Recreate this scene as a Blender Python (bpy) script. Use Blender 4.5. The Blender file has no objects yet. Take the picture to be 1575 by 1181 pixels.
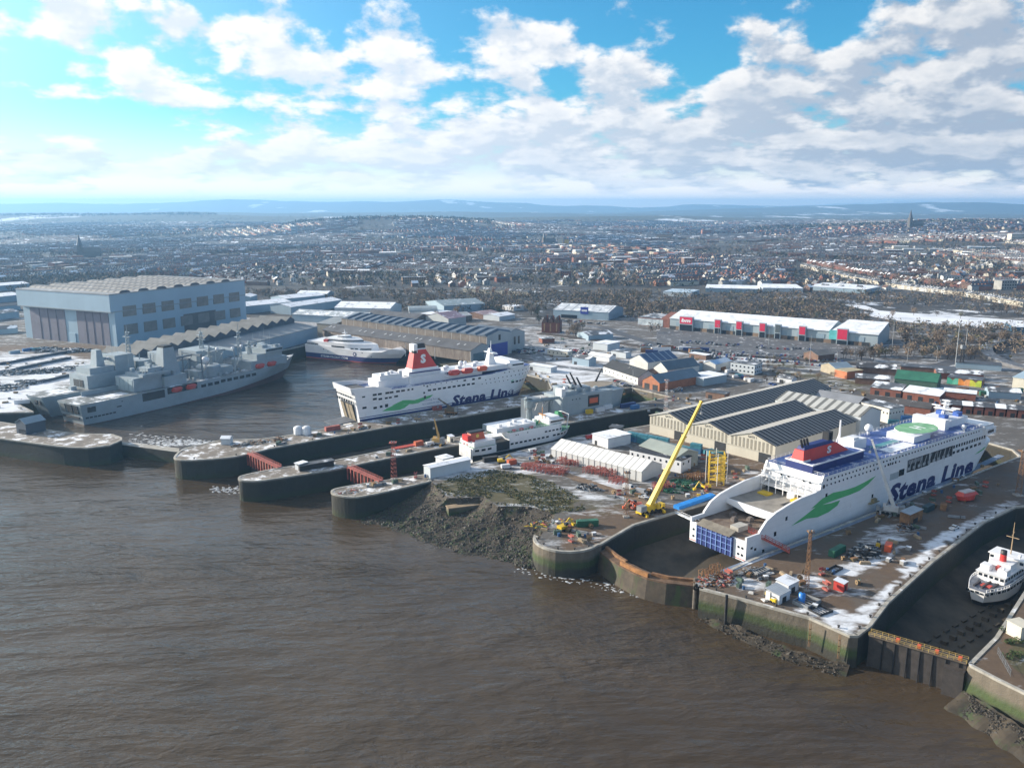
import bpy, math, random
from math import sin, cos, pi, radians, exp, hypot, atan2
from mathutils import Vector, Matrix
from mathutils.geometry import tessellate_polygon, delaunay_2d_cdt
import mathutils.noise as mn
random.seed(7)
R = random.random
def U(a, b): return a + (b - a) * random.random()
S = bpy.context.scene
COL = S.collection
# ------------------------------------------------------------------ survey of the site (photo pixel -> point on a level)
FP, CX, CY, HOR, CH = 1300., 787.5, 590.5, 316., 130.
TH = math.atan((CY - HOR) / FP); TS, TC = sin(TH), cos(TH)
def G(x, y, z=0.):
    u = (x - CX) / FP; v = (CY - y) / FP
    t = (z - CH) / (-TS + v * TC)
    return (u * t, (TC + v * TS) * t)
class Fr:                       # level frame of a building or a ship: origin, heading
    def __init__(s, p, a): s.p = p; s.a = radians(a); s.c = cos(s.a); s.s = sin(s.a)
    def w(s, x, y): return (s.p[0] + x * s.c - y * s.s, s.p[1] + x * s.s + y * s.c)
    def l(s, X, Y): X -= s.p[0]; Y -= s.p[1]; return (X * s.c + Y * s.s, -X * s.s + Y * s.c)
    def L(s, px, py, z=0.): return s.l(*G(px, py, z))
    def V(s, px, py, off=0.):   # point on the vertical plane y = off
        u = (px - CX) / FP; v = (CY - py) / FP
        dx, dy, dz = u, TC + v * TS, -TS + v * TC
        ox, oy = s.w(0, off)
        t = (-s.s * ox + s.c * oy) / (-s.s * dx + s.c * dy)
        return ((dx * t - ox) * s.c + (dy * t - oy) * s.s, CH + dz * t)
DK = Fr((0, 0), 36)             # dock grid
# ------------------------------------------------------------------ materials
MT = {}
def mat(n, c=None, rough=.65, var=.22, sc=.25, snow=0., c2=None, metal=0., stretch=None, emit=0, rust=None, bump=0., band=None):
    if n in MT: return MT[n]
    m = bpy.data.materials.new(n); m.use_nodes = True; MT[n] = m
    t = m.node_tree; N = t.nodes; Lk = t.links; b = N['Principled BSDF']
    b.inputs['Roughness'].default_value = rough; b.inputs['Metallic'].default_value = metal
    tc = N.new('ShaderNodeTexCoord'); src = tc.outputs['Object']
    if stretch:
        mp = N.new('ShaderNodeMapping'); mp.inputs['Scale'].default_value = stretch; Lk.new(src, mp.inputs[0]); src = mp.outputs[0]
    nz = N.new('ShaderNodeTexNoise'); nz.inputs['Scale'].default_value = sc; nz.inputs['Detail'].default_value = 6; nz.inputs['Roughness'].default_value = .65
    Lk.new(src, nz.inputs['Vector'])
    rp = N.new('ShaderNodeMapRange'); rp.inputs[1].default_value = .3; rp.inputs[2].default_value = .7; Lk.new(nz.outputs[0], rp.inputs[0])
    mx = N.new('ShaderNodeMix'); mx.data_type = 'RGBA'
    d = [max(0, q * (1 - var)) for q in c]; e = c2 or [min(1, q * (1 + var)) for q in c]
    mx.inputs[6].default_value = (*d, 1); mx.inputs[7].default_value = (*e, 1); Lk.new(rp.outputs[0], mx.inputs[0])
    out = mx.outputs[2]
    def over(out, col, fac):
        k = N.new('ShaderNodeMix'); k.data_type = 'RGBA'; k.inputs[7].default_value = (*col, 1); Lk.new(out, k.inputs[6]); Lk.new(fac, k.inputs[0]); return k.outputs[2]
    def nmask(scale, lo, hi, st=None):
        q = N.new('ShaderNodeTexNoise'); q.inputs['Scale'].default_value = scale; q.inputs['Detail'].default_value = 7; q.inputs['Roughness'].default_value = .7
        if st:
            mp = N.new('ShaderNodeMapping'); mp.inputs['Scale'].default_value = st; Lk.new(tc.outputs['Object'], mp.inputs[0]); Lk.new(mp.outputs[0], q.inputs['Vector'])
        else: Lk.new(tc.outputs['Object'], q.inputs['Vector'])
        r = N.new('ShaderNodeMapRange'); r.inputs[1].default_value = lo; r.inputs[2].default_value = hi; Lk.new(q.outputs[0], r.inputs[0]); return r.outputs[0]
    def mul(a, bb):
        q = N.new('ShaderNodeMath'); q.operation = 'MULTIPLY'; Lk.new(a, q.inputs[0]); Lk.new(bb, q.inputs[1]); return q.outputs[0]
    if band:                    # (axis, period, width fraction, colour): laid panels
        ax, per, wd, colr = band
        sp = N.new('ShaderNodeSeparateXYZ'); Lk.new(tc.outputs['Object'], sp.inputs[0])
        q = N.new('ShaderNodeMath'); q.operation = 'DIVIDE'; q.inputs[1].default_value = per; Lk.new(sp.outputs[ax], q.inputs[0])
        q2 = N.new('ShaderNodeMath'); q2.operation = 'FRACT'; Lk.new(q.outputs[0], q2.inputs[0])
        q3 = N.new('ShaderNodeMath'); q3.operation = 'LESS_THAN'; q3.inputs[1].default_value = wd; Lk.new(q2.outputs[0], q3.inputs[0])
        out = over(out, colr, q3.outputs[0])
    if rust: out = over(out, rust[0], nmask(rust[1], rust[2], rust[2] + .12, (1, 1, .25)))
    if snow:
        g = N.new('ShaderNodeNewGeometry'); sp = N.new('ShaderNodeSeparateXYZ'); Lk.new(g.outputs['Normal'], sp.inputs[0])
        r = N.new('ShaderNodeMapRange'); r.inputs[1].default_value = .45; r.inputs[2].default_value = .7; Lk.new(sp.outputs[2], r.inputs[0])
        th = .72 - .45 * snow
        out = over(out, (.82, .84, .88), mul(r.outputs[0], nmask(.12, th, th + .1)))
    Lk.new(out, b.inputs['Base Color'])
    if bump:
        bp = N.new('ShaderNodeBump'); bp.inputs['Strength'].default_value = bump; bp.inputs['Distance'].default_value = .3; Lk.new(nz.outputs[0], bp.inputs['Height']); Lk.new(bp.outputs[0], b.inputs['Normal'])
    return m
WH = mat('white_paint', (.66, .67, .69), .4, .07, .15, rust=((.38, .33, .28), .35, .69))
WH2 = mat('fresh_white_paint', (.76, .76, .77), .4, .07, .12, rust=((.6, .58, .55), .22, .68))
HULLW = mat('hull_white', (.76, .76, .77), .38, .06, .15, rust=((.50, .44, .38), .3, .655), band=(2, 2.6, .03, (.60, .61, .63)))
NAVY = mat('navy_paint', (.016, .03, .15), .6, .2, .2)
BLUE = mat('deck_blue', (.045, .085, .26), .55, .3, .18, snow=.42)
RED = mat('red_paint', (.55, .035, .03), .45, .15, .2)
GREEN = mat('leaf_green', (.09, .43, .15), .45, .1, .2)
GRN2 = mat('dark_green_paint', (.03, .12, .07), .5, .3, .3)
GREY = mat('naval_grey', (.30, .35, .38), .5, .13, .12, rust=((.2, .19, .17), .3, .72))
GREY2 = mat('naval_grey_deck', (.16, .17, .17), .7, .3, .1, snow=.45)
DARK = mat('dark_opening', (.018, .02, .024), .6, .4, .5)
GLASS = mat('window_glass', (.02, .026, .035), .12, .3, .5)
BOOT = mat('boot_topping', (.10, .045, .045), .6, .4, .2, stretch=(.3, .3, 1))
ORANGE = mat('lifeboat_orange', (.62, .11, .04), .4, .1, .4)
YEL = mat('crane_yellow', (.62, .42, .02), .45, .15, .3)
RUST = mat('rusty_steel', (.22, .10, .05), .8, .5, .4, c2=(.33, .18, .08))
REDST = mat('red_oxide_steel', (.33, .09, .07), .7, .4, .4)
STEEL = mat('steel_grey', (.22, .23, .24), .5, .25, .4)
BLACK = mat('black_paint', (.02, .02, .022), .5, .3, .5)
CONC = mat('concrete', (.30, .29, .27), .85, .3, .2, bump=.3)
SNOWY = mat('snowy_roof', (.42, .44, .47), .6, .12, .1, snow=.78, stretch=(1, .3, 1))
SLATE = mat('slate_roof', (.075, .08, .09), .6, .35, .2, snow=.27)
SLATE2 = mat('slate_roof_snow', (.10, .105, .115), .6, .35, .2, snow=.5)
TILE = mat('brown_tile_roof', (.13, .075, .055), .7, .35, .2, snow=.2)
BRICK = mat('red_brick', (.20, .075, .05), .8, .3, .35)
BRICK2 = mat('brown_brick', (.17, .10, .07), .8, .3, .35)
CREAM = mat('cream_render', (.58, .54, .45), .8, .12, .2)
BEIGE = mat('beige_cladding', (.46, .43, .36), .6, .1, .1, stretch=(1, 1, .2))
CLAD = mat('blue_grey_cladding', (.28, .37, .44), .5, .08, .05, stretch=(1, 1, .2))
PALEB = mat('pale_cladding', (.50, .54, .57), .5, .1, .08, stretch=(1, 1, .2))
BROWNC = mat('weathered_brown_cladding', (.15, .115, .095), .75, .4, .25, c2=(.24, .20, .17), stretch=(1, 1, .3))
DKROOF = mat('dark_steel_roof', (.085, .085, .09), .6, .35, .08, snow=.12)
PANEL = mat('dark_panel_roof', (.026, .027, .03), .6, .3, .1, band=(1, 3.6, .16, (.33, .33, .33)))
LROOF = mat('light_steel_roof', (.40, .38, .34), .55, .12, .08, band=(0, 6, .06, (.25, .25, .25)))
DOORP = mat('purple_grey_door', (.17, .155, .19), .6, .15, .1)
DOORB = mat('blue_door', (.03, .05, .30), .5, .15, .1)
TEAL = mat('teal_container', (.05, .20, .26), .5, .3, .3, snow=.35)
TARP = mat('blue_tarpaulin', (.02, .22, .62), .5, .2, .4)
TENTM = mat('tent_fabric', (.70, .69, .66), .6, .06, .2)
# ------------------------------------------------------------------ mesh builder
class M:
    def __init__(s): s.v = []; s.f = []; s.m = []
    def add(s, vs, fs, m=0):
        o = len(s.v); s.v += [tuple(q) for q in vs]
        for f in fs: s.f.append([i + o for i in f]); s.m.append(m)
        return s
    def box(s, x0, x1, y0, y1, z0, z1, m=0, mt=None):
        s.add([(x0, y0, z0), (x1, y0, z0), (x1, y1, z0), (x0, y1, z0), (x0, y0, z1), (x1, y0, z1), (x1, y1, z1), (x0, y1, z1)],
              [(0, 3, 2, 1), (0, 1, 5, 4), (1, 2, 6, 5), (2, 3, 7, 6), (3, 0, 4, 7)], m)
        s.add([(x0, y0, z1), (x1, y0, z1), (x1, y1, z1), (x0, y1, z1)], [(0, 1, 2, 3)], m if mt is None else mt); return s
    def hexa(s, a, b, m=0):     # two quads, bottom and top
        s.add(list(a) + list(b), [(3, 2, 1, 0), (4, 5, 6, 7), (0, 1, 5, 4), (1, 2, 6, 5), (2, 3, 7, 6), (3, 0, 4, 7)], m); return s
    def taper(s, x0, x1, y0, y1, z0, z1, i0, i1, j, m=0):   # box whose top is inset
        return s.hexa([(x0, y0, z0), (x1, y0, z0), (x1, y1, z0), (x0, y1, z0)], [(x0 + i0, y0 + j, z1), (x1 - i1, y0 + j, z1), (x1 - i1, y1 - j, z1), (x0 + i0, y1 - j, z1)], m)
    def prism(s, pts, z0, z1, m=0, mt=None, bot=False):
        n = len(pts)
        if sum(pts[i][0] * pts[(i + 1) % n][1] - pts[(i + 1) % n][0] * pts[i][1] for i in range(n)) < 0: pts = pts[::-1]
        s.add([(x, y, z0) for x, y in pts] + [(x, y, z1) for x, y in pts], [(i, (i + 1) % n, (i + 1) % n + n, i + n) for i in range(n)], m)
        tri = tessellate_polygon([[Vector((x, y, 0)) for x, y in pts]])
        for zz, up in ((z1, 1), (z0, 0)):
            if not up and not bot: continue
            fs = []
            for a, b, c in tri:
                (x1, y1), (x2, y2), (x3, y3) = pts[a], pts[b], pts[c]
                cw = (x2 - x1) * (y3 - y1) - (x3 - x1) * (y2 - y1) < 0
                fs.append((a, c, b) if cw == bool(up) else (a, b, c))
            s.add([(x, y, zz) for x, y in pts], fs, mt if (mt is not None and up) else m)
        return s
    def xprism(s, pts, y0, y1, m=0):    # (x,z) outline extruded along y
        k = M().prism(pts, 0, 1, m, bot=True)
        s.add([(x, y0 + (y1 - y0) * (1 - z), y) for x, y, z in k.v], k.f, m); return s
    def yprism(s, pts, x0, x1, m=0):    # (y,z) outline extruded along x
        k = M().prism(pts, 0, 1, m, bot=True)
        s.add([(x0 + (x1 - x0) * z, x, y) for x, y, z in k.v], k.f, m); return s
    def tube(s, a, b, r, r2=None, n=6, m=0):
        a = Vector(a); b = Vector(b); d = (b - a).normalized(); r2 = r if r2 is None else r2
        u = d.orthogonal().normalized(); w = d.cross(u); P = []
        for q, rr in ((a, r), (b, r2)):
            P += [q + (u * cos(2 * pi * i / n) + w * sin(2 * pi * i / n)) * rr for i in range(n)]
        s.add(P, [(i, (i + 1) % n, (i + 1) % n + n, i + n) for i in range(n)] + [tuple(range(n))[::-1], tuple(range(n, 2 * n))], m); return s
    def lathe(s, prof, c=(0, 0, 0), n=12, m=0, sx=1., sy=1.):
        P = []
        for r, z in prof: P += [(c[0] + sx * r * cos(2 * pi * i / n), c[1] + sy * r * sin(2 * pi * i / n), c[2] + z) for i in range(n)]
        fs = []
        for k in range(len(prof) - 1):
            for i in range(n):
                j = (i + 1) % n; fs.append((k * n + i, k * n + j, k * n + n + j, k * n + n + i))
        s.add(P, fs, m); return s
    def dome(s, c, r, m=0, n=10, sz=1.):
        return s.lathe([(r * sin(pi * k / 6) + .001, -r * sz * cos(pi * k / 6)) for k in range(7)], c, n, m)
    def lattice(s, p0, p1, w0, w1, nseg, r, m=0, m2=None):   # lattice mast between two points
        p0 = Vector(p0); p1 = Vector(p1); d = (p1 - p0).normalized(); u = d.orthogonal().normalized(); v = d.cross(u)
        prev = None
        for k in range(nseg + 1):
            t = k / nseg; c = p0.lerp(p1, t); w = (w0 + (w1 - w0) * t) / 2
            q = [c + u * w + v * w, c - u * w + v * w, c - u * w - v * w, c + u * w - v * w]
            mm = m if m2 is None or (k // 2) % 2 == 0 else m2
            for i in range(4):
                s.tube(q[i], q[(i + 1) % 4], r, n=4, m=mm)
                if prev: s.tube(prev[i], q[i], r, n=4, m=mm); s.tube(prev[i], q[(i + 1) % 4], r * .8, n=4, m=mm)
            prev = q
        return s
    def merge(s, o, dx=0, dy=0, dz=0, rz=0, k=1., m=None):
        c_, s_ = cos(rz) * k, sin(rz) * k; n = len(s.v)
        s.v += [(x * c_ - y * s_ + dx, x * s_ + y * c_ + dy, z * k + dz) for x, y, z in o.v]
        for f, mm in zip(o.f, o.m): s.f.append([i + n for i in f]); s.m.append(mm if m is None else m)
        return s
    def mesh(s, name, mats, smooth=False):
        me = bpy.data.meshes.new(name); me.from_pydata(s.v, [], s.f)
        for q in (mats if isinstance(mats, (list, tuple)) else [mats]): me.materials.append(q)
        me.polygons.foreach_set('material_index', s.m)
        if smooth: me.polygons.foreach_set('use_smooth', [True] * len(s.f))
        me.update(); return me
    def obj(s, name, mats, parent=None, smooth=False):
        return link(name, s.mesh(name, mats, smooth), parent)
def link(name, me, parent=None, loc=None, rz=0):
    o = bpy.data.objects.new(name, me); COL.objects.link(o)
    if parent: o.parent = parent
    if loc: o.location = loc
    if rz: o.rotation_euler[2] = rz
    return o
def tag(o, label, cat, group=None):
    o['label'] = label; o['category'] = cat
    if group: o['group'] = group
    return o
def thing(name, label, cat, loc=(0, 0, 0), rz=0, group=None):
    o = link(name, None, None, loc, rz); o.empty_display_size = 1; return tag(o, label, cat, group)
def fthing(name, label, cat, fr, z=0, group=None): return thing(name, label, cat, (*fr.p, z), fr.a, group)
def struct(name, m, mats, kind='structure', smooth=False):
    o = m.obj(name, mats, None, smooth); o['kind'] = kind; return o
def dup(root, loc, rz, label=None, group=None):
    r = root.copy(); COL.objects.link(r); r.location = loc; r.rotation_euler = (0, 0, rz)
    if label: r['label'] = label
    if group: r['group'] = group
    for ch in list(root.children):
        c = ch.copy(); COL.objects.link(c); c.parent = r
        for g in ch.children:
            d = g.copy(); COL.objects.link(d); d.parent = c
    return r
def text_mesh(name, s, width, height, shear=0., bold=.02, ext=.03, mt=None):
    cu = bpy.data.curves.new(name, 'FONT'); cu.body = s; cu.shear = shear; cu.offset = bold; cu.extrude = .001; cu.resolution_u = 2; cu.space_character = 1.06
    o = bpy.data.objects.new(name, cu); COL.objects.link(o)
    bpy.context.view_layer.update()
    me = bpy.data.meshes.new_from_object(o.evaluated_get(bpy.context.evaluated_depsgraph_get()))
    bpy.data.objects.remove(o); bpy.data.curves.remove(cu)
    xs = [v.co.x for v in me.vertices]; ys = [v.co.y for v in me.vertices]
    x0, x1, y0, y1 = min(xs), max(xs), min(ys), max(ys)
    for v in me.vertices: v.co = ((v.co.x - x0) / (x1 - x0) * width, -ext if v.co.z > 0 else ext * .2, (v.co.y - y0) / (y1 - y0) * height)
    me.materials.clear(); me.materials.append(mt); me.name = name
    return me
# ------------------------------------------------------------------ camera, sun, sky
cam = bpy.data.objects.new('camera', bpy.data.cameras.new('camera')); COL.objects.link(cam)
cam.location = (0, 0, CH); cam.rotation_euler = (pi / 2 - TH, 0, 0)
cam.data.sensor_width = 36; cam.data.lens = 36 * FP / 1575; cam.data.clip_end = 200000; cam.data.clip_start = 1
S.camera = cam
SUN_EL, SUN_AZ = radians(19), radians(-72)       # azimuth from +Y, clockwise positive
sv = Vector((sin(SUN_AZ) * cos(SUN_EL), cos(SUN_AZ) * cos(SUN_EL), sin(SUN_EL)))
sl = bpy.data.lights.new('sun', 'SUN'); so = bpy.data.objects.new('sun', sl); COL.objects.link(so)
sl.energy = 5.0; sl.angle = radians(.5); sl.color = (1, .90, .76)
so.rotation_euler = (-sv).to_track_quat('-Z', 'Y').to_euler()
W = bpy.data.worlds.new('World'); S.world = W; W.use_nodes = True
def build_sky():
    t = W.node_tree; N = t.nodes; Lk = t.links
    bg = N['Background']; bg.inputs[1].default_value = .10
    def mth(op, a, b=None, c=None):
        q = N.new('ShaderNodeMath'); q.operation = op
        for i, x in enumerate((a, b, c)):
            if x is None: continue
            if isinstance(x, (int, float)): q.inputs[i].default_value = x
            else: Lk.new(x, q.inputs[i])
        return q.outputs[0]
    def rng(x, a, b, c=0., d=1.):
        q = N.new('ShaderNodeMapRange'); q.interpolation_type = 'SMOOTHSTEP'
        for i, k in enumerate((a, b, c, d)): q.inputs[i + 1].default_value = k
        Lk.new(x, q.inputs[0]); return q.outputs[0]
    def mix(f, a, b):
        q = N.new('ShaderNodeMix'); q.data_type = 'RGBA'
        if isinstance(f, float): q.inputs[0].default_value = f
        else: Lk.new(f, q.inputs[0])
        for i, x in ((6, a), (7, b)):
            if isinstance(x, tuple): q.inputs[i].default_value = (*x, 1)
            else: Lk.new(x, q.inputs[i])
        return q.outputs[2]
    sky = N.new('ShaderNodeTexSky'); sky.sky_type = 'NISHITA'; sky.sun_disc = False
    sky.sun_elevation = SUN_EL; sky.sun_rotation = SUN_AZ; sky.air_density = 1.; sky.dust_density = .6; sky.ozone_density = 1.6; sky.altitude = 100
    tint = N.new('ShaderNodeMix'); tint.data_type = 'RGBA'; tint.blend_type = 'MULTIPLY'; tint.inputs[0].default_value = 1
    tint.inputs[7].default_value = SKYTINT + (1,); Lk.new(sky.outputs[0], tint.inputs[6])
    tc = N.new('ShaderNodeTexCoord'); sp = N.new('ShaderNodeSeparateXYZ'); Lk.new(tc.outputs['Generated'], sp.inputs[0])
    az = mth('ARCTAN2', sp.outputs[0], sp.outputs[1]); el = mth('ARCSINE', sp.outputs[2])
    dt = N.new('ShaderNodeVectorMath'); dt.operation = 'DOT_PRODUCT'; Lk.new(tc.outputs['Generated'], dt.inputs[0]); dt.inputs[1].default_value = sv
    glow = mth('MULTIPLY', mth('POWER', mth('MAXIMUM', dt.outputs['Value'], 0.), 4.), 7.)        # aureole round the low sun
    gl = N.new('ShaderNodeMix'); gl.data_type = 'RGBA'; gl.blend_type = 'ADD'; gl.inputs[0].default_value = 1; Lk.new(tint.outputs[2], gl.inputs[6])
    gc = N.new('ShaderNodeCombineColor'); Lk.new(glow, gc.inputs[0]); Lk.new(mth('MULTIPLY', glow, .97), gc.inputs[1]); Lk.new(mth('MULTIPLY', glow, .9), gc.inputs[2]); Lk.new(gc.outputs[0], gl.inputs[7]); tint = gl
    # cover of cumulus: bands of elevation, each with its own cover along the azimuth
    def ramp(x, stops):
        q = N.new('ShaderNodeValToRGB'); q.color_ramp.interpolation = 'EASE'; Lk.new(x, q.inputs[0]); el_ = q.color_ramp.elements
        for i, (p, v) in enumerate(stops):
            e = el_[i] if i < 2 else el_.new(p)
            e.position = p; e.color = (v, v, v, 1)
        return q.outputs[0]
    azn = mth('MULTIPLY_ADD', az, 1 / radians(80), .5); eln = mth('MULTIPLY', el, 1 / radians(60))
    es = [(pix(787, y)[1] if y > -1 else -y) / 60 for y, _ in CLOUDS]; cover = None
    for i, (y, st) in enumerate(CLOUDS):
        az_st = [(min(1, max(0, pix(x, y)[0] / 80 + .5)), v) for x, v in st]
        hat = []
        if i + 1 < len(es): hat.append((max(0, es[i + 1]), 0.))
        hat.append((es[i], 1.)); hat.append((es[i - 1], 0.) if i else (1., .7))
        q = mth('MULTIPLY', ramp(azn, az_st), ramp(eln, hat)); cover = q if cover is None else mth('ADD', cover, q)
    cov = mth('MULTIPLY_ADD', cover, .66, -.31)
    def density(da, de, det):
        A = mth('ADD', az, da); k = mth('ADD', mth('MAXIMUM', mth('ADD', el, de), 0.), .075)
        cu = N.new('ShaderNodeCombineXYZ')
        Lk.new(mth('MULTIPLY', A, 4.1), cu.inputs[0]); Lk.new(mth('MULTIPLY', mth('LOGARITHM', k, math.e), 1.75), cu.inputs[1])
        n1 = N.new('ShaderNodeTexNoise'); n1.noise_dimensions = '2D'; n1.inputs['Scale'].default_value = 3.3; n1.inputs['Detail'].default_value = det; n1.inputs['Roughness'].default_value = .56
        Lk.new(cu.outputs[0], n1.inputs['Vector'])
        return mth('MULTIPLY_ADD', n1.outputs[0], 1.7, -.85)
    m0 = density(0., 0., 8); m1 = density(-.010, .017, 4)
    d0 = mth('ADD', m0, cov); d1 = mth('ADD', m1, cov)
    alpha = rng(d0, -.10, .22); alpha = mth('MULTIPLY', alpha, rng(el, .004, .022))
    lit = mth('SUBTRACT', d0, d1)                         # thicker here than towards the sun: bright rim
    lit = rng(lit, -.18, .26)
    right = rng(az, -.25, .5)
    shade = mix(right, (4.6, 5.0, 5.5), (2.3, 2.75, 3.4)); bright = mix(right, (6.4, 6.25, 6.1), (5.6, 5.5, 5.4))
    core = rng(d0, .1, .8)
    lit2 = mth('MULTIPLY', lit, mth('SUBTRACT', 1., mth('MULTIPLY', core, .7)))
    cl = mix(lit2, shade, bright)
    hz = rng(el, .0, .11)                                # thin pale veil above the horizon
    veil = mix(mth('MULTIPLY', mth('SUBTRACT', 1., hz), .75), tint.outputs[2], (8.4, 7.4, 6.8))
    low = rng(el, .0, .045); veil = mix(mth('MULTIPLY', mth('SUBTRACT', 1., low), .6), veil, (11.5, 9.4, 7.9))
    Lk.new(mix(alpha, veil, cl), bg.inputs[0])
def pix(x, y):      # direction of a photo pixel (deg)
    u = (x - CX) / FP; v = (CY - y) / FP
    X, Y, Z = u, TC + v * TS, -TS + v * TC
    return math.degrees(atan2(X, Y)), math.degrees(math.asin(Z / math.sqrt(X * X + Y * Y + Z * Z)))
CLOUDS = [   # photo row, [(photo column, cover)] from the top of the sky down
    (-42, [(-300, 1.0), (300, .95), (787, .6), (1300, .15), (1900, .1)]), (-22, [(-300, .9), (300, .8), (787, .5), (1300, .2), (1900, .2)]),  # unseen overhead cloud by elevation, added to brighten and shape the water's reflection
    (2, [(-300, .5), (0, .8), (180, .6), (260, .1), (520, .15), (760, .05), (1080, .1), (1300, .2), (1400, .8), (1500, .5), (1575, .7), (1900, .6)]),
    (55, [(-300, .5), (30, .65), (120, .95), (215, .35), (300, .95), (400, .75), (460, .4), (600, .85), (690, .2), (770, .95), (870, .6), (920, .2), (1000, .45), (1090, .0), (1190, .7), (1290, .1), (1370, .75), (1450, 1), (1560, .7), (1900, .7)]),
    (110, [(-300, .4), (0, .35), (90, .55), (230, .75), (340, .4), (430, .75), (530, .85), (650, .7), (710, .35), (790, .75), (860, .3), (960, .85), (1040, .6), (1110, .25), (1210, .85), (1300, .8), (1400, 1), (1900, 1)]),
    (165, [(-300, .3), (0, .0), (130, .4), (250, .65), (350, .3), (440, .65), (560, .85), (710, .55), (850, .75), (950, .9), (1100, .9), (1300, 1), (1900, 1)]),
    (212, [(-300, .3), (0, .05), (200, .1), (330, .3), (450, .75), (600, .85), (800, .9), (1000, 1.05), (1900, 1.1)]),
    (252, [(-300, .6), (0, .85), (200, .8), (500, .9), (1000, 1.05), (1575, 1.1)]),
    (284, [(-300, .45), (0, .5), (400, .4), (900, .5), (1180, .55), (1250, .8), (1330, .6), (1450, .6), (1540, .8), (1900, .6)]),
    (318, [(0, 0.), (1575, 0.)])]
SKYTINT = (.20, .70, .95)
build_sky()
S.view_settings.view_transform = 'Standard'; S.view_settings.look = 'None'; S.view_settings.gamma = 1; S.view_settings.exposure = .85
S.cycles.max_bounces = 6; S.cycles.volume_bounces = 1; S.cycles.transparent_max_bounces = 6; S.cycles.caustics_reflective = False; S.cycles.caustics_refractive = False
HAZE = 8e-5; HAZEC = (.31, .60, .95, 1)
# ------------------------------------------------------------------ water
def water_mat():
    m = bpy.data.materials.new('river_water'); m.use_nodes = True; t = m.node_tree; N = t.nodes; L = t.links; b = N['Principled BSDF']
    b.inputs['IOR'].default_value = 1.33
    tc = N.new('ShaderNodeTexCoord')
    def noise(scale, detail, st, rot=0., rough=.55, dist=0.):
        mp = N.new('ShaderNodeMapping'); mp.inputs['Scale'].default_value = st; mp.inputs['Rotation'].default_value = (0, 0, rot); L.new(tc.outputs['Object'], mp.inputs[0])
        q = N.new('ShaderNodeTexNoise'); q.inputs['Scale'].default_value = scale; q.inputs['Detail'].default_value = detail; q.inputs['Roughness'].default_value = rough; q.inputs['Distortion'].default_value = dist
        L.new(mp.outputs[0], q.inputs['Vector']); return q.outputs[0]
    def rng(x, a, bb, c, d):
        q = N.new('ShaderNodeMapRange')
        for i, k in enumerate((a, bb, c, d)): q.inputs[i + 1].default_value = k
        L.new(x, q.inputs[0]); return q.outputs[0]
    def mth(op, a, c):
        q = N.new('ShaderNodeMath'); q.operation = op
        for i, x in enumerate((a, c)):
            if isinstance(x, (int, float)): q.inputs[i].default_value = x
            else: L.new(x, q.inputs[i])
        return q.outputs[0]
    mx = N.new('ShaderNodeMix'); mx.data_type = 'RGBA'
    mx.inputs[6].default_value = (.050, .036, .022, 1); mx.inputs[7].default_value = (.070, .051, .033, 1)
    L.new(rng(noise(.012, 5, (1, 1, 1), 0, .6, .6), .35, .65, 0, 1), mx.inputs[0])
    # foam and churned water by the lock sill
    L.new(mx.outputs[2], b.inputs['Base Color'])
    slick = rng(noise(.007, 5, (.6, 1.3, 1), -.35, .55, .6), .36, .62, .25, 1.15)     # wind streaks and calm slicks
    L.new(rng(noise(.02, 3, (1, 1, 1)), .3, .7, .06, .16), b.inputs['Roughness'])
    w1 = noise(.075, 4, (.42, 1.25, 1), -.42, .5, .35); w2 = noise(.28, 4, (.6, 1.2, 1), -.30, .55, .3); w3 = noise(1.1, 3, (.8, 1.2, 1), -.5)
    h = mth('ADD', mth('ADD', mth('MULTIPLY', w1, 2.0), mth('MULTIPLY', w2, .55)), mth('MULTIPLY', w3, .12))
    bp = N.new('ShaderNodeBump'); bp.inputs['Distance'].default_value = 1.45; L.new(mth('MULTIPLY', h, slick), bp.inputs['Height']); bp.inputs['Strength'].default_value = .9
    L.new(bp.outputs[0], b.inputs['Normal']); return m
ZW = -10.5
w = M(); w.add([(-6000, -900, ZW), (6000, -900, ZW), (6000, 995, ZW), (-6000, 995, ZW)], [(0, 1, 2, 3)])
struct('river_water', w, water_mat())
foam_m = mat('foam', (.62, .64, .66), .7, .2, .6)
# ------------------------------------------------------------------ the quay-level ground
RFA = Fr((-279.4, 529.8), 57.5); HSC = Fr((-194.4, 784.), -27); ST2 = Fr((-94.5, 502.7), 37); CAL = Fr((-20.4, 433.1), 36); EFX = Fr((83.0, 295.9), 36.5)
p1far = [G(*p) for p in [(267, 703), (278, 691.5), (298, 686), (339, 677), (403, 675), (455, 668), (509, 658)]] + [ST2.w(3, -1.5), ST2.w(150, -1.5)]
p1near = [G(*p) for p in [(269, 706), (284, 708.5), (354, 704), (386, 697), (415, 690), (605, 655)]] + [DK.w(272, 437), DK.w(372, 437)]
p2far = [G(*p) for p in [(366, 735), (371, 731), (430, 719), (494, 712), (605, 690)]] + [DK.w(247, 397), DK.w(372, 398)]
p2near = [G(*p) for p in [(368, 739), (392, 740), (412, 738), (503, 724), (535, 718), (561, 712)]] + [DK.w(236, 384), DK.w(372, 384)]
p3far = [G(*p) for p in [(509, 754), (520, 750), (582, 740), (658, 729)]]
p3near = [G(*p) for p in [(510, 759.5), (532, 764.5), (555, 765), (663, 740)]]
crest = [G(*p) for p in [(663, 740), (690, 766), (743, 764), (765, 778), (815, 779), (855, 789), (850, 800), (830, 826)]]
wline = [G(*p, ZW) for p in [(550, 797), (600, 813), (650, 829), (700, 846), (740, 856), (778, 864), (800, 869), (830, 876)]]
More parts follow.
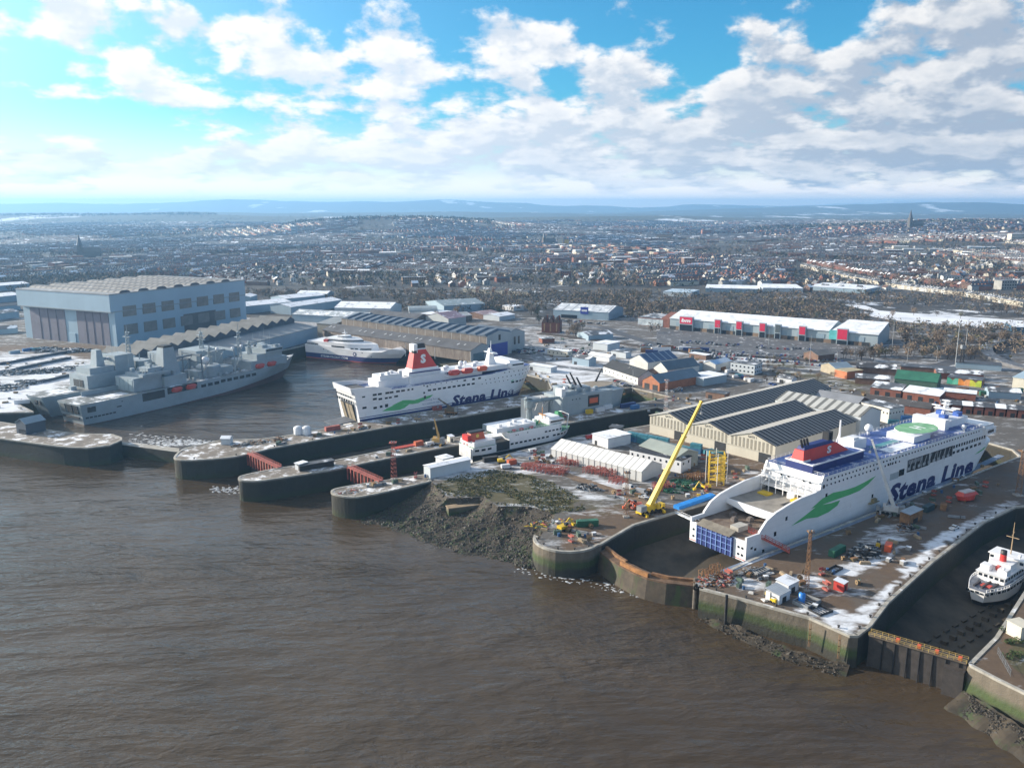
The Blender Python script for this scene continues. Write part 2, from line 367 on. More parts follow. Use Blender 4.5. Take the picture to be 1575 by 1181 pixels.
def arc(c, r, a0, a1, n): return [(c[0] + r * cos(radians(a0 + (a1 - a0) * k / n)), c[1] + r * sin(radians(a0 + (a1 - a0) * k / n))) for k in range(n + 1)]
rc = G(872, 828); rr = 13.5
roundhead = arc(rc, rr, 165, 330, 14)
d4l = [G(925, 837), DK.w(236, 238.5), DK.w(470, 239)]
d4end = [DK.w(480, 232), DK.w(484, 214), DK.w(480, 198), DK.w(470, 190)]
q4l = [DK.w(300, 188), DK.w(247, 187.5), DK.w(222, 185)]
q4f = [G(*p) for p in [(1076, 905), (1142, 922), (1203, 939), (1244, 950), (1307, 978), (1320, 978)]]
q4r = [G(*p) for p in [(1340, 963), (1367, 927), (1437, 863), (1490, 822), (1515, 803), (1563, 780)]]
d5end = [DK.w(400, 150), DK.w(404, 136), DK.w(398, 121)]
q5l = [DK.w(301, 114.7), G(1530, 980), G(1490, 1020)]
q5f = [G(1493, 1024), G(1535, 1046), G(1600, 1078), G(1700, 1120)]
outer = [(-1500, 995), (-1500, 700), G(-300, 642), G(52, 634), RFA.w(-8, 62), RFA.w(206, 64), HSC.w(-6, 29), HSC.w(116, 29), G(842, 584), ST2.w(157, 4), ST2.w(150, -1.5)]
b2 = [DK.w(372, 437), DK.w(425, 437), DK.w(425, 398), DK.w(372, 398), DK.w(372, 384)]
b3 = [DK.w(396, 382), DK.w(398, 354), DK.w(357, 352), DK.w(328, 355), DK.w(307, 358)]
GB = outer + b2 + b3 + [p3far[-1]] + crest + roundhead + d4l + d4end + q4l + q4f + q4r + d5end + q5l + q5f + [(700, 150), (1500, 150), (1500, 995)]
def inside(x, y, P):
    c = False; j = len(P) - 1
    for i in range(len(P)):
        if (P[i][1] > y) != (P[j][1] > y) and x < (P[j][0] - P[i][0]) * (y - P[i][1]) / (P[j][1] - P[i][1]) + P[i][0]: c = not c
        j = i
    return c
PZ = lambda *pp: [G(*p) for p in pp]
# painted areas: (field, strength, outline in photo pixels on the quay level); later entries override
AREAS = [
    ('snow', .62, PZ((-400, 650), (-400, 540), (0, 520), (60, 528), (140, 545), (250, 545), (120, 590), (40, 640), (0, 652))),
    ('snow', .75, PZ((-100, 640), (0, 600), (60, 575), (110, 560), (60, 610), (0, 650))),
    ('dirt', .7, PZ((30, 520), (190, 535), (260, 545), (200, 560), (120, 556), (40, 535))), ('snow', .12, PZ((30, 520), (190, 535), (260, 545), (200, 556), (120, 550), (40, 532))),
    ('snow', .45, PZ((340, 450), (620, 470), (620, 505), (340, 500))),
    ('snow', .42, PZ((790, 500), (980, 520), (1130, 560), (1060, 600), (960, 590), (830, 560))),
    ('snow', .62, PZ((800, 580), (840, 600), (940, 590), (930, 570), (860, 555))),
    ('snow', .58, PZ((1000, 525), (1340, 560), (1330, 575), (1000, 540))),
    ('tar', .8, PZ((1010, 505), (1375, 530), (1360, 560), (1020, 535))), ('snow', .38, PZ((1010, 505), (1375, 530), (1360, 560), (1020, 535))),
    ('snow', .34, PZ((1130, 560), (1400, 600), (1575, 620), (1575, 560), (1300, 550))),
    ('grass', .6, PZ((1130, 548), (1290, 600), (1340, 610), (1330, 590), (1180, 548))),
    ('snow', .25, PZ((930, 600), (1000, 655), (1230, 600), (1100, 570))),
    ('snow', .50, PZ((655, 735), (720, 715), (880, 672), (960, 665), (850, 700), (870, 720), (990, 752), (1000, 790), (900, 740), (780, 722), (680, 745))),
    ('snow', .46, PZ((800, 700), (850, 705), (850, 722), (790, 722))), ('snow', .58, PZ((690, 722), (740, 716), (740, 735), (670, 742))),
    ('grass', 1., PZ((668, 748), (700, 732), (760, 722), (800, 728), (850, 742), (890, 765), (900, 785), (850, 789), (815, 778), (765, 777), (743, 763), (690, 765))),
    ('snow', .30, PZ((790, 725), (850, 742), (895, 768), (900, 785), (840, 775), (790, 755))), ('grass', .45, PZ((890, 765), (960, 765), (960, 790), (900, 800), (860, 790))),
    ('snow', .42, PZ((880, 745), (930, 755), (970, 775), (960, 790), (900, 775))),
    ('dirt', .9, PZ((850, 715), (905, 738), (960, 752), (1010, 765), (1000, 785), (955, 765), (900, 745), (845, 722))),
    ('dirt', .8, PZ((855, 800), (930, 780), (1000, 770), (1060, 780), (1000, 805), (940, 832), (870, 845))), ('snow', .2, PZ((855, 800), (930, 780), (1000, 770), (1060, 780), (1000, 805), (940, 832), (870, 845))),
    ('dirt', .6, PZ((1000, 665), (1220, 708), (1170, 735), (1080, 770), (1010, 745), (1080, 700))), ('snow', .2, PZ((1000, 665), (1220, 708), (1170, 735), (1060, 790), (1010, 745), (1080, 700))),
    ('snow', .34, PZ((1120, 725), (1165, 720), (1160, 735), (1110, 738))),
    # the broad quay beside the white ferry
    ('dirt', .55, PZ((1076, 905), (1110, 878), (1560, 690), (1575, 780), (1320, 978))), ('snow', .13, PZ((1076, 905), (1110, 878), (1560, 690), (1600, 780), (1320, 978))),
    ('dirt', .9, PZ((1150, 868), (1230, 842), (1275, 862), (1265, 895), (1180, 890))),
    ('snow', .62, PZ((1105, 893), (1130, 885), (1175, 893), (1180, 905), (1240, 880), (1290, 897), (1235, 905), (1180, 912), (1130, 905))),
    ('snow', .66, PZ((1280, 868), (1320, 862), (1390, 838), (1360, 868), (1310, 885), (1275, 885))),
    ('snow', .72, PZ((1218, 936), (1250, 930), (1290, 938), (1330, 945), (1315, 970), (1290, 968), (1245, 948))),
    ('snow', .70, PZ((1338, 958), (1355, 925), (1425, 860), (1478, 820), (1472, 810), (1440, 825), (1395, 870), (1335, 925), (1318, 945))),
    ('snow', .45, PZ((1360, 800), (1390, 800), (1430, 815), (1360, 840), (1300, 850), (1330, 825))),
    ('snow', .28, PZ((1250, 905), (1330, 900), (1350, 925), (1260, 925))),
    ('dirt', .75, PZ((1490, 1020), (1530, 980), (1580, 900), (1700, 950), (1650, 1100), (1535, 1046))), ('snow', .17, PZ((1490, 1020), (1530, 980), (1580, 900), (1700, 950), (1650, 1100), (1535, 1046))), ('grass', .95, PZ((1545, 1000), (1562, 962), (1620, 940), (1650, 1040), (1575, 1040))),
    ('snow', .45, PZ((1455, 815), (1560, 765), (1575, 778), (1490, 815))),
]
def fields(x, y):
    f = {'snow': .26, 'dirt': .35, 'grass': 0., 'tar': .3}
    for k, v, P in AREAS:
        if AB[id(P)][0] <= x <= AB[id(P)][1] and AB[id(P)][2] <= y <= AB[id(P)][3] and inside(x, y, P): f[k] = v
    return f
AB = {id(P): (min(p[0] for p in P), max(p[0] for p in P), min(p[1] for p in P), max(p[1] for p in P)) for _, _, P in AREAS}
def ground_mat(name='quay_ground'):
    m = bpy.data.materials.new(name); m.use_nodes = True; t = m.node_tree; N = t.nodes; L = t.links; b = N['Principled BSDF']; b.inputs['Roughness'].default_value = .85
    tc = N.new('ShaderNodeTexCoord')
    def att(n): q = N.new('ShaderNodeAttribute'); q.attribute_name = n; return q.outputs['Fac']
    def noise(s, d=6, r=.65, st=(1, 1, 1)):
        mp = N.new('ShaderNodeMapping'); mp.inputs['Scale'].default_value = st; mp.inputs['Rotation'].default_value = (0, 0, -radians(36)); L.new(tc.outputs['Object'], mp.inputs[0])
        q = N.new('ShaderNodeTexNoise'); q.inputs['Scale'].default_value = s; q.inputs['Detail'].default_value = d; q.inputs['Roughness'].default_value = r; L.new(mp.outputs[0], q.inputs['Vector']); return q.outputs[0]
    def thr(x, y, wdt, amp):   # ragged edge: x + noise > .5
        a = N.new('ShaderNodeMath'); a.operation = 'MULTIPLY_ADD'; L.new(y, a.inputs[0]); a.inputs[1].default_value = amp; L.new(x, a.inputs[2])
        r = N.new('ShaderNodeMapRange'); r.inputs[1].default_value = .5 + amp / 2 - wdt; r.inputs[2].default_value = .5 + amp / 2 + wdt; L.new(a.outputs[0], r.inputs[0]); return r.outputs[0]
    def mix(f, a, bb):
        q = N.new('ShaderNodeMix'); q.data_type = 'RGBA'; L.new(f, q.inputs[0])
        for i, x in ((6, a), (7, bb)):
            if isinstance(x, tuple): q.inputs[i].default_value = (*x, 1)
            else: L.new(x, q.inputs[i])
        return q.outputs[2]
    c = mix(noise(.16, 7), (.058, .052, .047), (.135, .122, .108))
    c = mix(thr(att('tar'), noise(.05), .1, .5), c, (.042, .042, .046))
    dirt = mix(noise(.3, 8), (.06, .038, .023), (.15, .10, .062)); c = mix(thr(att('dirt'), noise(.06, 7), .12, .9), c, dirt)
    gr = mix(noise(.22, 8), (.038, .04, .016), (.125, .10, .045)); c = mix(thr(att('grass'), noise(.09), .1, .6), c, gr)
    fine = N.new('ShaderNodeMath'); fine.operation = 'MULTIPLY_ADD'; L.new(noise(.45, 6, .7, (.5, 1.2, 1)), fine.inputs[0]); fine.inputs[1].default_value = .42; L.new(noise(.085, 8, .72, (.5, 1.2, 1)), fine.inputs[2])
    off = N.new('ShaderNodeMath'); off.operation = 'SUBTRACT'; L.new(fine.outputs[0], off.inputs[0]); off.inputs[1].default_value = .21
    c = mix(thr(att('snow'), off.outputs[0], .21, 1.9), c, mix(noise(.3, 6, .7), (.50, .52, .55), (.80, .82, .86)))
    L.new(c, b.inputs['Base Color'])
    bp = N.new('ShaderNodeBump'); bp.inputs['Strength'].default_value = .5; bp.inputs['Distance'].default_value = .3; L.new(noise(.6, 8), bp.inputs['Height']); L.new(bp.outputs[0], b.inputs['Normal'])
    return m
GM = ground_mat()
def set_fields(me, fn):
    F = [fn(v.co.x, v.co.y) for v in me.vertices]
    for k in ('snow', 'dirt', 'grass', 'tar'):
        me.attributes.new(k, 'FLOAT', 'POINT'); me.attributes[k].data.foreach_set('value', [f[k] for f in F])
def build_ground():
    P = GB; pts = [Vector(p) for p in P]; n = len(P)
    x = -1500
    def grid(x0, x1, y0, y1, st, skip=None):
        y = y0
        while y <= y1:
            x = x0
            while x <= x1:
                if inside(x, y, P) and not (skip and skip[0] < x < skip[1] and skip[2] < y < skip[3]): pts.append(Vector((x + U(-.2, .2) * st, y + U(-.2, .2) * st)))
                x += st
            y += st
    fine = (15, 300, 195, 470)
    grid(*fine, 3.2); grid(-420, 560, 165, 985, 10, fine)
    v, e, f, _, _, _ = delaunay_2d_cdt(pts, [(i, (i + 1) % n) for i in range(n)], [], 1, 1e-4)
    fs = []
    for q in f:
        a, b, c = (v[i] for i in q)
        fs.append(list(q) if (b.x - a.x) * (c.y - a.y) - (c.x - a.x) * (b.y - a.y) > 0 else list(q)[::-1])
    me = bpy.data.meshes.new('ground'); me.from_pydata([(q.x, q.y, 0) for q in v], [], fs); me.materials.append(GM)
    set_fields(me, fields)
    o = link('ground', me); o['kind'] = 'structure'
build_ground()
# ------------------------------------------------------------------ quay walls
def wall_mat(dark=False):
    m = bpy.data.materials.new('dock_stone'); m.use_nodes = True; t = m.node_tree; N = t.nodes; L = t.links; b = N['Principled BSDF']; b.inputs['Roughness'].default_value = .85
    tc = N.new('ShaderNodeTexCoord'); g = N.new('ShaderNodeNewGeometry'); sp = N.new('ShaderNodeSeparateXYZ'); L.new(g.outputs['Position'], sp.inputs[0])
    def noise(s, st=(1, 1, 1), d=6):
        mp = N.new('ShaderNodeMapping'); mp.inputs['Scale'].default_value = st; L.new(tc.outputs['Object'], mp.inputs[0])
        q = N.new('ShaderNodeTexNoise'); q.inputs['Scale'].default_value = s; q.inputs['Detail'].default_value = d; q.inputs['Roughness'].default_value = .65; L.new(mp.outputs[0], q.inputs['Vector']); return q.outputs[0]
    def mix(f, a, bb):
        q = N.new('ShaderNodeMix'); q.data_type = 'RGBA'; L.new(f, q.inputs[0])
        for i, x in ((6, a), (7, bb)):
            if isinstance(x, tuple): q.inputs[i].default_value = (*x, 1)
            else: L.new(x, q.inputs[i])
        return q.outputs[2]
    def zr(lo, hi, amp=3.5, s=.12):    # fraction by height with a ragged line
        a = N.new('ShaderNodeMath'); a.operation = 'MULTIPLY_ADD'; L.new(noise(s, (1, 1, .4)), a.inputs[0]); a.inputs[1].default_value = amp; L.new(sp.outputs[2], a.inputs[2])
        r = N.new('ShaderNodeMapRange'); r.inputs[1].default_value = lo + amp / 2; r.inputs[2].default_value = hi + amp / 2; L.new(a.outputs[0], r.inputs[0]); return r.outputs[0]
    c = mix(noise(.3, (1, 1, .35), 8), (.06, .05, .037), (.21, .175, .13))
    low = mix(noise(.25, (1, 1, .5), 8), (.016, .016, .012), (.05, .046, .034))
    alg = mix(noise(.12, (1, 1, .3), 7), (.04, .04, .028), (.06, .10, .02))
    if dark: c = mix(zr(-1.6, -.4, 1.5), low, mix(noise(.3, (1, 1, .35), 8), (.05, .042, .032), (.14, .12, .09))); c = mix(zr(-9.5, -7.), mix(noise(.05), (.02, .02, .014), (.045, .06, .018)), c)
    else: c = mix(zr(-5.2, -3.2), alg, c); c = mix(zr(-8.0, -6.4), low, c)
    L.new(c, b.inputs['Base Color'])
    bp = N.new('ShaderNodeBump'); bp.inputs['Strength'].default_value = .7; bp.inputs['Distance'].default_value = .4; L.new(noise(.7, (1, 1, 1), 8), bp.inputs['Height']); L.new(bp.outputs[0], b.inputs['Normal'])
    return m
WM = wall_mat(); WMD = wall_mat(True)
def quay_wall(label, line, z1=-.02, depth=11.6, batter=.0, name='quay_wall', cat='quay wall', group=None, steps=0, flip=False):
    m = M(); cp = M(); n = len(line)
    def off(i, d):
        a = line[max(0, i - 1)]; b = line[min(n - 1, i + 1)]; L = hypot(b[0] - a[0], b[1] - a[1]); s = -1 if flip else 1
        return (line[i][0] + s * (b[1] - a[1]) / L * d, line[i][1] - s * (b[0] - a[0]) / L * d)
    zs = [0, -.25, -.5, -.75, -1] if not steps else [-k / steps for k in range(steps + 1)]
    rows = []
    for k, q in enumerate(zs):
        rows.append([(*off(i, batter * -q + (k * 1.1 if steps else 0)), z1 + q * depth) for i in range(n)])
        if steps and k < len(zs) - 1: rows.append([(*off(i, k * 1.1), z1 + zs[k + 1] * depth) for i in range(n)])
    vs = [p for r in rows for p in r]
    m.add(vs, [(k * n + i, (k + 1) * n + i, (k + 1) * n + i + 1, k * n + i + 1) for k in range(len(rows) - 1) for i in range(n - 1)])
    o = m.obj(name, WM if 'river' in label or 'round' in label else WMD); tag(o, label, cat, group)
    for i in range(n - 1):
        a, b, c, d = line[i], line[i + 1], off(i + 1, -1.1), off(i, -1.1); e, f = off(i, .08), off(i + 1, .08)
        cp.hexa([(*e, -.55), (*f, -.55), (*c, -.55), (*d, -.55)], [(*e, .22), (*f, .22), (*c, .22), (*d, .22)])
    cp.obj('coping', MT['coping_stone'], o)
    return o
mat('coping_stone', (.34, .32, .28), .85, .3, .3, snow=.35, bump=.3)
quay_wall('tall stone quay wall green with algae facing the river below the two small sheds', q4f, batter=.6)
quay_wall('dark dock wall dropping from the broad quay into the small white ship dry dock', [q4f[-1]] + q4r + d5end[:2])
quay_wall('stone dock wall along the right side of the small white ship dry dock', [d5end[1], d5end[2]] + q5l)
quay_wall('crumbling stone river wall at the right edge of the photo', q5l[-1:] + q5f, batter=2.0)
quay_wall('stone dock wall under the near side of the big white ferry', [d4end[3]] + q4l + [q4f[0]], depth=11.4)
quay_wall('stone dry dock wall behind the stern of the big white ferry', [(d4l[0][0] - .01, d4l[0][1])] + d4l[1:] + d4end, depth=11.4)
quay_wall('rounded stone pierhead at the foot of the yellow crane jetty', crest[-1:] + roundhead + [d4l[0]], batter=.4, name='pierhead', cat='pierhead')
quay_wall('stone wall of the narrow dock right of the grey and white ferry', b3[:1] + b3[1:] + [p3far[-1]], depth=11.4)
quay_wall('far dark dock wall behind the bow of the small black hulled ferry', [b2[4], b3[0]], depth=11.4)
quay_wall('dock wall around the stern of the grey landing ship', [b2[0], b2[1], b2[2], b2[3]], depth=11.4)
quay_wall('quay wall along the snowy yard behind the two grey naval ships', [G(-300, 642), G(52, 634), RFA.w(-8, 62), RFA.w(206, 64)])
quay_wall('quay wall behind the blue hulled catamaran at the head of the basin', [RFA.w(206, 64), HSC.w(-6, 29), HSC.w(116, 29), G(842, 584), ST2.w(157, 4), ST2.w(150, -1.5)])
# dock floors
fl = M(); fm = mat('dock_floor', (.045, .036, .026), .95, .5, .08, c2=(.095, .078, .056), stretch=(1, .5, 1))
fl.prism([DK.w(226, 188), DK.w(470, 189), DK.w(480, 214), DK.w(470, 239), DK.w(226, 238)], ZW - .3, ZW + .15)
fl.prism([G(1322, 985, -8), *q4r, *d5end, *q5l[:2], G(1478, 1032, -6)], ZW - .3, ZW + .15)
for k in range(26):             # keel blocks along the dock floor
    x, y = DK.w(252 + k * 5.5, 121.5); fl.merge(M().box(-.7, .7, -1, 1, 0, 1.4), x, y, ZW + .1, DK.a)
for k in range(24):
    for w_ in (117.5, 125.5):
        x, y = DK.w(254 + k * 6, w_); fl.merge(M().box(-1.4, 1.4, -.5, .5, 0, .7), x, y, ZW + .1, DK.a)
fl.prism([DK.w(182, 352), DK.w(300, 358), DK.w(396, 354), DK.w(396, 382), DK.w(240, 384), DK.w(192, 381)], ZW - .3, ZW + .15)
fl.prism([DK.w(160, 398), DK.w(424, 398.5), DK.w(424, 436.5), DK.w(160, 436.5)], ZW - .3, ZW + .15)
struct('dock_floor', fl, fm)
# ------------------------------------------------------------------ piers
DECKM = mat('pier_deck', (.20, .17, .14), .85, .4, .12, snow=.46, bump=.3)
def soft(P, n=2):
    for _ in range(n): P = [P[0]] + [q for a, b in zip(P, P[1:]) for q in ((a[0] * .75 + b[0] * .25, a[1] * .75 + b[1] * .25), (a[0] * .25 + b[0] * .75, a[1] * .25 + b[1] * .75))] + [P[-1]]
    return P
def pier(label, far, near, z=.0, depth=11.2, deckm=DECKM, group='stone piers at the dock entrances'):
    P = near[::-1][:-4] + soft(near[:4][::-1] + far[:4]) + far[4:]
    P = [p for i, p in enumerate(P) if hypot(p[0] - P[i - 1][0], p[1] - P[i - 1][1]) > .05]
    c = (sum(p[0] for p in P) / len(P), sum(p[1] for p in P) / len(P))
    t = thing('stone_pier', label, 'pier', (*c, 0), 0, group)
    Q = [(x - c[0], y - c[1]) for x, y in P]
    if sum(Q[i - 1][0] * Q[i][1] - Q[i][0] * Q[i - 1][1] for i in range(len(Q))) < 0: Q = Q[::-1]
    m = M(); n = len(Q)
    for k in range(4):
        za, zb = z - .3 - depth * k / 4, z - .3 - depth * (k + 1) / 4
        m.add([(*q, za) for q in Q] + [(*q, zb) for q in Q], [(i + n, (i + 1) % n + n, (i + 1) % n, i) for i in range(n)])
    m.obj('wall', WMD, t)
    d = M()
    for i in range(n):
        a, b = Q[i], Q[(i + 1) % n]; L = hypot(b[0] - a[0], b[1] - a[1]); nx, ny = (b[1] - a[1]) / L, -(b[0] - a[0]) / L
        d.hexa([(a[0] + nx * .25, a[1] + ny * .25, z - .5), (b[0] + nx * .25, b[1] + ny * .25, z - .5), (b[0] - nx, b[1] - ny, z - .5), (a[0] - nx, a[1] - ny, z - .5)],
               [(a[0] + nx * .25, a[1] + ny * .25, z + .2), (b[0] + nx * .25, b[1] + ny * .25, z + .2), (b[0] - nx, b[1] - ny, z + .2), (a[0] - nx, a[1] - ny, z + .2)])
    d.obj('coping', MT['coping_stone'], t)
    M().prism(Q, z - .3, z, 0).obj('deck', deckm, t)
    return t
pier('longest stone pier running beside the red funnelled white ferry', p1far, p1near)
pier('middle stone pier with a snowy rounded end between two red footbridges', p2far, p2near)
pier('short stone pier with a lattice mast beside the rocky foreshore', p3far, p3near)
pL = PZ((-420, 592), (0, 648), (73, 661.5), (122, 667), (173, 668), (187, 673)); pLn = PZ((-420, 620), (0, 674), (95, 687.5), (135, 689), (168, 685), (187, 677))
pier('pier with a slate blue hut in front of the grey naval ships', pL, pLn)
sa, sb, sc_, sd = G(185, 684, -4), G(275, 696, -4), G(276, 690, -4), G(185, 679, -4)
s = M().prism([sa, sb, sc_, sd], -12, -4); o = s.obj('sill_wall', WMD); tag(o, 'low dark sill wall closing the basin between two piers', 'sill wall')
M().prism([sa, sb, sc_, sd], -4, -3.7).obj('walkway', MT['coping_stone'], o)
# churned water over the sill
fo = M()
for k in range(520):
    q = R(); x, y = G(200 + 130 * q, 690 - 8 * q - abs(random.gauss(0, 9)) * (1.2 - q), ZW)
    px = (x, y); r = U(.15, .75)
    if not inside(x, y, p1far + p1near[::-1]): fo.lathe([(r, .03), (r * .6, .10), (.02, .14)], (x, y, ZW), 7, 0, 1.8, .8)
for k in range(90):
    x, y = G(322 + 48 * R(), 753 + random.gauss(0, 2.4), ZW); r = U(.12, .55); fo.lathe([(r, .03), (r * .6, .15), (.02, .22)], (x, y, ZW), 7, 0, 1.6, .8)
for k in range(160):
    t_ = R(); x, y = G(790 + 260 * t_, 872 + 52 * t_ + U(-4, 8), ZW); r = U(.1, .5); fo.lathe([(r, .03), (r * .6, .1), (.02, .14)], (x, y, ZW), 6, 0, 1.6, .8)
struct('foam', fo, foam_m, 'stuff')
# ------------------------------------------------------------------ foreshore bank
def lin_(a, b, t): return a + (b - a) * t
def bank():
    n = 44; mrow = 14; V = []; F = []
    def lerpline(L, t):
        ds = [0]
        for a, b in zip(L, L[1:]): ds.append(ds[-1] + hypot(b[0] - a[0], b[1] - a[1]))
        d = t * ds[-1]
        for i in range(len(L) - 1):
            if d <= ds[i + 1] + 1e-6: q = (d - ds[i]) / (ds[i + 1] - ds[i]); return (L[i][0] + (L[i + 1][0] - L[i][0]) * q, L[i][1] + (L[i + 1][1] - L[i][1]) * q)
    for i in range(n + 1):
        a = lerpline(crest, i / n); b = lerpline(wline, i / n)
        for j in range(mrow + 1):
            t = j / mrow * 1.08; x = a[0] + (b[0] - a[0]) * t; y = a[1] + (b[1] - a[1]) * t
            z = ZW * (t ** .62) if t > 0 else 0
            if t > 0: z += (mn.fractal(Vector((x * .12, y * .12, 3)), 1, 2, 4)) * .9 * min(1, t * 4)
            if j: x += mn.noise(Vector((x * .2, y * .2, 1))) * 1.5; y += mn.noise(Vector((x * .2, y * .2, 9))) * 1.5
            V.append((x, y, z - .01 * (j == 0)))
    w = mrow + 1
    for i in range(n):
        for j in range(mrow): F.append((i * w + j, i * w + j + 1, (i + 1) * w + j + 1, (i + 1) * w + j))
    k = M(); k.add(V, F); 
    m = mat('foreshore_mud', (.026, .021, .014), .8, .5, .12, c2=(.066, .050, .032), bump=.8, rust=((.03, .055, .015), .12, .55))
    struct('foreshore', k, m)
    rk = M(); tri = lambda: None
    rm = [mat('rock_grey', (.088, .072, .056), .85, .4, .8), mat('rock_dark', (.026, .022, .017), .7, .5, .8), mat('rock_weed', (.035, .05, .02), .8, .5, .8)]
    for q in range(6500):
        i = R() * n; j = R() ** .85 * mrow; i0 = min(n - 1, int(i)); j0 = min(mrow - 1, int(j)); p = V[i0 * w + j0]; p2 = V[(i0 + 1) * w + j0 + 1]; u_, v_ = i - i0, j - j0
        pa = V[i0 * w + j0 + 1]; pb = V[(i0 + 1) * w + j0]
        P = [(1 - u_) * (1 - v_) * p[c] + u_ * v_ * p2[c] + (1 - u_) * v_ * pa[c] + u_ * (1 - v_) * pb[c] for c in range(3)]
        t = j / mrow; r = U(.16, .48) * (1.0 if R() < .9 else 2.)
        prob = t + .06 + U(-.25, .25)
        ma = 0 if prob < .33 else (2 if R() < .3 else 1)
        rock(rk, P, r, ma)
    for q in range(1100):         # stones at the foot of the broad quay and below the right hand river wall
        t = R(); ln = [G(1085, 950, ZW), G(1145, 980, ZW), G(1213, 1010, ZW), G(1300, 1036, ZW)] if R() < .35 else [G(1470, 1082, ZW), G(1500, 1105, ZW), G(1540, 1130, ZW), G(1590, 1165, ZW)]
        a, a2 = lerpline(ln, t * .98), lerpline(ln, t * .98 + .02); tl = hypot(a2[0] - a[0], a2[1] - a[1]); d = R(); q = lin_(-3.2, 2.2, d)
        rock(rk, (a[0] - (a2[1] - a[1]) / tl * q, a[1] + (a2[0] - a[0]) / tl * q, ZW + d * (1.6 if ln[0][0] < 110 else 3.8)), U(.1, .36) * (1 if R() < .93 else 2), 1 if R() < .85 else 0)
    struct('rubble', rk, rm, 'stuff')
    mud = M()
    for ln, dep, hh in (([G(1078, 948, ZW), G(1117, 970, ZW), G(1160, 990, ZW), G(1213, 1012, ZW), G(1303, 1037, ZW)], 5, 1.8), ([G(1466, 1084, ZW), G(1500, 1106, ZW), G(1540, 1132, ZW), G(1600, 1170, ZW), G(1700, 1220, ZW)], 9, 4.2)):
        V2 = []; N_ = 30; K = 7
        for i in range(N_ + 1):
            a = lerpline(ln, i / N_); a1, a2 = lerpline(ln, max(0, i - 1) / N_), lerpline(ln, min(N_, i + 1) / N_); tl = hypot(a2[0] - a1[0], a2[1] - a1[1]); nx, ny = -(a2[1] - a1[1]) / tl, (a2[0] - a1[0]) / tl
            for j in range(K + 1):
                d = j / K; ww = dep * (.55 + .8 * mn.noise(Vector((a[0] * .13, a[1] * .13, 2)))); q = -ww * .7 * (1 - d) + 3.5 * d; x, y = a[0] + nx * q, a[1] + ny * q
                V2.append((x, y, ZW - .35 + d ** .8 * hh + mn.fractal(Vector((x * .25, y * .25, 7)), 1, 2, 4) * .7 * d))
        mud.add(V2, [(i * (K + 1) + j, (i + 1) * (K + 1) + j, (i + 1) * (K + 1) + j + 1, i * (K + 1) + j + 1) for i in range(N_) for j in range(K)])
    struct('mudflat', mud, m)
def rock(k, P, r, ma):
    a = R() * 6.3; c_, s_ = cos(a), sin(a)
    q = [(-1, -.7, -.4), (1, -.8, -.4), (.9, .8, -.4), (-.8, .9, -.4), (-.6, -.5, .6), (.7, -.4, .75), (.5, .6, .5), (-.5, .5, .7)]
    vs = [(P[0] + r * (x * c_ - y * s_) * U(.8, 1.2), P[1] + r * (x * s_ + y * c_) * U(.8, 1.2), P[2] + r * .7 * z) for x, y, z in q]
    k.add(vs, [(4, 5, 6, 7), (0, 1, 5, 4), (1, 2, 6, 5), (2, 3, 7, 6), (3, 0, 4, 7)], ma)
bank()
# jetty stub on the foreshore
a = G(690, 790, -5); t = thing('broken_jetty', 'broken concrete jetty stub on the rocky foreshore', 'jetty', (*a, -7), radians(20))
M().box(0, 15, 0, 4, -2, 4.2).obj('wall', WM, t); M().box(-.2, 15.2, -.2, 4.2, 4.2, 4.6).obj('deck', mat('sandy_concrete', (.30, .22, .14), .85, .3, .3), t)
a = G(722, 784, -6.5); o = M().lathe([(.5, .25), (.75, .5), (1.1, .55), (1.3, .3), (1.1, 0), (.6, 0), (.5, .25)], (0, 0, 0), 16).obj('old_tyre', mat('faded_rubber', (.2, .2, .2), .8)); o.location = (*a, -6.1); tag(o, 'pale old tyre lying on the rocks by the broken jetty', 'tyre')
# ------------------------------------------------------------------ gates
def footbridge(label, pa, pb, w_=2.6):
    a, b = G(*pa), G(*pb); L = hypot(b[0] - a[0], b[1] - a[1]); t = thing('dock_gate', label, 'dock gate', (*a, 0), atan2(b[1] - a[1], b[0] - a[0]), 'dock gates with red footbridges')
    M().box(0, L, -w_ / 2, w_ / 2, .15, .55).obj('walkway', REDST, t)
    for s in (-1, 1):
        m = M()
        for z in (1.1, 1.6): m.tube((0, s * w_ / 2, z), (L, s * w_ / 2, z), .07, n=4)
        for k in range(int(L / 2) + 1): m.box(k * 2 - .06, k * 2 + .06, s * w_ / 2 - .06, s * w_ / 2 + .06, .5, 1.7)
        m.obj('railing', REDST, t)
    m = M(); n = int(L / 3)
    for k in range(n + 1):
        m.box(k * L / n - .35, k * L / n + .35, -w_ / 2 - .3, -w_ / 2 + .4, -6, .15)
    m.obj('buttress', REDST, t)
    M().box(0, L, .4, 2.2, -11.5, .1).obj('gate_leaf', mat('gate_iron', (.05, .042, .038), .7, .4, .4), t)
footbridge('red footbridge on the dock gate between the longest pier and the middle pier', (384, 698), (430, 719.5))
footbridge('red footbridge on the dock gate between the middle pier and the mast pier', (538, 719), (586, 740.5))
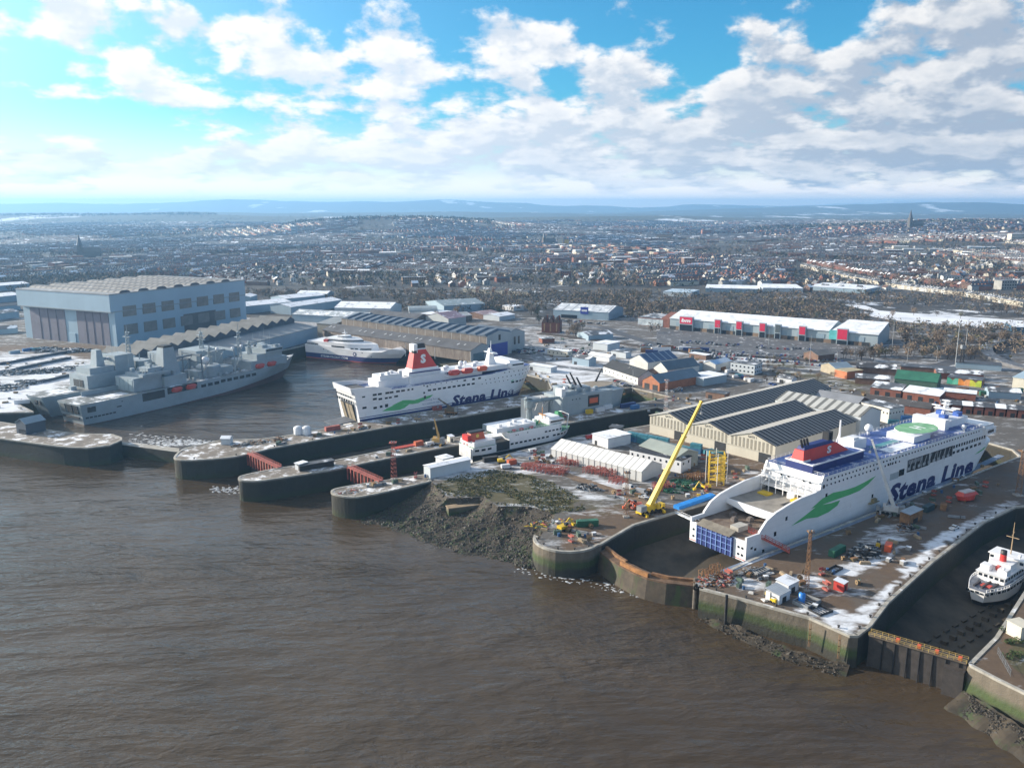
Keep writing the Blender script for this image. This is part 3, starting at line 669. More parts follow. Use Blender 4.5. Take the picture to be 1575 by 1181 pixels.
# rusty caisson of the big dry dock: curved
cz = -2.6
cpts = [G(*p, cz) for p in [(920, 845), (935, 858), (952, 869), (975, 881), (995, 889), (1025, 896), (1060, 900), (1080, 902)]]
def strip(pts, d0, d1):
    n = len(pts); A, B = [], []
    for i in range(n):
        a, b = pts[max(0, i - 1)], pts[min(n - 1, i + 1)]; L = hypot(b[0] - a[0], b[1] - a[1]); nx, ny = -(b[1] - a[1]) / L, (b[0] - a[0]) / L
        A.append((pts[i][0] + nx * d0, pts[i][1] + ny * d0)); B.append((pts[i][0] + nx * d1, pts[i][1] + ny * d1))
    return A, B
t = thing('dock_caisson', 'curved rusty caisson gate closing the big dry dock at the white ferry stern', 'dock gate', (0, 0, 0))
m = M(); A, B = strip(cpts, 0, 5); A2, B2 = strip(cpts, -1.5, 6)
for i in range(len(cpts) - 1): m.hexa([(*A2[i], -11.5), (*A2[i + 1], -11.5), (*B2[i + 1], -11.5), (*B2[i], -11.5)], [(*A[i], cz - .6), (*A[i + 1], cz - .6), (*B[i + 1], cz - .6), (*B[i], cz - .6)])
m.obj('gate_body', mat('caisson_plate', (.06, .045, .03), .75, .5, .3, rust=((.05, .075, .02), .2, .5)), t)
m = M()
for i in range(len(cpts) - 1): m.hexa([(*A[i], cz - .6), (*A[i + 1], cz - .6), (*B[i + 1], cz - .6), (*B[i], cz - .6)], [(*A[i], cz), (*A[i + 1], cz), (*B[i + 1], cz), (*B[i], cz)])
m.obj('walkway', mat('dull_rust', (.11, .07, .045), .8, .5, .4, c2=(.20, .12, .07)), t)
mA, mB = strip(cpts, .4, 1.6); m = M()
for i in range(2, 4): m.hexa([(*mA[i], cz), (*mA[i + 1], cz), (*mB[i + 1], cz), (*mB[i], cz)], [(*mA[i], cz + 1.5), (*mA[i + 1], cz + 1.5), (*mB[i + 1], cz + 1.5), (*mB[i], cz + 1.5)])
m.obj('plate_box', mat('orange_rust', (.30, .14, .05), .8, .4, .5), t)
mA, mB = strip(cpts, 3, 4.2); m = M()
for i in (0, 1, 4, 5, 6): M().hexa([(*mA[i], cz), (*mA[i + 1], cz), (*mB[i + 1], cz), (*mB[i], cz)], [(*mA[i], cz + 1.), (*mA[i + 1], cz + 1.), (*mB[i + 1], cz + 1.), (*mB[i], cz + 1.)]).obj('ballast_box', RUST, t)
# gate of the small ship's dock
a, b = G(1338, 974), G(1488, 1018); L = hypot(b[0] - a[0], b[1] - a[1]); t = thing('dock_gate', 'dark dock gate with a railed walkway and orange fittings below the small white ship', 'dock gate', (*a, 0), atan2(b[1] - a[1], b[0] - a[0]))
M().box(0, L, -1.2, 1.2, -.3, .1).obj('walkway', mat('walkway_plank', (.13, .10, .07), .8, .4, .5), t)
M().box(0, L, -.6, 3.2, -11.8, -.4).box(L * .80, L, -3.5, -.6, -11.8, -2.).obj('gate_leaf', mat('gate_iron', (.05, .042, .038)), t)
m = M()
for s_ in (-1.2, 1.2):
    for z in (.65, 1.15): m.tube((0, s_, z), (L, s_, z), .06, n=4)
    for k in range(17): m.box(k * L / 16 - .07, k * L / 16 + .07, s_ - .07, s_ + .07, .1, 1.2)
m.obj('railing', mat('weathered_yellow', (.42, .30, .10), .6, .4, .5), t)
m = M()
for k in (.3, .52, .7, .93): M().box(k * L - .5, k * L + .5, -.6, .5, .1, 1.1).obj('winch', ORANGE, t)
m = M()
for k in range(7): M().tube((L * (.15 + k * .13), -.75, -.3), (L * (.15 + k * .13), -1.0, -11.5), .22).obj('fender_post', BLACK, t)
# ------------------------------------------------------------------ ship kit
def lin(a, b, t): return a + (b - a) * t
def pw(tab):
    def f(x):
        if x <= tab[0][0]: return tab[0][1]
        for (a, va), (b, vb) in zip(tab, tab[1:]):
            if x <= b: return va + (vb - va) * (x - a) / (b - a)
        return tab[-1][1]
    return f
class Hull:
    def __init__(s, B, zb, zt, xs, xb, s0, p, sa=.0, at=(1, 1), yc=None):
        s.B, s.zb, s.zt, s.xs, s.xb, s.s0, s.p, s.sa, s.at = B, zb, zt, xs, xb, s0, p, sa, at; s.yc = B / 2 if yc is None else yc
    def frac(s, q, t):
        a = lin(*s.s0, t); f = 1.
        if q > a: f = max(0., 1 - ((q - a) / (1 - a)) ** lin(*s.p, t))
        if s.sa and q < s.sa: f *= lin(lin(*s.at, t), 1, sin(q / s.sa * pi / 2))
        return f
    def t(s, z): return min(1, max(0, (z - s.zb) / (s.zt - s.zb)))
    def hb(s, x, z):
        t = s.t(z); a, b = lin(*s.xs, t), lin(*s.xb, t); q = min(1, max(0, (x - a) / (b - a))); return s.B / 2 * s.frac(q, t)
    def near(s, x, z): return s.yc - s.hb(x, z)
    def build(s, m, levels, mats, deck, n=44, transom=None):
        qs = [i / n for i in range(n + 1)]; qs = [1 - (1 - q) ** 1.5 for q in qs]
        rows = []
        for lv in levels:
            r = []
            for q in qs:
                z = lv(q) if callable(lv) else lv
                t = s.t(z); a, b = lin(*s.xs, t), lin(*s.xb, t); r.append((a + q * (b - a), s.B / 2 * s.frac(q, t), z))
            rows.append(r)
        w = len(qs)
        for sd in (-1, 1):
            vs = [(x, s.yc + sd * h, z) for r in rows for x, h, z in r]; k = len(m.v); m.v += vs
            for i in range(len(rows) - 1):
                for j in range(w - 1):
                    f = [i * w + j, i * w + j + 1, (i + 1) * w + j + 1, (i + 1) * w + j]
                    m.f.append([q + k for q in (f if sd < 0 else f[::-1])]); m.m.append(mats[i])
        for i in range(len(rows) - 1):
            a, b = rows[i][0], rows[i + 1][0]
            m.add([(a[0], s.yc - a[1], a[2]), (a[0], s.yc + a[1], a[2]), (b[0], s.yc + b[1], b[2]), (b[0], s.yc - b[1], b[2])], [(3, 2, 1, 0)], mats[i] if transom is None else transom)
        tp = rows[-1]
        vs = [(x, s.yc - h, z) for x, h, z in tp] + [(x, s.yc + h, z) for x, h, z in tp]
        m.add(vs, [(j, j + 1, w + j + 1, w + j) for j in range(w - 1)], deck)
        return m
    def conform(s, me):
        for v in me.vertices: v.co.y = s.near(v.co.x, v.co.z) + v.co.y - .02
WINM = M().box(-.5, .5, -.10, .06, -.5, .5).mesh('window', GLASS)
PORTM = M().merge(M().lathe([(.5, 0), (.5, .18), (.001, .18)], n=8), rz=0); PORTM.v = [(x, -z, y) for x, y, z in PORTM.v]; PORTM = PORTM.mesh('porthole', GLASS)
def wins(par, H, L, name='window', me=None):
    me = me or WINM
    for x, z, w, h in L:
        o = link(name, me, par, (x, (H.near(x, z) if H else 0), z)); o.scale = (w, 1, h)
        if H:
            d = H.near(x + .5, z) - H.near(x - .5, z)
            if abs(d) > .02: o.rotation_euler[2] = math.atan(d)
def decal(par, name, pts, H, m, y=0, ext=.06):
    k = M(); tri = tessellate_polygon([[Vector((a, b, 0)) for a, b in pts]])
    yy = [(H.near(a, b) if H else y) - ext for a, b in pts]
    k.add([(a, q, b) for (a, b), q in zip(pts, yy)], [t if (pts[t[1]][0] - pts[t[0]][0]) * (pts[t[2]][1] - pts[t[0]][1]) - (pts[t[2]][0] - pts[t[0]][0]) * (pts[t[1]][1] - pts[t[0]][1]) > 0 else t[::-1] for t in tri])
    return k.obj(name, m, par)
def letters(par, s, x, z, w, h, H=None, y=0, mt=None, shear=.25, bold=.03, name='lettering'):
    me = text_mesh(name, s, w, h, shear, bold, .05, mt)
    for v in me.vertices: v.co.x += x; v.co.z += z
    if H: H.conform(me)
    else:
        for v in me.vertices: v.co.y += y
    return link(name, me, par)
def rails(par, pts, h=1.1, m=None, st=4., name='railing', r=.06):
    k = M()
    for a, b in zip(pts, pts[1:]):
        a, b = Vector(a), Vector(b); L = (b - a).length; n = max(1, int(L / st))
        for q in (h * .5, h): k.tube(a + Vector((0, 0, q)), b + Vector((0, 0, q)), r, n=4)
        for i in range(n + 1): p = a.lerp(b, i / n); k.box(p.x - r, p.x + r, p.y - r, p.y + r, p.z, p.z + h)
    return k.obj(name, m or WH, par)
LBOAT = M(); LB = Hull(3.2, 0, 2.6, (.8, 0), (7.2, 8), (.55, .6), (2, 2.2), .4, (.2, .5), 0)
LB.build(LBOAT, [0, .8, 1.5], [0, 0], 0, 16); LBOAT.taper(.8, 7.2, -1.4, 1.4, 1.5, 2.6, .8, 1., .5, 0); LBME = LBOAT.mesh('lifeboat', ORANGE)
LBWM = LBOAT.mesh('lifeboat', mat('lifeboat_red', (.5, .06, .045), .4, .15, .4))
def boat(par, x, y, z, k=1., me=None, rz=0):
    o = link('lifeboat', me or LBME, par, (x, y, z), rz); o.scale = (k, k, k); return o
def dome(par, x, y, z, r, name='radome', m=None):
    M().dome((0, 0, r * 1.7), r, 0, 12).tube((0, 0, 0), (0, 0, r), r * .35).obj(name, m or WH2, par, True).location = (x, y, z)
def pxz(fr, pts, off=0.): return [fr.V(x, y, off) for x, y in pts]
def zoomed(pts, k, ox, oy): return [(x / k + ox, y / k + oy) for x, y in pts]
# ------------------------------------------------------------------ big white ferry in the dry dock
def big_ferry():
    t = fthing('car_ferry', 'large white ferry in the dry dock with red funnel, cut open stern and green helipad', 'ferry', EFX)
    B = 28.; H = Hull(B, -10, 12.6, (54, 54), (199, 214.5), (.80, .88), (2.0, 2.3)); S2 = Hull(B, 12.6, 22, (54.5, 54.5), (203, 201), (.93, .95), (2.6, 2.8))
    m = M(); H.build(m, [-10, -2.6, -2.2, -1.9, 2, 6, 12.6], [1, 2, 3, 0, 0, 0], 0); S2.build(m, [12.6, 16, 19, 22], [0, 0, 0], 4)
    m.hexa([(24, 3, -10), (54, 0, -10), (54, B, -10), (24, B - 3, -10)], [(7, 0, -2.6), (54, 0, -2.6), (54, B, -2.6), (7, B, -2.6)], 1)
    m.box(7, 54, 0, B, -2.6, -2.2, 2).box(7, 54, 0, B, -2.2, -1.9, 3).box(7, 54, 0, B, -1.9, 5.4, 0)
    prof = [(7, 5.4), (7, 7.2), (14.7, 7.2), (18.8, 10.9), (24.4, 13.1), (32.2, 14.6), (40.2, 15.7), (49.3, 16.0), (52.8, 16.6), (53.5, 19.6), (54.6, 22.), (54.6, 5.4)]
    for y0 in (0, B - .8): m.xprism(prof, y0, y0 + .8)
    # forecastle bulwark and bulb
    m.obj('hull', [HULLW, NAVY, WH2, RED, BLUE], t)
    for y0 in (-.12, B - .75):      # bright rim along the open sides
        k = M()
        for a, b in zip(prof[2:11], prof[3:11]):
            k.hexa([(a[0], y0, a[1]), (b[0], y0, b[1]), (b[0], y0 + .9, b[1]), (a[0], y0 + .9, a[1])], [(a[0] - .3, y0, a[1] + .45), (b[0] - .3, y0, b[1] + .45), (b[0] - .3, y0 + .9, b[1] + .45), (a[0] - .3, y0 + .9, a[1] + .45)])
        k.tube((13, y0 + .4, 6.5), (16.5, y0 + .4, 5.6), .3).tube((16.5, y0 + .4, 5.6), (19.5, y0 + .4, 9.2), .3)
        k.obj('bulwark_rim', WH2, t)
    dk = mat('rusty_car_deck', (.13, .075, .045), .8, .5, .25, c2=(.22, .17, .13)); M().box(8, 53.5, .8, B - .8, 5.4, 5.6).obj('car_deck', dk, t)
    u = M().box(28.5, 56, .8, B - .8, 10.0, 10.6); u.obj('upper_deck', mat('worn_grey_deck', (.25, .23, .20), .8, .3, .2), t)
    k = M().box(27.8, 28.6, .8, B - .8, 9.0, 11.0); k.yprism([(.8, 9), (7, 7.9), (13, 7.6), (20, 7.9), (B - .8, 9)], 27.9, 28.5); k.obj('deck_beam', WH2, t)
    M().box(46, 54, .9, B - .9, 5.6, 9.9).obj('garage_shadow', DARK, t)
    # ramp at the stern
    rp = M().hexa([(6.2, 6, -2.2), (6.9, 6, -2.2), (6.9, 24, -2.2), (6.2, 24, -2.2)], [(6.2, 6, 5.6), (6.9, 6, 5.6), (6.9, 24, 5.6), (6.2, 24, 5.6)])
    r_ = rp.obj('stern_ramp', NAVY, t); k = M()
    for i in range(8): k.box(5.9, 6.2, 6.3 + i * 2.45, 6.6 + i * 2.45, -2.2, 5.6)
    for z in (-.2, 2.2, 4.4): k.box(6.0, 6.2, 6, 24, z, z + .2)
    k.obj('frame', mat('pale_blue_paint', (.18, .28, .55), .5), r_)
    M().hexa([(5.6, 7, 5.6), (9.5, 7, 6.6), (9.5, 23.5, 6.6), (5.6, 23.5, 5.6)], [(5.6, 7, 5.9), (9.5, 7, 7.4), (9.5, 23.5, 7.4), (5.6, 23.5, 5.9)]).obj('ramp_flap', mat('worn_plate', (.17, .15, .12), .8, .3, .4), r_)
    for y in (1.8, 3.6, 26): 
        for z in (-.2, 2.6): link('porthole', PORTM, t, (7, y, z), -pi / 2).scale = (1.0, 1, 1.0)
    M().box(12, 18, 8, 12, 5.6, 7.6).obj('winch_house', mat('dull_white', (.4, .38, .34), .6, .3, .4), t)
    for i in range(5):
        o = M().box(0, 2.6, 0, 1.8, 0, 1.5).box(.4, 2.0, .2, 1.6, 1.5, 2.0).obj('deck_gear', mat('gear_grey', (.12, .10, .09), .7, .5, .5), t); o.location = (16 + U(0, 10), 4 + i * 4, 5.6)
    # aft end of the accommodation: galleries
    k = M()
    for z, x in ((13.2, 49.5), (16.4, 50.5), (19.4, 52)): k.box(x, 54.6, .3, B - .3, z, z + .35)
    for i in range(8): k.box(49.6, 49.9, 1 + i * 3.6, 1.3 + i * 3.6, 10.6, 19.4)
    k.tube((50, 27, 10.8), (53, 27, 16), .25).tube((50, 24, 16), (50, 27, 13), .2).tube((49.8, 20, 16.4), (49.8, 27, 19.2), .18)
    k.obj('stern_gallery', WH2, t)
    for z, x in ((13.5, 49.7), (16.7, 50.7), (19.7, 52.2)): rails(t, [(x, .5, z), (x, B - .5, z)], 1.1)
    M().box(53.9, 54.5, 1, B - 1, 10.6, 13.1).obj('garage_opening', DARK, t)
    M().box(49, 52, 9.5, 13, 10.6, 13).obj('lift_house', WH2, t); M().box(46.5, 50.5, 4.5, 9.5, 10.6, 11.7).obj('scaffold_stack', YEL, t); M().box(44, 48, 19, 24, 10.6, 11.3).obj('scaffold_stack', YEL, t)
    M().box(40, 45.5, 5.5, 9.5, 10.6, 10.68).obj('deck_hatch', BLACK, t)
    for x, y in ((54.3, 20), (54.3, 16.5), (54.3, 9), (54.3, 6)): link('porthole', PORTM, t, (x, y, 18), -pi / 2).scale = (.9, 1, .9)
    # funnel and casing
    z = 22.
    c = M().taper(54.5, 92, 5.5, 18.5, z, z + 3.2, 0, 0, 0); c.obj('funnel_casing', NAVY, t)
    M().box(54.2, 92.4, 5.2, 5.7, z + 3.2, z + 3.7).box(54.2, 54.7, 5.7, 18.5, z + 3.2, z + 3.7).box(92, 92.4, 5.7, 18.8, z + 3.2, z + 3.7).box(54.2, 92, 18.4, 18.8, z + 3.2, z + 3.7).obj('casing_rim', WH2, t)
    M().box(54.8, 92, 5.8, 18.3, z + 3.2, z + 3.3).obj('casing_roof', BLUE, t)
    f = M().taper(55, 88, 10.4, 16.6, z + 3.3, z + 8.0, 1.2, 8.5, .9); fo_ = f.obj('funnel', RED, t)
    M().box(54.7, 60, 10.2, 16.8, z + 3.3, z + 4.0).obj('funnel_stripe', WH2, fo_); M().taper(57, 78.5, 11.6, 15.4, z + 8.0, z + 9.4, .5, 2, .4).obj('funnel_top', NAVY, fo_)
    letters(fo_, 'S', 72, z + 4.3, 3.0, 3.3, None, 10.62, WH2, 0, .05, 'emblem')
    for x in (57.5, 59.5, 61.5): M().tube((x, 13, z + 9), (x - 1.2, 13, z + 12.4), .55).obj('exhaust_pipe', BLACK, t)
    for x in (74.5, 76.5): M().box(x, x + 1.1, 12, 15, z + 9, z + 13).obj('exhaust_pipe', BLACK, t)
    # deck houses, mast, helipad
    M().box(98, 108, 14, 21, z, z + 4.6).box(99, 103, 15, 18, z + 4.6, z + 5.6).obj('deck_house', WH2, t)
    M().tube((103, 24.5, z), (103, 24.5, z + 11.5), .55, .4).tube((99, 24, z), (103, 24.5, z + 6), .25).obj('mast', WH2, t)
    k = M(); k.box(132, 147, 4.6, 18.0, z, z + 2.9); k.obj('helipad_base', WH2, t)
    P = [(147.5 + 12.8 * cos(a * pi / 8 + .2) * (1.04 if a % 2 else 1), 12 + 8.4 * sin(a * pi / 8 + .2)) for a in range(16)]
    hp = M().prism(P, z + 2.9, z + 3.4, 0, 1, True).obj('helipad', [WH2, mat('helipad_green', (.14, .38, .17), .6, .25, .2, c2=(.26, .48, .28), snow=.3)], t)
    P2 = [(148.5 + (x - 148.5) * .62, 12 + (y - 12) * .62) for x, y in P]; P3 = [(148.5 + (x - 148.5) * .56, 12 + (y - 12) * .56) for x, y in P]
    k = M()
    k.box(146, 147, 9, 15, z + 3.41, z + 3.44).box(150, 151, 9, 15, z + 3.41, z + 3.44).box(147, 150, 11.5, 12.5, z + 3.41, z + 3.44)
    k.obj('landing_mark', WH2, hp)
    for i in range(16): a, b = P[i], P[(i + 1) % 16]
    rails(t, [(110, 26, z), (131, 26, z)], 1.2); rails(t, [(108.5, 9, z), (131, 9, z)], 1.2)
    M().box(109, 130, 2.2, 8.5, z, z + .15).obj('snowy_deck', SNOWY, t); M().box(109.5, 130, 10, 13.5, z, z + .2).obj('rescue_zone', mat('teal_deck', (.08, .25, .28), .6, .3, .2, snow=.3), t)
    # bridge
    M().box(166, 170, 7.5, 24, z, z + 5).box(170, 192, 9, 21, z, z + 3.4).obj('wheelhouse', WH2, t)
    M().box(191, 200.5, -1.5, B + 1.5, z - 4.6, z - 1.2).box(189, 199, -.8, B + .8, z - 1.2, z + .6).obj('bridge_wing', WH2, t)
    k = M(); k.box(200.4, 200.7, 0, B, z - 3.6, z - 1.9); k.box(192, 198, -1.62, -1.4, z - 3.6, z - 2.2); k.obj('bridge_window', GLASS, t)
    k = M().lattice((178, 14, z + 3.4), (179, 14, z + 12), 3, 1.2, 6, .14); k.box(176, 181, 9, 19, z + 8, z + 8.3).box(177, 181, 12, 16, z + 10.4, z + 10.6)
    k.obj('radar_mast', WH2, t)
    for y, zz in ((9, 8.4), (19, 8.4), (14, 11.5)): M().box(178, 179.4, y - 2, y + 2, z + zz + .5, z + zz + .9).tube((178.7, y, z + zz), (178.7, y, z + zz + .5), .3).obj('radar', WH2, t)
    for x, y in ((174, 12), (183, 18), (186, 11)): M().box(x, x + 4, y, y + 3, z + 3.4, z + 5.4).obj('deck_locker', mat('locker_blue', (.05, .12, .4), .5, .2, .4), t)
    dome(t, 172.7, 1.6, z, 1.2); dome(t, 129, 25.5, z, 2.0); dome(t, 76, 24.5, z, 1.0)
    rails(t, [(55, .25, z), (189, .25, z)], 1.25, None, 3.); rails(t, [(55, B - .25, z), (189, B - .25, z)], 1.25, None, 3.); rails(t, [(55, .3, z), (55, B - .3, z)], 1.25, None, 3.)
    # side: windows, openings, colours
    wins(t, S2, [(x, 20.3, .8, .85) for x in [57 + i * 2.62 for i in range(50)]], 'porthole', PORTM)
    wins(t, S2, [(x, 18.1, .8, .85) for x in [57 + i * 2.9 for i in range(20)]], 'porthole', PORTM)
    wins(t, S2, [(161.6 + i * 2.55, 16.3, 1.5, 1.5) for i in range(13)]); wins(t, S2, [(161.8 + i * 4.3, 13.4, 2.6, 1.3) for i in range(7)])
    wins(t, S2, [(x, 18.3, .9, 1.) for x in (103, 104.8, 106.8, 109)]); wins(t, H, [(57.2, 13.8, 1.3, 1.4), (54.9, 17.9, 1.4, 1.5), (31, 9.6, 1.2, 1.6), (24.3, 4.8, 1.4, 1.8), (10.2, 2.4, 1.2, .9), (12.4, 1.4, 1.2, 1.0), (17.5, -.5, 1.3, 1.2)])
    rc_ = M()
    for x0, x1, z0 in ((119.5, 138.4, 11.4), (139.4, 160.3, 12.2)): rc_.box(x0, x1, -.10, .3, z0, 17.2)  # solid dark slabs, the shade of the recess put into their colour
    ro = rc_.obj('lifeboat_recess_shade', DARK, t); k = M()
    for x in (119.4, 126, 132, 138.4, 139.4, 146, 153, 160.2): k.box(x - .15, x + .15, -.2, .1, 11.6, 17.3)
    for i in range(9): k.tube((121 + i * 4.3, -.18, 12.2), (123 + i * 4.3, -.18, 16.8), .18, n=4); k.box(120 + i * 4.4, 122.2 + i * 4.4, -.2, .0, 12.2, 13.6)
    k.obj('davit', mat('davit_grey', (.38, .40, .42), .5), ro)
    for i in range(6): M().box(120.4 + i * 1.9, 121.9 + i * 1.9, -.22, 0, 15.2, 16.9).obj('hatch_panel', STEEL, ro)
    M().box(105.5, 112.5, -.09, .1, 10.4, 13.4).obj('side_shutter', mat('shutter_grey', (.36, .40, .42), .5), t); wins(t, H, [(115, 12.4, 4.4, 3.0)], 'side_opening')
    lo = zoomed([(520, 585), (580, 540), (640, 492), (700, 482), (742, 468), (730, 492), (690, 522), (640, 545), (590, 552)], 2.944, 1040, 610)
    up = zoomed([(610, 507), (660, 462), (710, 434), (760, 424), (810, 408), (850, 388), (905, 357), (870, 395), (830, 425), (790, 442), (745, 458), (690, 478)], 2.944, 1040, 610)
    for q in (lo, up): decal(t, 'leaf_emblem', pxz(EFX, q, 0), H, GREEN)
    decal(t, 'leaf_emblem', [(183.5, 8.5), (187, 9.3), (191, 10.0), (198, 11.8), (193, 9.6), (188, 8.7)], H, GREEN)
    letters(t, 'Stena Line', 105.6, -1.0, 78, 9.0, H, 0, mat('lettering_navy', (.012, .016, .11), .4), .2, .045)
    wins(t, H, [(92.4, 6.0, 1.2, 1.6)], 'pilot_door'); M().box(89, 96, -1.6, -.2, 3.2, 3.4).box(91.5, 94, -1.5, -.2, 3.4, 5).obj('hanging_stage', mat('stage_wood', (.25, .2, .1), .7), t)
    M().dome((0, 0, 0), 2.2, 0, 10, .7).obj('bow_bulwark', WH2, t, True).location = (211, B / 2, 11.5)
big_ferry()
# ------------------------------------------------------------------ white ferry alongside the long pier
def white_ferry():
    t = fthing('passenger_ferry', 'white ferry afloat by the long pier with tall tapered red funnel', 'ferry', ST2)
    B = 26.; H = Hull(B, -10.5, 20, (3, -2), (130, 147), (.80, .86), (1.8, 2.0))
    top = lambda q: pw([(0, 17.4), (.1, 17.4), (.45, 17.4), (.7, 17.9), (.84, 20), (.94, 20.2), (.945, 16), (1, 15.2)])(q)
    m = M(); H.build(m, [-10.5, 1.2, 1.9, 2.4, 7, 12, top], [1, 0, 1, 0, 0, 0], 2, 60, 0)
    m.xprism([(-2, 17.4), (-3.5, 21.2), (12, 20.6), (24, 18.2), (24, 17.4)], 0, .6).xprism([(-2, 17.4), (-3.5, 21.2), (12, 20.6), (24, 18.2), (24, 17.4)], B - .6, B); m.hexa([(-3.2, .6, 17.4), (-2.2, .6, 17.4), (-2.2, B - .6, 17.4), (-3.2, B - .6, 17.4)], [(-4.1, .6, 21.2), (-3.3, .6, 21.2), (-3.3, B - .6, 21.2), (-4.1, B - .6, 21.2)])
    m.obj('hull', [HULLW, NAVY, BLUE], t)
    d = M().hexa([(1.0, 4, -.5), (1.5, 4, -.5), (1.5, 20.5, -.5), (1.0, 20.5, -.5)], [(-1.6, 4, 10.4), (-.8, 4, 10.4), (-.8, 20.5, 10.4), (-1.6, 20.5, 10.4)])
    st = d.obj('stern_door', DARK, t); k = M()
    for y0, y1 in ((4.2, 8.6), (9.4, 12.8), (15.6, 19.4)): k.hexa([(.7, y0, -.4), (.95, y0, -.4), (.95, y1, -.4), (.7, y1, -.4)], [(-1.9, y0, 10.), (-1.65, y0, 10.), (-1.65, y1, 10.), (-1.9, y1, 10.)])
    k.obj('door_leaf', mat('tan_door', (.27, .22, .15), .7, .3, .3), st)
    rp = M().hexa([(-14, 5, -1.6), (1, 5, -.9), (1, 19, -.9), (-14, 19, -1.6)], [(-14, 5, -1.1), (1, 5, -.2), (1, 19, -.2), (-14, 19, -1.1)]); rp.obj('stern_ramp', mat('ramp_grey', (.10, .11, .13), .7, .3, .3), t)
    for i in range(7):
        o = link('window', WINM, t, (-2.35, 3.2 + i * 3.2, 12.2), -pi / 2); o.scale = (1.9, 2, 1.5)
        o = link('window', WINM, t, (-2.75, 3.2 + i * 3.2, 15.3), -pi / 2); o.scale = (1.7 if i % 2 else 2.4, 2, .8)
    M().box(-1.5, 11, 3, B - 3, 17.4, 18.6).obj('mooring_deck', mat('dark_deck', (.09, .085, .085), .7, .3, .4), t); M().box(10, 22, 3, 14, 17.45, 18.0).obj('canvas_cover', mat('pale_canvas', (.6, .55, .48), .8), t)
    M().box(18, 40, 6, 20, 17.4, 22.2).box(20, 36, 7.5, 18, 22.2, 25).obj('aft_house', WH, t)
    for x, y in ((21, 8), (26, 9), (30, 12), (34, 8)): M().box(x, x + 2.2, y, y + 2, 25, 26.6).obj('ventilator', WH, t)
    M().box(40, 96, 4, 22, 17.6, 22.4).obj('boat_deck_house', WH, t); M().box(40, 64, 6, 20, 22.4, 25.2).obj('funnel_house', WH, t); M().box(41, 64, 5.8, 6.0, 24.2, 25.0).box(66, 82, 3.9, 4.0, 21.4, 22.3).obj('blue_band', NAVY, t)
    f = M().taper(43.5, 63.5, 8, 16, 25.2, 38.6, 3, 8.6, 1.3); fu = f.obj('funnel', RED, t)
    M().taper(43.2, 63.8, 7.8, 16.2, 25.2, 26.6, .3, .3, .1).obj('funnel_stripe', WH2, fu); M().taper(46.3, 55, 9.2, 14.8, 38.6, 39.4, 0, 0, 0).obj('funnel_stripe', WH2, fu)
    M().box(46, 48.6, 9, 15, 36.8, 42.3).obj('funnel_lattice', WH2, fu); M().box(45.8, 48, 8.8, 12, 36.5, 38.2).obj('funnel_grille', BLACK, fu); M().taper(48.6, 55, 9.6, 14.4, 39.4, 42.4, 0, .6, .3).obj('funnel_cap', BLACK, fu)
    letters(fu, 'S', 50.4, 29.6, 4.0, 6.0, None, 8.42, WH2, 0, .06, 'emblem')
    me = None
    for x in (67, 77.5): boat(t, x, 1.6, 20.6, 1.25, LBWM)
    boat(t, 90, 1.6, 20.9, 1.15); M().box(66, 100, .8, 3.6, 20.2, 20.6).obj('boat_platform', WH, t)
    for i in range(7): M().box(66.5 + i * 5, 66.9 + i * 5, 3.4, 3.9, 20.2, 24).obj('davit', WH2, t)
    M().box(96, 118, 3, 23, 19.6, 22.6).obj('forward_house', WH, t); 
    k = M().box(117, 128, -1, 27, 20, 23.4).taper(117.5, 127, 2, 24, 23.4, 24.6, .5, 1, .5); b = k.obj('bridge', WH2, t)
    M().box(127.9, 128.2, 0, 26, 21.7, 22.9).box(118, 127.5, -1.15, -.95, 21.8, 22.8).obj('bridge_window', GLASS, b)
    rails(t, [(110, 0, 24.6), (126, -.6, 24.6)], 1.1)
    k = M().taper(105, 111.5, 9, 14, 22.6, 33.5, 2, 3, 1.6).box(106.5, 110, 6, 17, 30.5, 30.9).tube((108.5, 11.5, 33), (108.8, 11.5, 38.5), .25); k.obj('mast', WH2, t)
    M().box(109, 113, 9, 14, 29, 29.4).box(110.5, 111.2, 9.2, 13.8, 29.6, 30.2).obj('radar', WH2, t); dome(t, 84, 12, 22.4, 1.8); dome(t, 90, 16, 22.4, 1.3)
    for x, y in ((70, 12), (74, 16), (80, 10), (94, 12), (99, 17)): M().box(x, x + 2.8, y, y + 2.4, 22.4, 24.2).obj('ventilator', WH, t)
    rails(t, [(24, .2, 17.5), (64, .2, 17.5)], 1.2); rails(t, [(40, 4.2, 22.4), (96, 4.2, 22.4)], 1.1); rails(t, [(128, 2, 20.2), (138, 6, 16)], 1.1)
    w = []
    w += [(x, 15.5, 2.7, 1.25) for x in (12, 15.6, 20.8, 23.8, 28.4, 32)] + [(36, 15.5, 1.6, 1.2), (38.9, 15.5, 1.4, 1.1)]
    w += [(12, 12.8, 2.7, 1.3), (15.8, 12.3, 2.5, 1.2), (20, 12.3, 2, 1.1), (22.8, 12.3, 2, 1.1), (27, 12.5, 2.7, 1.2), (12, 7.2, 2.4, 1.4), (16.2, 7.4, 1.8, 1.5), (20, 7.5, 2.1, 2.), (4.7, 8.3, 2.8, 1.3), (4.4, 15.2, 2, .9)]
    w += [(51.5 + i * 3.8, 13.2, 2.4, 1.2) for i in range(10)] + [(86, 16.2, 2.2, 1.2), (91, 16.3, 2.2, 1.2), (79, 16.2, 2., 1.1), (47.5, 12, 1.3, 1.2), (50, 16, 1.2, 1), (47.5, 16.8, .9, .9)]
    w += [(119 + i * 3.9, 10.1, 2.5, 1.2) for i in range(4)]
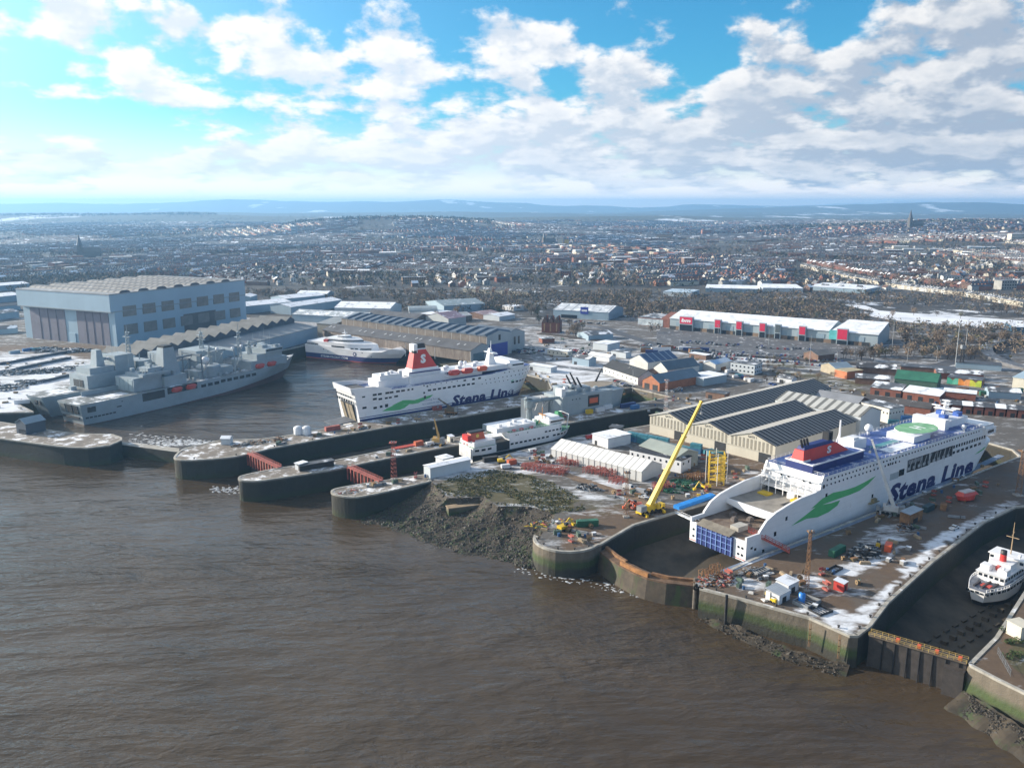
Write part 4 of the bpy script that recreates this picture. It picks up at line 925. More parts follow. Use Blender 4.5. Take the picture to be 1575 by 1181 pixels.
    wins(t, H, w); wins(t, H, [(96 + i * 3.6, 14.4 + .05 * i, .8, .8) for i in range(12)] + [(93 + i * 3.6, 12, .7, .7) for i in range(7)] + [(112 + i * 4, 17.6, .8, .8) for i in range(6)] + [(52 + i * 4.2, 16.6, .7, .7) for i in range(6)], 'porthole', PORTM)
    A = zoomed([(690, 885), (750, 848), (830, 815), (900, 800), (1020, 798), (960, 845), (900, 868), (830, 876)], 7.87, 500, 520)
    A2 = zoomed([(800, 822), (880, 780), (940, 752), (1010, 748), (1080, 750), (1150, 728), (1230, 702), (1310, 682), (1270, 720), (1200, 748), (1130, 785), (1060, 797), (960, 797), (880, 806)], 7.87, 500, 520)
    A3 = zoomed([(1035, 553), (1070, 528), (1120, 500), (1180, 488), (1275, 462), (1240, 495), (1180, 515), (1120, 530), (1080, 545)], 8.29, 660, 520)
    for q in (A, A2, A3): decal(t, 'leaf_emblem', pxz(ST2, q), H, GREEN)
    ln = MT['lettering_navy']; letters(t, 'Stena Line', 68.5, .0, 52, 7.2, H, 0, ln, .2, .045)
    letters(t, 'Connecting Europe', 44.5, 6.2, 15, 1.3, H, 0, mat('tag_blue', (.12, .2, .35), .5), .1, .0); letters(t, 'for a sustainable future', 46, 4.2, 14, 1.0, H, 0, MT['tag_blue'], .1, .0)
    M().box(47.2, 48.8, -.14, .1, 8.2, 10).obj('pilot_door', BLACK, t)
white_ferry()
# ------------------------------------------------------------------ small black hulled ferry in the narrow dock
def small_ferry():
    t = fthing('island_ferry', 'small white ferry with black hull and red funnel low in a narrow dock', 'ferry', CAL, -1.2)
    B = 15.5; H = Hull(B, -8, 4.6, (1, 0), (66, 73), (.62, .80), (1.8, 2.), .12, (.6, .92))
    m = M(); H.build(m, [-8, -3.6, .1, 4.4], [2, 1, 0], 3, 40, 0); m.obj('hull', [HULLW, BLACK, BOOT, mat('green_deck', (.10, .24, .14), .7, .3, .3, snow=.35)], t)
    for a, b in (((14.6, 24), (.2, 2.0)),): M().box(14.8, 23.6, -.03, 7, .3, 5.2).obj('loading_gap', DARK, t)
    M().box(15, 23, 7.2, 14.5, 4.4, 6.4).obj('gap_house', WH, t)
    s2 = Hull(B, 4.4, 9.4, (23.5, 23.5), (66, 64.5), (.80, .85), (2.2, 2.4)); m = M(); s2.build(m, [4.4, 7, 9.4], [0, 0], 1, 24); m.obj('superstructure', [WH2, MT['green_deck']], t)
    M().box(17, 44, 3, 12.5, 9.4, 12).obj('sun_lounge', WH2, t); M().box(52, 63, 1, 14.5, 9.4, 11.8).box(53.5, 61, 3, 12, 11.8, 13.2).obj('wheelhouse', WH2, t); M().box(62.9, 63.2, 1.5, 14, 10.4, 11.4).box(53, 62.5, .86, 1.02, 10.4, 11.4).obj('bridge_window', GLASS, t)
    M().box(1, 14.8, 1, 14.5, 4.4, 7.2).obj('aft_house', WH2, t); 
    f = M().taper(1.2, 11.4, 5.5, 10, 7.2, 11.2, 1.2, 1.2, .5).obj('funnel', mat('funnel_orange', (.55, .10, .04), .5, .2), t); M().box(-.5, 1.8, 5, 10.5, 7.2, 10.4).obj('funnel_casing', RED, f)
    M().box(1.5, 11.2, 5.8, 9.7, 11.2, 11.9).obj('funnel_top', BLACK, f); k = M().lathe([(1., 0), (1., .12), (.001, .12)], n=14); k.v = [(x, -z, y) for x, y, z in k.v]; k.obj('emblem', mat('emblem_gold', (.7, .5, .08), .5), f).location = (6.3, 5.75, 9.4)
    w = [(25.2 + i * 3.1, 3.0, 1.9, 1.0) for i in range(9)] + [(55 + i * 3.1, 3.2, 2., 1.) for i in range(4)] + [(2.5 + i * 3.9, 2.8, 2.4, 1.1) for i in range(3)]
    wins(t, H, w); wins(t, s2, [(49 + i * 2.7, 6.2, 1.7, .9) for i in range(5)] + [(28, 7.6, .6, .6), (29.4, 7.6, .6, .6), (36, 7.8, .6, .6)])
    rails(t, [(24, .2, 9.4), (60, .2, 9.4)], 1.1, None, 2.); rails(t, [(0.5, 1, 4.5), (.5, 14.5, 4.5)], 1.1, None, 2); rails(t, [(44, 3, 12), (17, 3, 12)], 1.1, None, 2); rails(t, [(1, .3, 4.5), (14.5, .1, 4.5)], 1.1, None, 2)
    k = M().tube((52.5, 8, 9.4), (52.5, 8, 18.5), .3, .15).box(51.8, 53.2, 5, 11, 14, 14.2).tube((50, 8, 9.4), (52.5, 8, 15), .15); k.obj('mast', mat('mast_orange', (.6, .28, .08), .5), t)
    M().taper(62, 67, 5, 10, 9.4, 14.4, .5, 2.5, 1).obj('bow_visor', mat('visor_green', (.03, .22, .09), .5, .3, .4), t); k = M().tube((66.5, 3, 5), (68, 3, 13), .3).tube((68, 3, 13), (66.5, 7.5, 14), .25).tube((66.5, 12, 5), (68, 12, 13), .3).tube((68, 12, 13), (66.5, 7.5, 14), .25); k.obj('visor_arm', WH2, t)
    for x in (26, 31, 38): boat(t, x, 1.2, 9.5, .42, LBWM)
    for i in range(9): M().box(0, 1.2, 0, .9, 0, .9).obj('bench', RED, t).location = (2 + U(-1.5, 1), 1.6 + i * 1.45, 7.2 if i % 2 else 4.45)
    for x, y, c in ((20, 5, WH2), (28, 6, WH2), (33, 9, WH), (38, 6, WH2), (47, 7, MT['visor_green']), (49, 11, WH2)): M().box(x, x + 2, y, y + 1.8, 9.4 if x > 44 else 12, 11 if x > 44 else 13.4).obj('ventilator', c, t)
    M().box(-.6, .4, 2, 13.5, -1.8, 3.9).obj('stern_door', mat('stern_white', (.6, .6, .6), .5, .2, .5), t)
small_ferry()
# ------------------------------------------------------------------ catamaran at the head of the basin
def catamaran():
    t = fthing('catamaran_ferry', 'white and navy fast catamaran moored at the head of the basin', 'ferry', HSC)
    B = 26.; H = Hull(B, -10.5, 1, (1, 0), (93, 105), (.66, .74), (1.6, 1.7))
    top = lambda q: pw([(0, 3), (.2, 2.8), (.6, .6), (.82, 1.2), (.9, 4.4), (.96, 3.4), (1, 1.6)])(q)
    m = M(); H.build(m, [-12, -9.6, -8.9, -4.6, -1, top], [2, 3, 1, 0, 0], 0, 50); m.obj('hull', [WH2, NAVY, BOOT, mat('red_line', (.4, .06, .05), .5)], t)
    s1 = Hull(24, 1.5, 6.2, (1, 2), (76, 74), (.60, .55), (2., 2.), 0, (1, 1), 13); m = M(); s1.build(m, [-.5, 3.6, 4.4, 6.2], [0, 1, 0], 0, 36); m.obj('passenger_deck', [WH2, WH2], t)
    s2 = Hull(18, 6.2, 9.8, (20, 21), (60, 57), (.5, .5), (2, 2), 0, (1, 1), 13); m = M(); s2.build(m, [6.2, 7.4, 8.6, 9.8], [0, 1, 0], 0, 30); m.obj('upper_deck', [WH2, GLASS], t)
    s3 = Hull(10, 9.8, 12, (32, 33), (46, 44), (.4, .4), (2, 2), 0, (1, 1), 13); m = M(); s3.build(m, [9.8, 10.7, 11.4, 12], [0, 1, 0], 0, 20); m.obj('wheelhouse', [WH2, GLASS], t)
    M().tube((38, 13, 12), (36.5, 13, 17.5), .5, .3).box(35.5, 38.5, 10.5, 15.5, 14, 14.3).obj('mast', WH2, t)
    for x0, x1, z0, z1 in ((30.5, 45.5, 2.2, 3.5), (52, 55, 1.6, 2.5), (56, 59, 1.6, 2.5), (61, 70, 1.2, 2.4), (19, 22.5, 1.6, 2.6), (2, 15, 2.6, 4.4)): decal(t, 'window_band', [(x0, z0), (lin(x0, x1, .5), z0 - .1), (x1, z0), (x1, z1), (x0, z1)], s1, GLASS, 0, .12)
    M().box(20.5, 25, 2.2, 5.5, 5, 8.4).obj('funnel', mat('funnel_red', (.4, .05, .05), .6, .2), t)
    k = M().lathe([(1.9, 0), (1.9, .1), (.001, .1)], n=16); k.v = [(x, -z, y) for x, y, z in k.v]; e = k.obj('emblem', NAVY, t); e.location = (57.5, -.05, -2.4)
    k = M().lathe([(1.0, 0), (1.0, .14), (.001, .14)], n=16); k.v = [(x, -z, y) for x, y, z in k.v]; k.obj('emblem_centre', WH2, e)
    letters(t, 'STEAM-PACKET.COM', 18.5, -7.9, 31, 2.0, H, 0, WH2, .0, .02); rails(t, [(2, .5, 3), (20, .5, 3)], 1.1); rails(t, [(78, 1.5, 1.2), (86, 4, 1.6)], 1)
    for z in (-2.4, .2): M().box(-.08, .1, 3, 23, z, z + 1.5).obj('stern_opening', DARK, t)
    wins(t, H, [(66, -.6, .8, .8), (27, -2, .8, .8), (75.5, -3.4, .8, .8), (22, -.5, 1, .8)])
catamaran()
# ------------------------------------------------------------------ grey naval auxiliaries
def naval_mast(t, x, y, z, h):
    k = M().lattice((x, y, z), (x, y, z + h * .75), 3.2, 1.6, 7, .22).tube((x, y, z + h * .7), (x, y, z + h), .3, .15)
    for q in (.4, .62): k.box(x - 1.2, x + 1.2, y - 4, y + 4, z + h * q, z + h * q + .35)
    k.box(x + .2, x + .9, y - 2.4, y + 2.4, z + h * .75, z + h * .75 + .8); k.obj('mast', GREY, t)
def naval_one():
    t = fthing('naval_tanker', 'nearer grey naval supply ship with red lifeboats and an open flight deck', 'naval ship', RFA)
    B = 28.; H = Hull(B, -10.5, 4, (4, 1.5), (184, 198), (.62, .80), (1.7, 1.9), .10, (.82, .95))
    top = lambda q: pw([(0, 3.6), (.7, 3.6), (.86, 3.8), (1, 7.0)])(q); boot = lambda q: pw([(0, -10.2), (.35, -10.0), (.6, -8.8), (1, -3.5)])(q)
    m = M(); H.build(m, [-12, boot, -2.8 if False else (lambda q: max(boot(q) + 1.5, -3.)), top], [1, 0, 0], 2, 44); m.obj('hull', [GREY, BOOT, GREY2], t)
    wins(t, H, [(45.5 + 9, .2, 17.5, 5.6)], 'side_opening'); wins(t, H, [(67 + 11, 1.2, 25, 4.6)], 'lifeboat_recess_shade')  # flat dark slab stands in for the shaded recess behind the boats
    for x in (68, 80): boat(t, x, -.4, -.3, 1.25, LBWM)
    wins(t, H, [(96 + i * 5.9, -.2 if i < 3 else .3, 4.2, 2.2) for i in range(9)], 'side_opening'); wins(t, H, [(9, -.6, 5.5, 3.6), (28, -2.2, 3.5, .8), (30.5, .8, 1, .6)], 'side_opening')
    wins(t, H, [(6 + i * 2.6, -5.8 + .02 * i, 2.0, 1.0) for i in range(8)], 'side_opening')
    for i, (y0, y1) in enumerate(((4, 9), (10.5, 17), (18.5, 24))):
        M().hexa([(2.0, y0, -3), (2.6, y0, -3), (2.6, y1, -3), (2.0, y1, -3)], [(1.1, y0, 2.6), (1.8, y0, 2.6), (1.8, y1, 2.6), (1.1, y1, 2.6)]).obj('stern_opening', DARK if i != 2 else GREY2, t)
    M().box(2.4, 3.0, 5, 24, -6.6, -5.2).obj('stern_opening', DARK, t)
    M().box(17, 52, B - 3.4, B - 2.9, 3.6, 6.6).obj('bulwark', GREY, t); M().box(20, 40, 6, 15, 3.64, 3.7).obj('snow_patch', SNOWY, t)
    hg = M().box(44, 66, 6, 27, 3.6, 13).obj('hangar', GREY, t); k = M()
    for i in range(4): k.box(43.8, 44, 7.5 + i * 4.9, 11.9 + i * 4.9, 4, 12)
    k.obj('hangar_door', mat('hangar_door_grey', (.30, .37, .40), .5, .15, .1), hg)
    M().box(50, 72, 4, 24, 13, 15).box(57, 68, 8, 20, 15, 18).obj('deck_house', GREY, t); M().box(66, 84, 3, 26, 3.6, 11).obj('deck_house', GREY, t)
    f = M().taper(70, 84, 9, 20, 11, 30, 2.5, 3, 2).obj('funnel', GREY, t); M().box(73, 80.5, 11.2, 17.8, 30, 31.5).obj('funnel_cap', BLACK, f)
    for x, y, z in ((60, 10, 18), (63, 17, 18), (76, 6, 11), (53, 20, 15)): M().box(x, x + 2, y, y + 3, z, z + 2.6).obj('ventilator', GREY, t)
    for i, x in enumerate((98, 128)):
        k = M()
        for y in (3, 25): k.tube((x, y, 3.6), (x, y, 23), .7, .5); k.tube((x, y, 16), (x - 12, y, 20.5), .35); k.tube((x, y, 8), (x + 8, y, 18), .25)
        k.box(x - .8, x + .8, 3, 25, 21, 22.4).box(x - 15, x, 13, 15, 20.6, 21.8); k.obj('replenishment_rig', mat('rig_dark_grey', (.14, .17, .20), .5, .2, .3) if i == 0 else GREY, t)
    k = M().lathe([(9, 0), (9, 7), (8, 8), (.01, 8.2)], (112, 14, 3.6), 20); k.box(98, 130, 8, 20, 3.6, 9); k.obj('tank_house', GREY, t); M().tube((114, 14, 11), (114, 14, 26), .8, .5).obj('kingpost', GREY, t)
    dome(t, 105, 8, 11, 3.2); 
    for x, y, z in ((118, 10, 24.), (134, 12, 22), (141, 10, 23)): dome(t, x, y, z - 3, 1.3)
    for i in range(10): M().box(0, 3, 0, 2.2, 0, 1.6 + R()).obj('deck_locker', GREY, t).location = (88 + i * 5, 3 + U(0, 18), 3.6)
    M().box(143, 180, 2.5, 25.5, 3.6, 10).box(150, 176, 3.5, 24.5, 10, 14.5).box(158, 176, 2, 26, 14.5, 18).obj('bridge_block', GREY, t); M().box(175.9, 176.2, 3, 25, 16, 17.3).box(159, 175, 1.85, 2.05, 16, 17.2).obj('bridge_window', GLASS, t)
    for x in (146, 158): boat(t, x, 1.4, 4.2, 1.25, LBWM)
    for x, y in ((160, 8), (166, 16)): M().box(x, x + 5, y, y + 5, 18, 20.5).obj('deck_house', GREY, t)
    naval_mast(t, 142, 14, 10, 30); naval_mast(t, 152, 14, 14.5, 12)
    rails(t, [(182, 5, 5.5), (196, 12, 6.8)], 1.2, GREY); M().box(184, 190, 11, 17, 5.2, 6.6).obj('windlass', STEEL, t); rails(t, [(86, .4, 3.6), (140, .4, 3.6)], 1.1, GREY)
def fittings(t, n, x0, x1, y0, y1, zs, np_):
    for i in range(n):
        x, y = U(x0, x1), U(y0, y1); z = zs(x) if callable(zs) else zs; q = M().box(0, U(.8, 3), 0, U(.8, 2.2), 0, U(.6, 2.2)); q.obj('deck_fitting', (GREY, GREY, STEEL, WH)[i % 4], t).location = (x, y, z)
    for i in range(np_): x, y = U(x0, x1), U(y0, y1); M().tube((x, y, zs if not callable(zs) else zs(x)), (x + U(-.6, .6), y, (zs if not callable(zs) else zs(x)) + U(7, 15)), .14, .07, 4).obj('whip_aerial', GREY, t)
def naval_extra(t, off):
    fittings(t, 34, 86, 140, 2 + off, 25 + off, 3.6, 7); fittings(t, 14, 50, 70, 6 + off, 22 + off, 15, 5); fittings(t, 12, 158, 174, 4 + off, 24 + off, 18, 5)
    k = M()
    for i in range(5): k.tube((90 + i * 10, 8 + off, 5.2), (98 + i * 10, 18 + off, 5.2), .3).tube((88 + i * 10, 22 + off, 4.6), (97 + i * 10, 22 + off, 4.6), .35)
    k.obj('deck_pipework', STEEL, t); rails(t, [(2, .4 + off, 3.6), (42, .4 + off, 3.6)], 1.1, GREY, 2.5); naval_mast(t, 114, 14 + off, 11, 17)
naval_one()
naval_extra([o for o in COL.objects if o.name == 'naval_tanker'][0], 0)
def naval_two():
    off = 46.
    t = fthing('naval_supply_ship', 'farther grey naval ship with tapered grey tower moored behind the flight deck ship', 'naval ship', RFA)
    B = 27; H = Hull(B, -10.5, 5.5, (4, -4), (176, 190), (.62, .80), (1.7, 1.9), .22, (.45, .7), 46)
    m = M(); H.build(m, [-12, -9.6, -3, lambda q: 5.2 + 3 * max(0, q - .8) * 5 * .4], [1, 0, 0], 2, 40); m.obj('hull', [GREY, BOOT, GREY2], t)
    for y in (40, 44): M().box(-2.8, -2.2, y, y + 2.4, -.6, 2.4).obj('stern_opening', DARK, t)
    V = lambda px, py: RFA.V(px, py, off)
    def blk(name, x0, x1, ytop, ybot, y0, y1, i0=0, i1=0, j=0, m_=None):
        xa = V(x0, ybot)[0]; xb = V(x1, ybot)[0]; zt = V((x0 + x1) / 2, ytop)[1]; zb = 5.2
        return M().taper(xa, xb, y0, y1, zb, zt, i0, i1, j).obj(name, m_ or GREY, t)
    blk('deck_house', 121, 170, 572, 588, 35, 57); k = blk('hangar', 130, 168, 562, 588, 38, 55); M().box(V(121, 588)[0] - .2, V(121, 588)[0], 40, 52, 6, 11).obj('hangar_door', DARK, t)
    blk('funnel_tower', 142, 162, 537, 580, 41, 51, 3, 3, 2); blk('superstructure', 168, 200, 543, 588, 37, 55, 1, 1, 1); dome(t, V(177, 560)[0], 42, V(177, 552)[1] - 4, 2.2)
    x, z = V(198, 545); naval_mast(t, x, 46, z - 2, 24); blk('superstructure', 205, 225, 552, 588, 37, 55); blk('deck_house', 240, 262, 540, 580, 38, 54)
    for px in (215, 232, 250): x, z = V(px, 556); M().tube((x, 46, 5), (x, 46, z + 6), .6, .4).obj('kingpost', GREY, t)
    blk('bridge_block', 290, 330, 535, 570, 35, 57); x, z = V(310, 535); naval_mast(t, x, 46, z, 16)
    for i in range(8): M().box(0, 4, 0, 3, 0, 2.5).obj('deck_locker', GREY, t).location = (20 + i * 18, 36 + U(0, 14), 5.2)
    M().box(8, 18, 38, 54, 5.22, 5.3).obj('snow_patch', SNOWY, t)
naval_two()
q_ = [o for o in COL.objects if o.name == 'naval_supply_ship'][0]
fittings(q_, 30, 20, 150, 36, 56, 5.2, 9); fittings(q_, 10, 46, 62, 40, 52, 22, 4)
# ------------------------------------------------------------------ grey landing ship in the second dock
def landing_ship():
    F = Fr(G(869, 640), 36); t = fthing('landing_ship', 'grey naval ship with a crane and round flight deck moored behind the middle pier', 'naval ship', F)
    B = 19; H = Hull(B, -10, 11, (-48, -50), (62, 66), (.8, .9), (2, 2.4))
    m = M(); m.box(-2, 40, 0, B, -10, 12.2).hexa([(-50, 0, -10), (-2, 0, -10), (-2, B, -10), (-50, B, -10)], [(-50, 0, -1.5), (-2, 0, -1.5), (-2, B, -1.5), (-50, B, -1.5)]); m.obj('hull', [GREY], t)
    M().box(-50, -2, .5, B - .5, -1.5, -1.3).obj('well_deck', SNOWY, t)
    M().hexa([(40, 0, -8), (50, 5, -8), (50, B - 5, -8), (40, B, -8)], [(40, 0, 11.6), (54, 4, 10.4), (54, B - 4, 10.4), (40, B, 11.6)]).obj('bow', GREY, t)
    P = [(38 + 15 * cos(a * pi / 10), 16 + 9 * sin(a * pi / 10)) for a in range(20)]; M().prism(P, 12.2, 13.2, 0, 1, True).obj('flight_deck', [GREY, mat('tan_deck', (.26, .22, .17), .8, .2, .2)], t)
    for x, y, w, d, h in ((2, 3, 10, 8, 2.2), (14, 6, 12, 9, 3), (4, 12, 8, 5, 4)): M().box(x, x + w, y, y + d, 12.2, 12.2 + h).obj('deck_house', GREY, t)
    M().box(16, 22, 7, 11, 15.2, 16.6).box(-1.4, 2, 2, 8, 12.2, 17).obj('ventilator', WH, t)
    M().box(-21, -4, 12, 18.5, -1.3, 11).obj('gantry_plate', mat('pale_grey_panel', (.5, .49, .46), .6, .1, .1), t)
    k = M().tube((-26, 3, -1), (-26, 3, 12), 2.2, 1.6, 10).tube((-26, 3, 12), (0, 4, 11.5), 1.3, .9, 8).tube((-26, 3, 11), (-29, 3, 15), 1.2); k.lathe([(3.4, 0), (3.4, 4), (2, 5)], (-26, 3, 9), 12); k.obj('deck_crane', mat('crane_grey', (.20, .24, .26), .5, .3, .4), t)
    k = M()
    for i in range(10): k.tube((-30 + i * 2.2, 1.5 + (i % 3) * 2, 6 + (i % 4)), (-29 + i * 2.6, 4, 11 + (i * 7) % 4), .25, n=4)
    k.obj('rigging_frame', STEEL, t)
    for a, b in (((14, 9, 14), (8, 9, 24)), ((18, 9, 14), (12, 10, 25)), ((44, 22, 12), (52, 24, 21)), ((20, 7, 14), (15, 7, 22))): M().tube(a, b, .8, .5).obj('crane_jib', BLACK, t)
    d = M().box(19, 28.5, -.12, .1, 3.4, 10.6).obj('side_door', BLACK, t); M().box(20.2, 27.2, -.25, -.1, 5.4, 8.8).obj('raft', ORANGE, d)
    wins(t, None, [(6 + i * 3, 9.8, .8, .8) for i in range(3)], 'porthole', PORTM); rails(t, [(0, .2, 12.2), (40, .2, 12.2)], 1.1, GREY)
    for i in range(8): M().box(0, 2.4, 0, 1.8, 0, 1.6 + R()).obj('deck_locker', WH if i % 3 == 0 else GREY, t).location = (1 + i * 4, U(1, 12), 12.2 if i > 3 else 16)
    o = M().box(-46, -14, 3, 9, -1.3, -.4).obj('pontoon_cover', SNOWY, t)
landing_ship()
# ------------------------------------------------------------------ little ferry in the right-hand dock
def river_ferry():
    a = G(1502, 914, -6); F = Fr(a, 39); t = fthing('river_ferry', 'small white ship with a red and black funnel moored in the dark right hand dock', 'ferry', F, -10.4); t.scale = (.8, 1, 1)
    B = 12.5; H = Hull(B, 0, 6, (2, 0), (44, 47), (.45, .6), (2., 2.2), .34, (.25, .45), 0)
    m = M(); H.build(m, [0, 1.6, 4.4, 6], [1, 0, 0], 2, 40); m.obj('hull', [WH2, BLACK, mat('ferry_deck', (.16, .17, .2), .7, .3, .4, snow=.4)], t)
    k = M(); n = 30; 
    for s in (-1, 1):
        pr = None
        for i in range(n + 1):
            x = .5 + i; hb = H.hb(x, 6)
            if i % 2 == 0: k.box(x - .1, x + .1, s * hb - .1, s * hb + .1, 4.5, 7)
            if pr: k.tube((pr[0], s * pr[1], 7), (x, s * hb, 7), .13, n=4); k.tube((pr[0], s * pr[1], 6), (x, s * hb, 6), .13, n=4)
            pr = (x, hb)
    k.obj('railing', WH2, t)
    wins(t, Hull(B, 0, 6, (2, 0), (44, 47), (.45, .6), (2., 2.2), .34, (.25, .45), 0), [(4 + i * 3.3, 5.2, 2.3, .9) for i in range(11)])
    for y in (-3.2, -1.6, 0, 1.6, 3.2): o = link('window', WINM, t, (.25 + .1 * abs(y), y, 5.2), -pi / 2); o.scale = (1.2, 2, .9)
    M().box(14, 40, -4.6, 4.6, 6, 9).obj('saloon', WH2, t); M().box(13, 41, -5.2, 5.2, 9, 9.25).obj('promenade_deck', WH, t); M().box(22, 36, -3.8, 3.8, 9.25, 11.6).obj('upper_saloon', WH2, t); M().box(30, 38, -6.0, 6.0, 9.25, 12.2).box(29, 39, -6.4, 6.4, 12.2, 12.5).obj('wheelhouse', WH2, t)
    for i in range(6): o = link('window', WINM, t, (29.98, -5.1 + i * 2.05, 11), -pi / 2); o.scale = (1.3, 1, 1.)
    for i in range(5): o = link('window', WINM, t, (13.98, -3.7 + i * 1.85, 7.8), -pi / 2); o.scale = (1.2, 1, 1.)
    wins(t, None, [], ); 
    for i in range(7): o = link('window', WINM, t, (16 + i * 3, -4.62, 7.6)); o.scale = (1.8, 1, 1.)
    for y in (-3, 3): M().box(15.5, 20, y - 1.6, y + 1.6, 9.25, 11.2).obj('deck_shelter', WH2, t)
    f = M().lathe([(1.2, 0), (1.1, 2.6)], (25.5, 0, 11.6), 14).obj('funnel', RED, t, True); M().lathe([(1.12, 2.6), (1.06, 4.2), (.01, 4.1)], (25.5, 0, 11.6), 14).obj('funnel_top', BLACK, f, True)
    M().tube((34, 0, 12.5), (34, 0, 25), .22, .1).tube((32.5, 0, 20), (35.5, 0, 21), .08).box(33.8, 34.2, -2.2, 2.2, 19, 19.2).obj('mast', mat('mast_tan', (.35, .25, .15), .6), t)
    for i in range(16): M().box(-.9, .9, -.3, .3, 0, .7).obj('bench', mat('bench_dark', (.08, .07, .07), .6), t).location = (4 + (i % 6) * 1.6, -3 + (i // 6) * 2.6, 6)
    M().box(6, 9, -2.4, 1, 6, 6.5).obj('hose_coil', mat('coil_red', (.5, .08, .06), .6), t); dome(t, 15, -3.6, 11.2, .5); dome(t, 31, -4, 12.5, .6)
    boat(t, 19, 0, 9.3, .55, LBWM)
river_ferry()
# ------------------------------------------------------------------ buildings
def bld(name, label, cat, pL, pR, depth, h, roof='gx', rise=2., wall=None, rm=None, doors=(), win=None, group=None, over=.4, ang=None, z=0., parapet=0, wm=None, skylights=0):
    a, b = G(*pL, z), G(*pR, z); L = hypot(b[0] - a[0], b[1] - a[1]); A = math.degrees(atan2(b[1] - a[1], b[0] - a[0])) if ang is None else ang
    t = thing(name, label, cat, (*a, z), radians(A), group); wall = wall or PALEB; rm = rm or SNOWY; m = M(); r = M(); D = depth
    m.box(0, L, 0, D, -.3, h)
    if roof == 'gx':    # ridge along the front
        m.yprism([(0, h), (D, h), (D / 2, h + rise)], 0, L)
        for y0, z0, y1, z1 in ((-over, h - over * rise / D * 2, D / 2, h + rise), (D / 2, h + rise, D + over, h - over * rise / D * 2)):
            r.hexa([(-over, y0, z0 + .05), (L + over, y0, z0 + .05), (L + over, y1, z1 + .05), (-over, y1, z1 + .05)], [(-over, y0, z0 + .3), (L + over, y0, z0 + .3), (L + over, y1, z1 + .3), (-over, y1, z1 + .3)])
    elif roof == 'gy':  # ridge going back
        m.xprism([(0, h), (L, h), (L / 2, h + rise)], 0, D)
        for x0, z0, x1, z1 in ((-over, h - over * rise / L * 2, L / 2, h + rise), (L / 2, h + rise, L + over, h - over * rise / L * 2)):
            r.hexa([(x0, -over, z0 + .05), (x1, -over, z1 + .05), (x1, D + over, z1 + .05), (x0, D + over, z0 + .05)], [(x0, -over, z0 + .3), (x1, -over, z1 + .3), (x1, D + over, z1 + .3), (x0, D + over, z0 + .3)])
    elif roof == 'hip':
        r.hexa([(-over, -over, h), (L + over, -over, h), (L + over, D + over, h), (-over, D + over, h)], [(D / 2, D / 2 - .1, h + rise), (max(D / 2, L - D / 2), D / 2 - .1, h + rise), (max(D / 2, L - D / 2), D / 2 + .1, h + rise), (D / 2, D / 2 + .1, h + rise)])
    elif roof == 'mono':
        m.yprism([(0, h), (D, h), (D, h + rise)], 0, L); r.hexa([(-over, -over, h), (L + over, -over, h), (L + over, D + over, h + rise), (-over, D + over, h + rise)], [(-over, -over, h + .3), (L + over, -over, h + .3), (L + over, D + over, h + rise + .3), (-over, D + over, h + rise + .3)])
    elif roof == 'barrel':
        P = [(-over, h)] + [(D / 2 - (D / 2 + over) * cos(pi * k / 8), h + rise * sin(pi * k / 8)) for k in range(1, 8)] + [(D + over, h)]; r.yprism(P, -over, L + over)
    else:
        r.box(-over, L + over, -over, D + over, h + .02, h + .35)
        if parapet: r.box(-over, L + over, -over, -over + .3, h + .35, h + parapet).box(-over, -over + .3, -over + .3, D + over, h + .35, h + parapet)
    m.obj('wall', wall, t); r.obj('roof', rm, t)
    for d in doors:     # (x0, x1, height, material)
        M().box(d[0], d[1], -.09, .2, 0, d[2]).obj('door', d[3] if len(d) > 3 else DARK, t)
    if win:             # (count, width, height, sill, rows, row pitch)
        n, w_, wh, sl_, rows, pt = win; me = M().box(0, w_, -.08, .2, 0, wh).mesh('window', wm or GLASS)
        for q in range(rows):
            for i in range(n): link('window', me, t, (L * (i + .5) / n - w_ / 2, 0, sl_ + q * pt))
        ns = max(1, int(D / (L / n))) if n else 0
        for q in range(rows):
            for i in range(min(ns, 10)): link('window', me, t, (L + .0, D * (i + .5) / ns - w_ / 2, sl_ + q * pt), pi / 2)
    for i in range(skylights):
        if roof == 'gx': y = D * .22; zz = h + rise * .44 + .28; sk = M().hexa([(0, -.8, -.06 - .8 * 2 * rise / D), (1.2, -.8, -.06 - .8 * 2 * rise / D), (1.2, .8, -.06 + .8 * 2 * rise / D), (0, .8, -.06 + .8 * 2 * rise / D)], [(0, -.8, .16 - .8 * 2 * rise / D), (1.2, -.8, .16 - .8 * 2 * rise / D), (1.2, .8, .16 + .8 * 2 * rise / D), (0, .8, .16 + .8 * 2 * rise / D)]).obj('skylight', MT['skylight'], t); sk.location = (L * (i + .5) / skylights + U(-1, 1), y, zz)
    return t, L
mat('skylight', (.6, .62, .64), .4, .1)
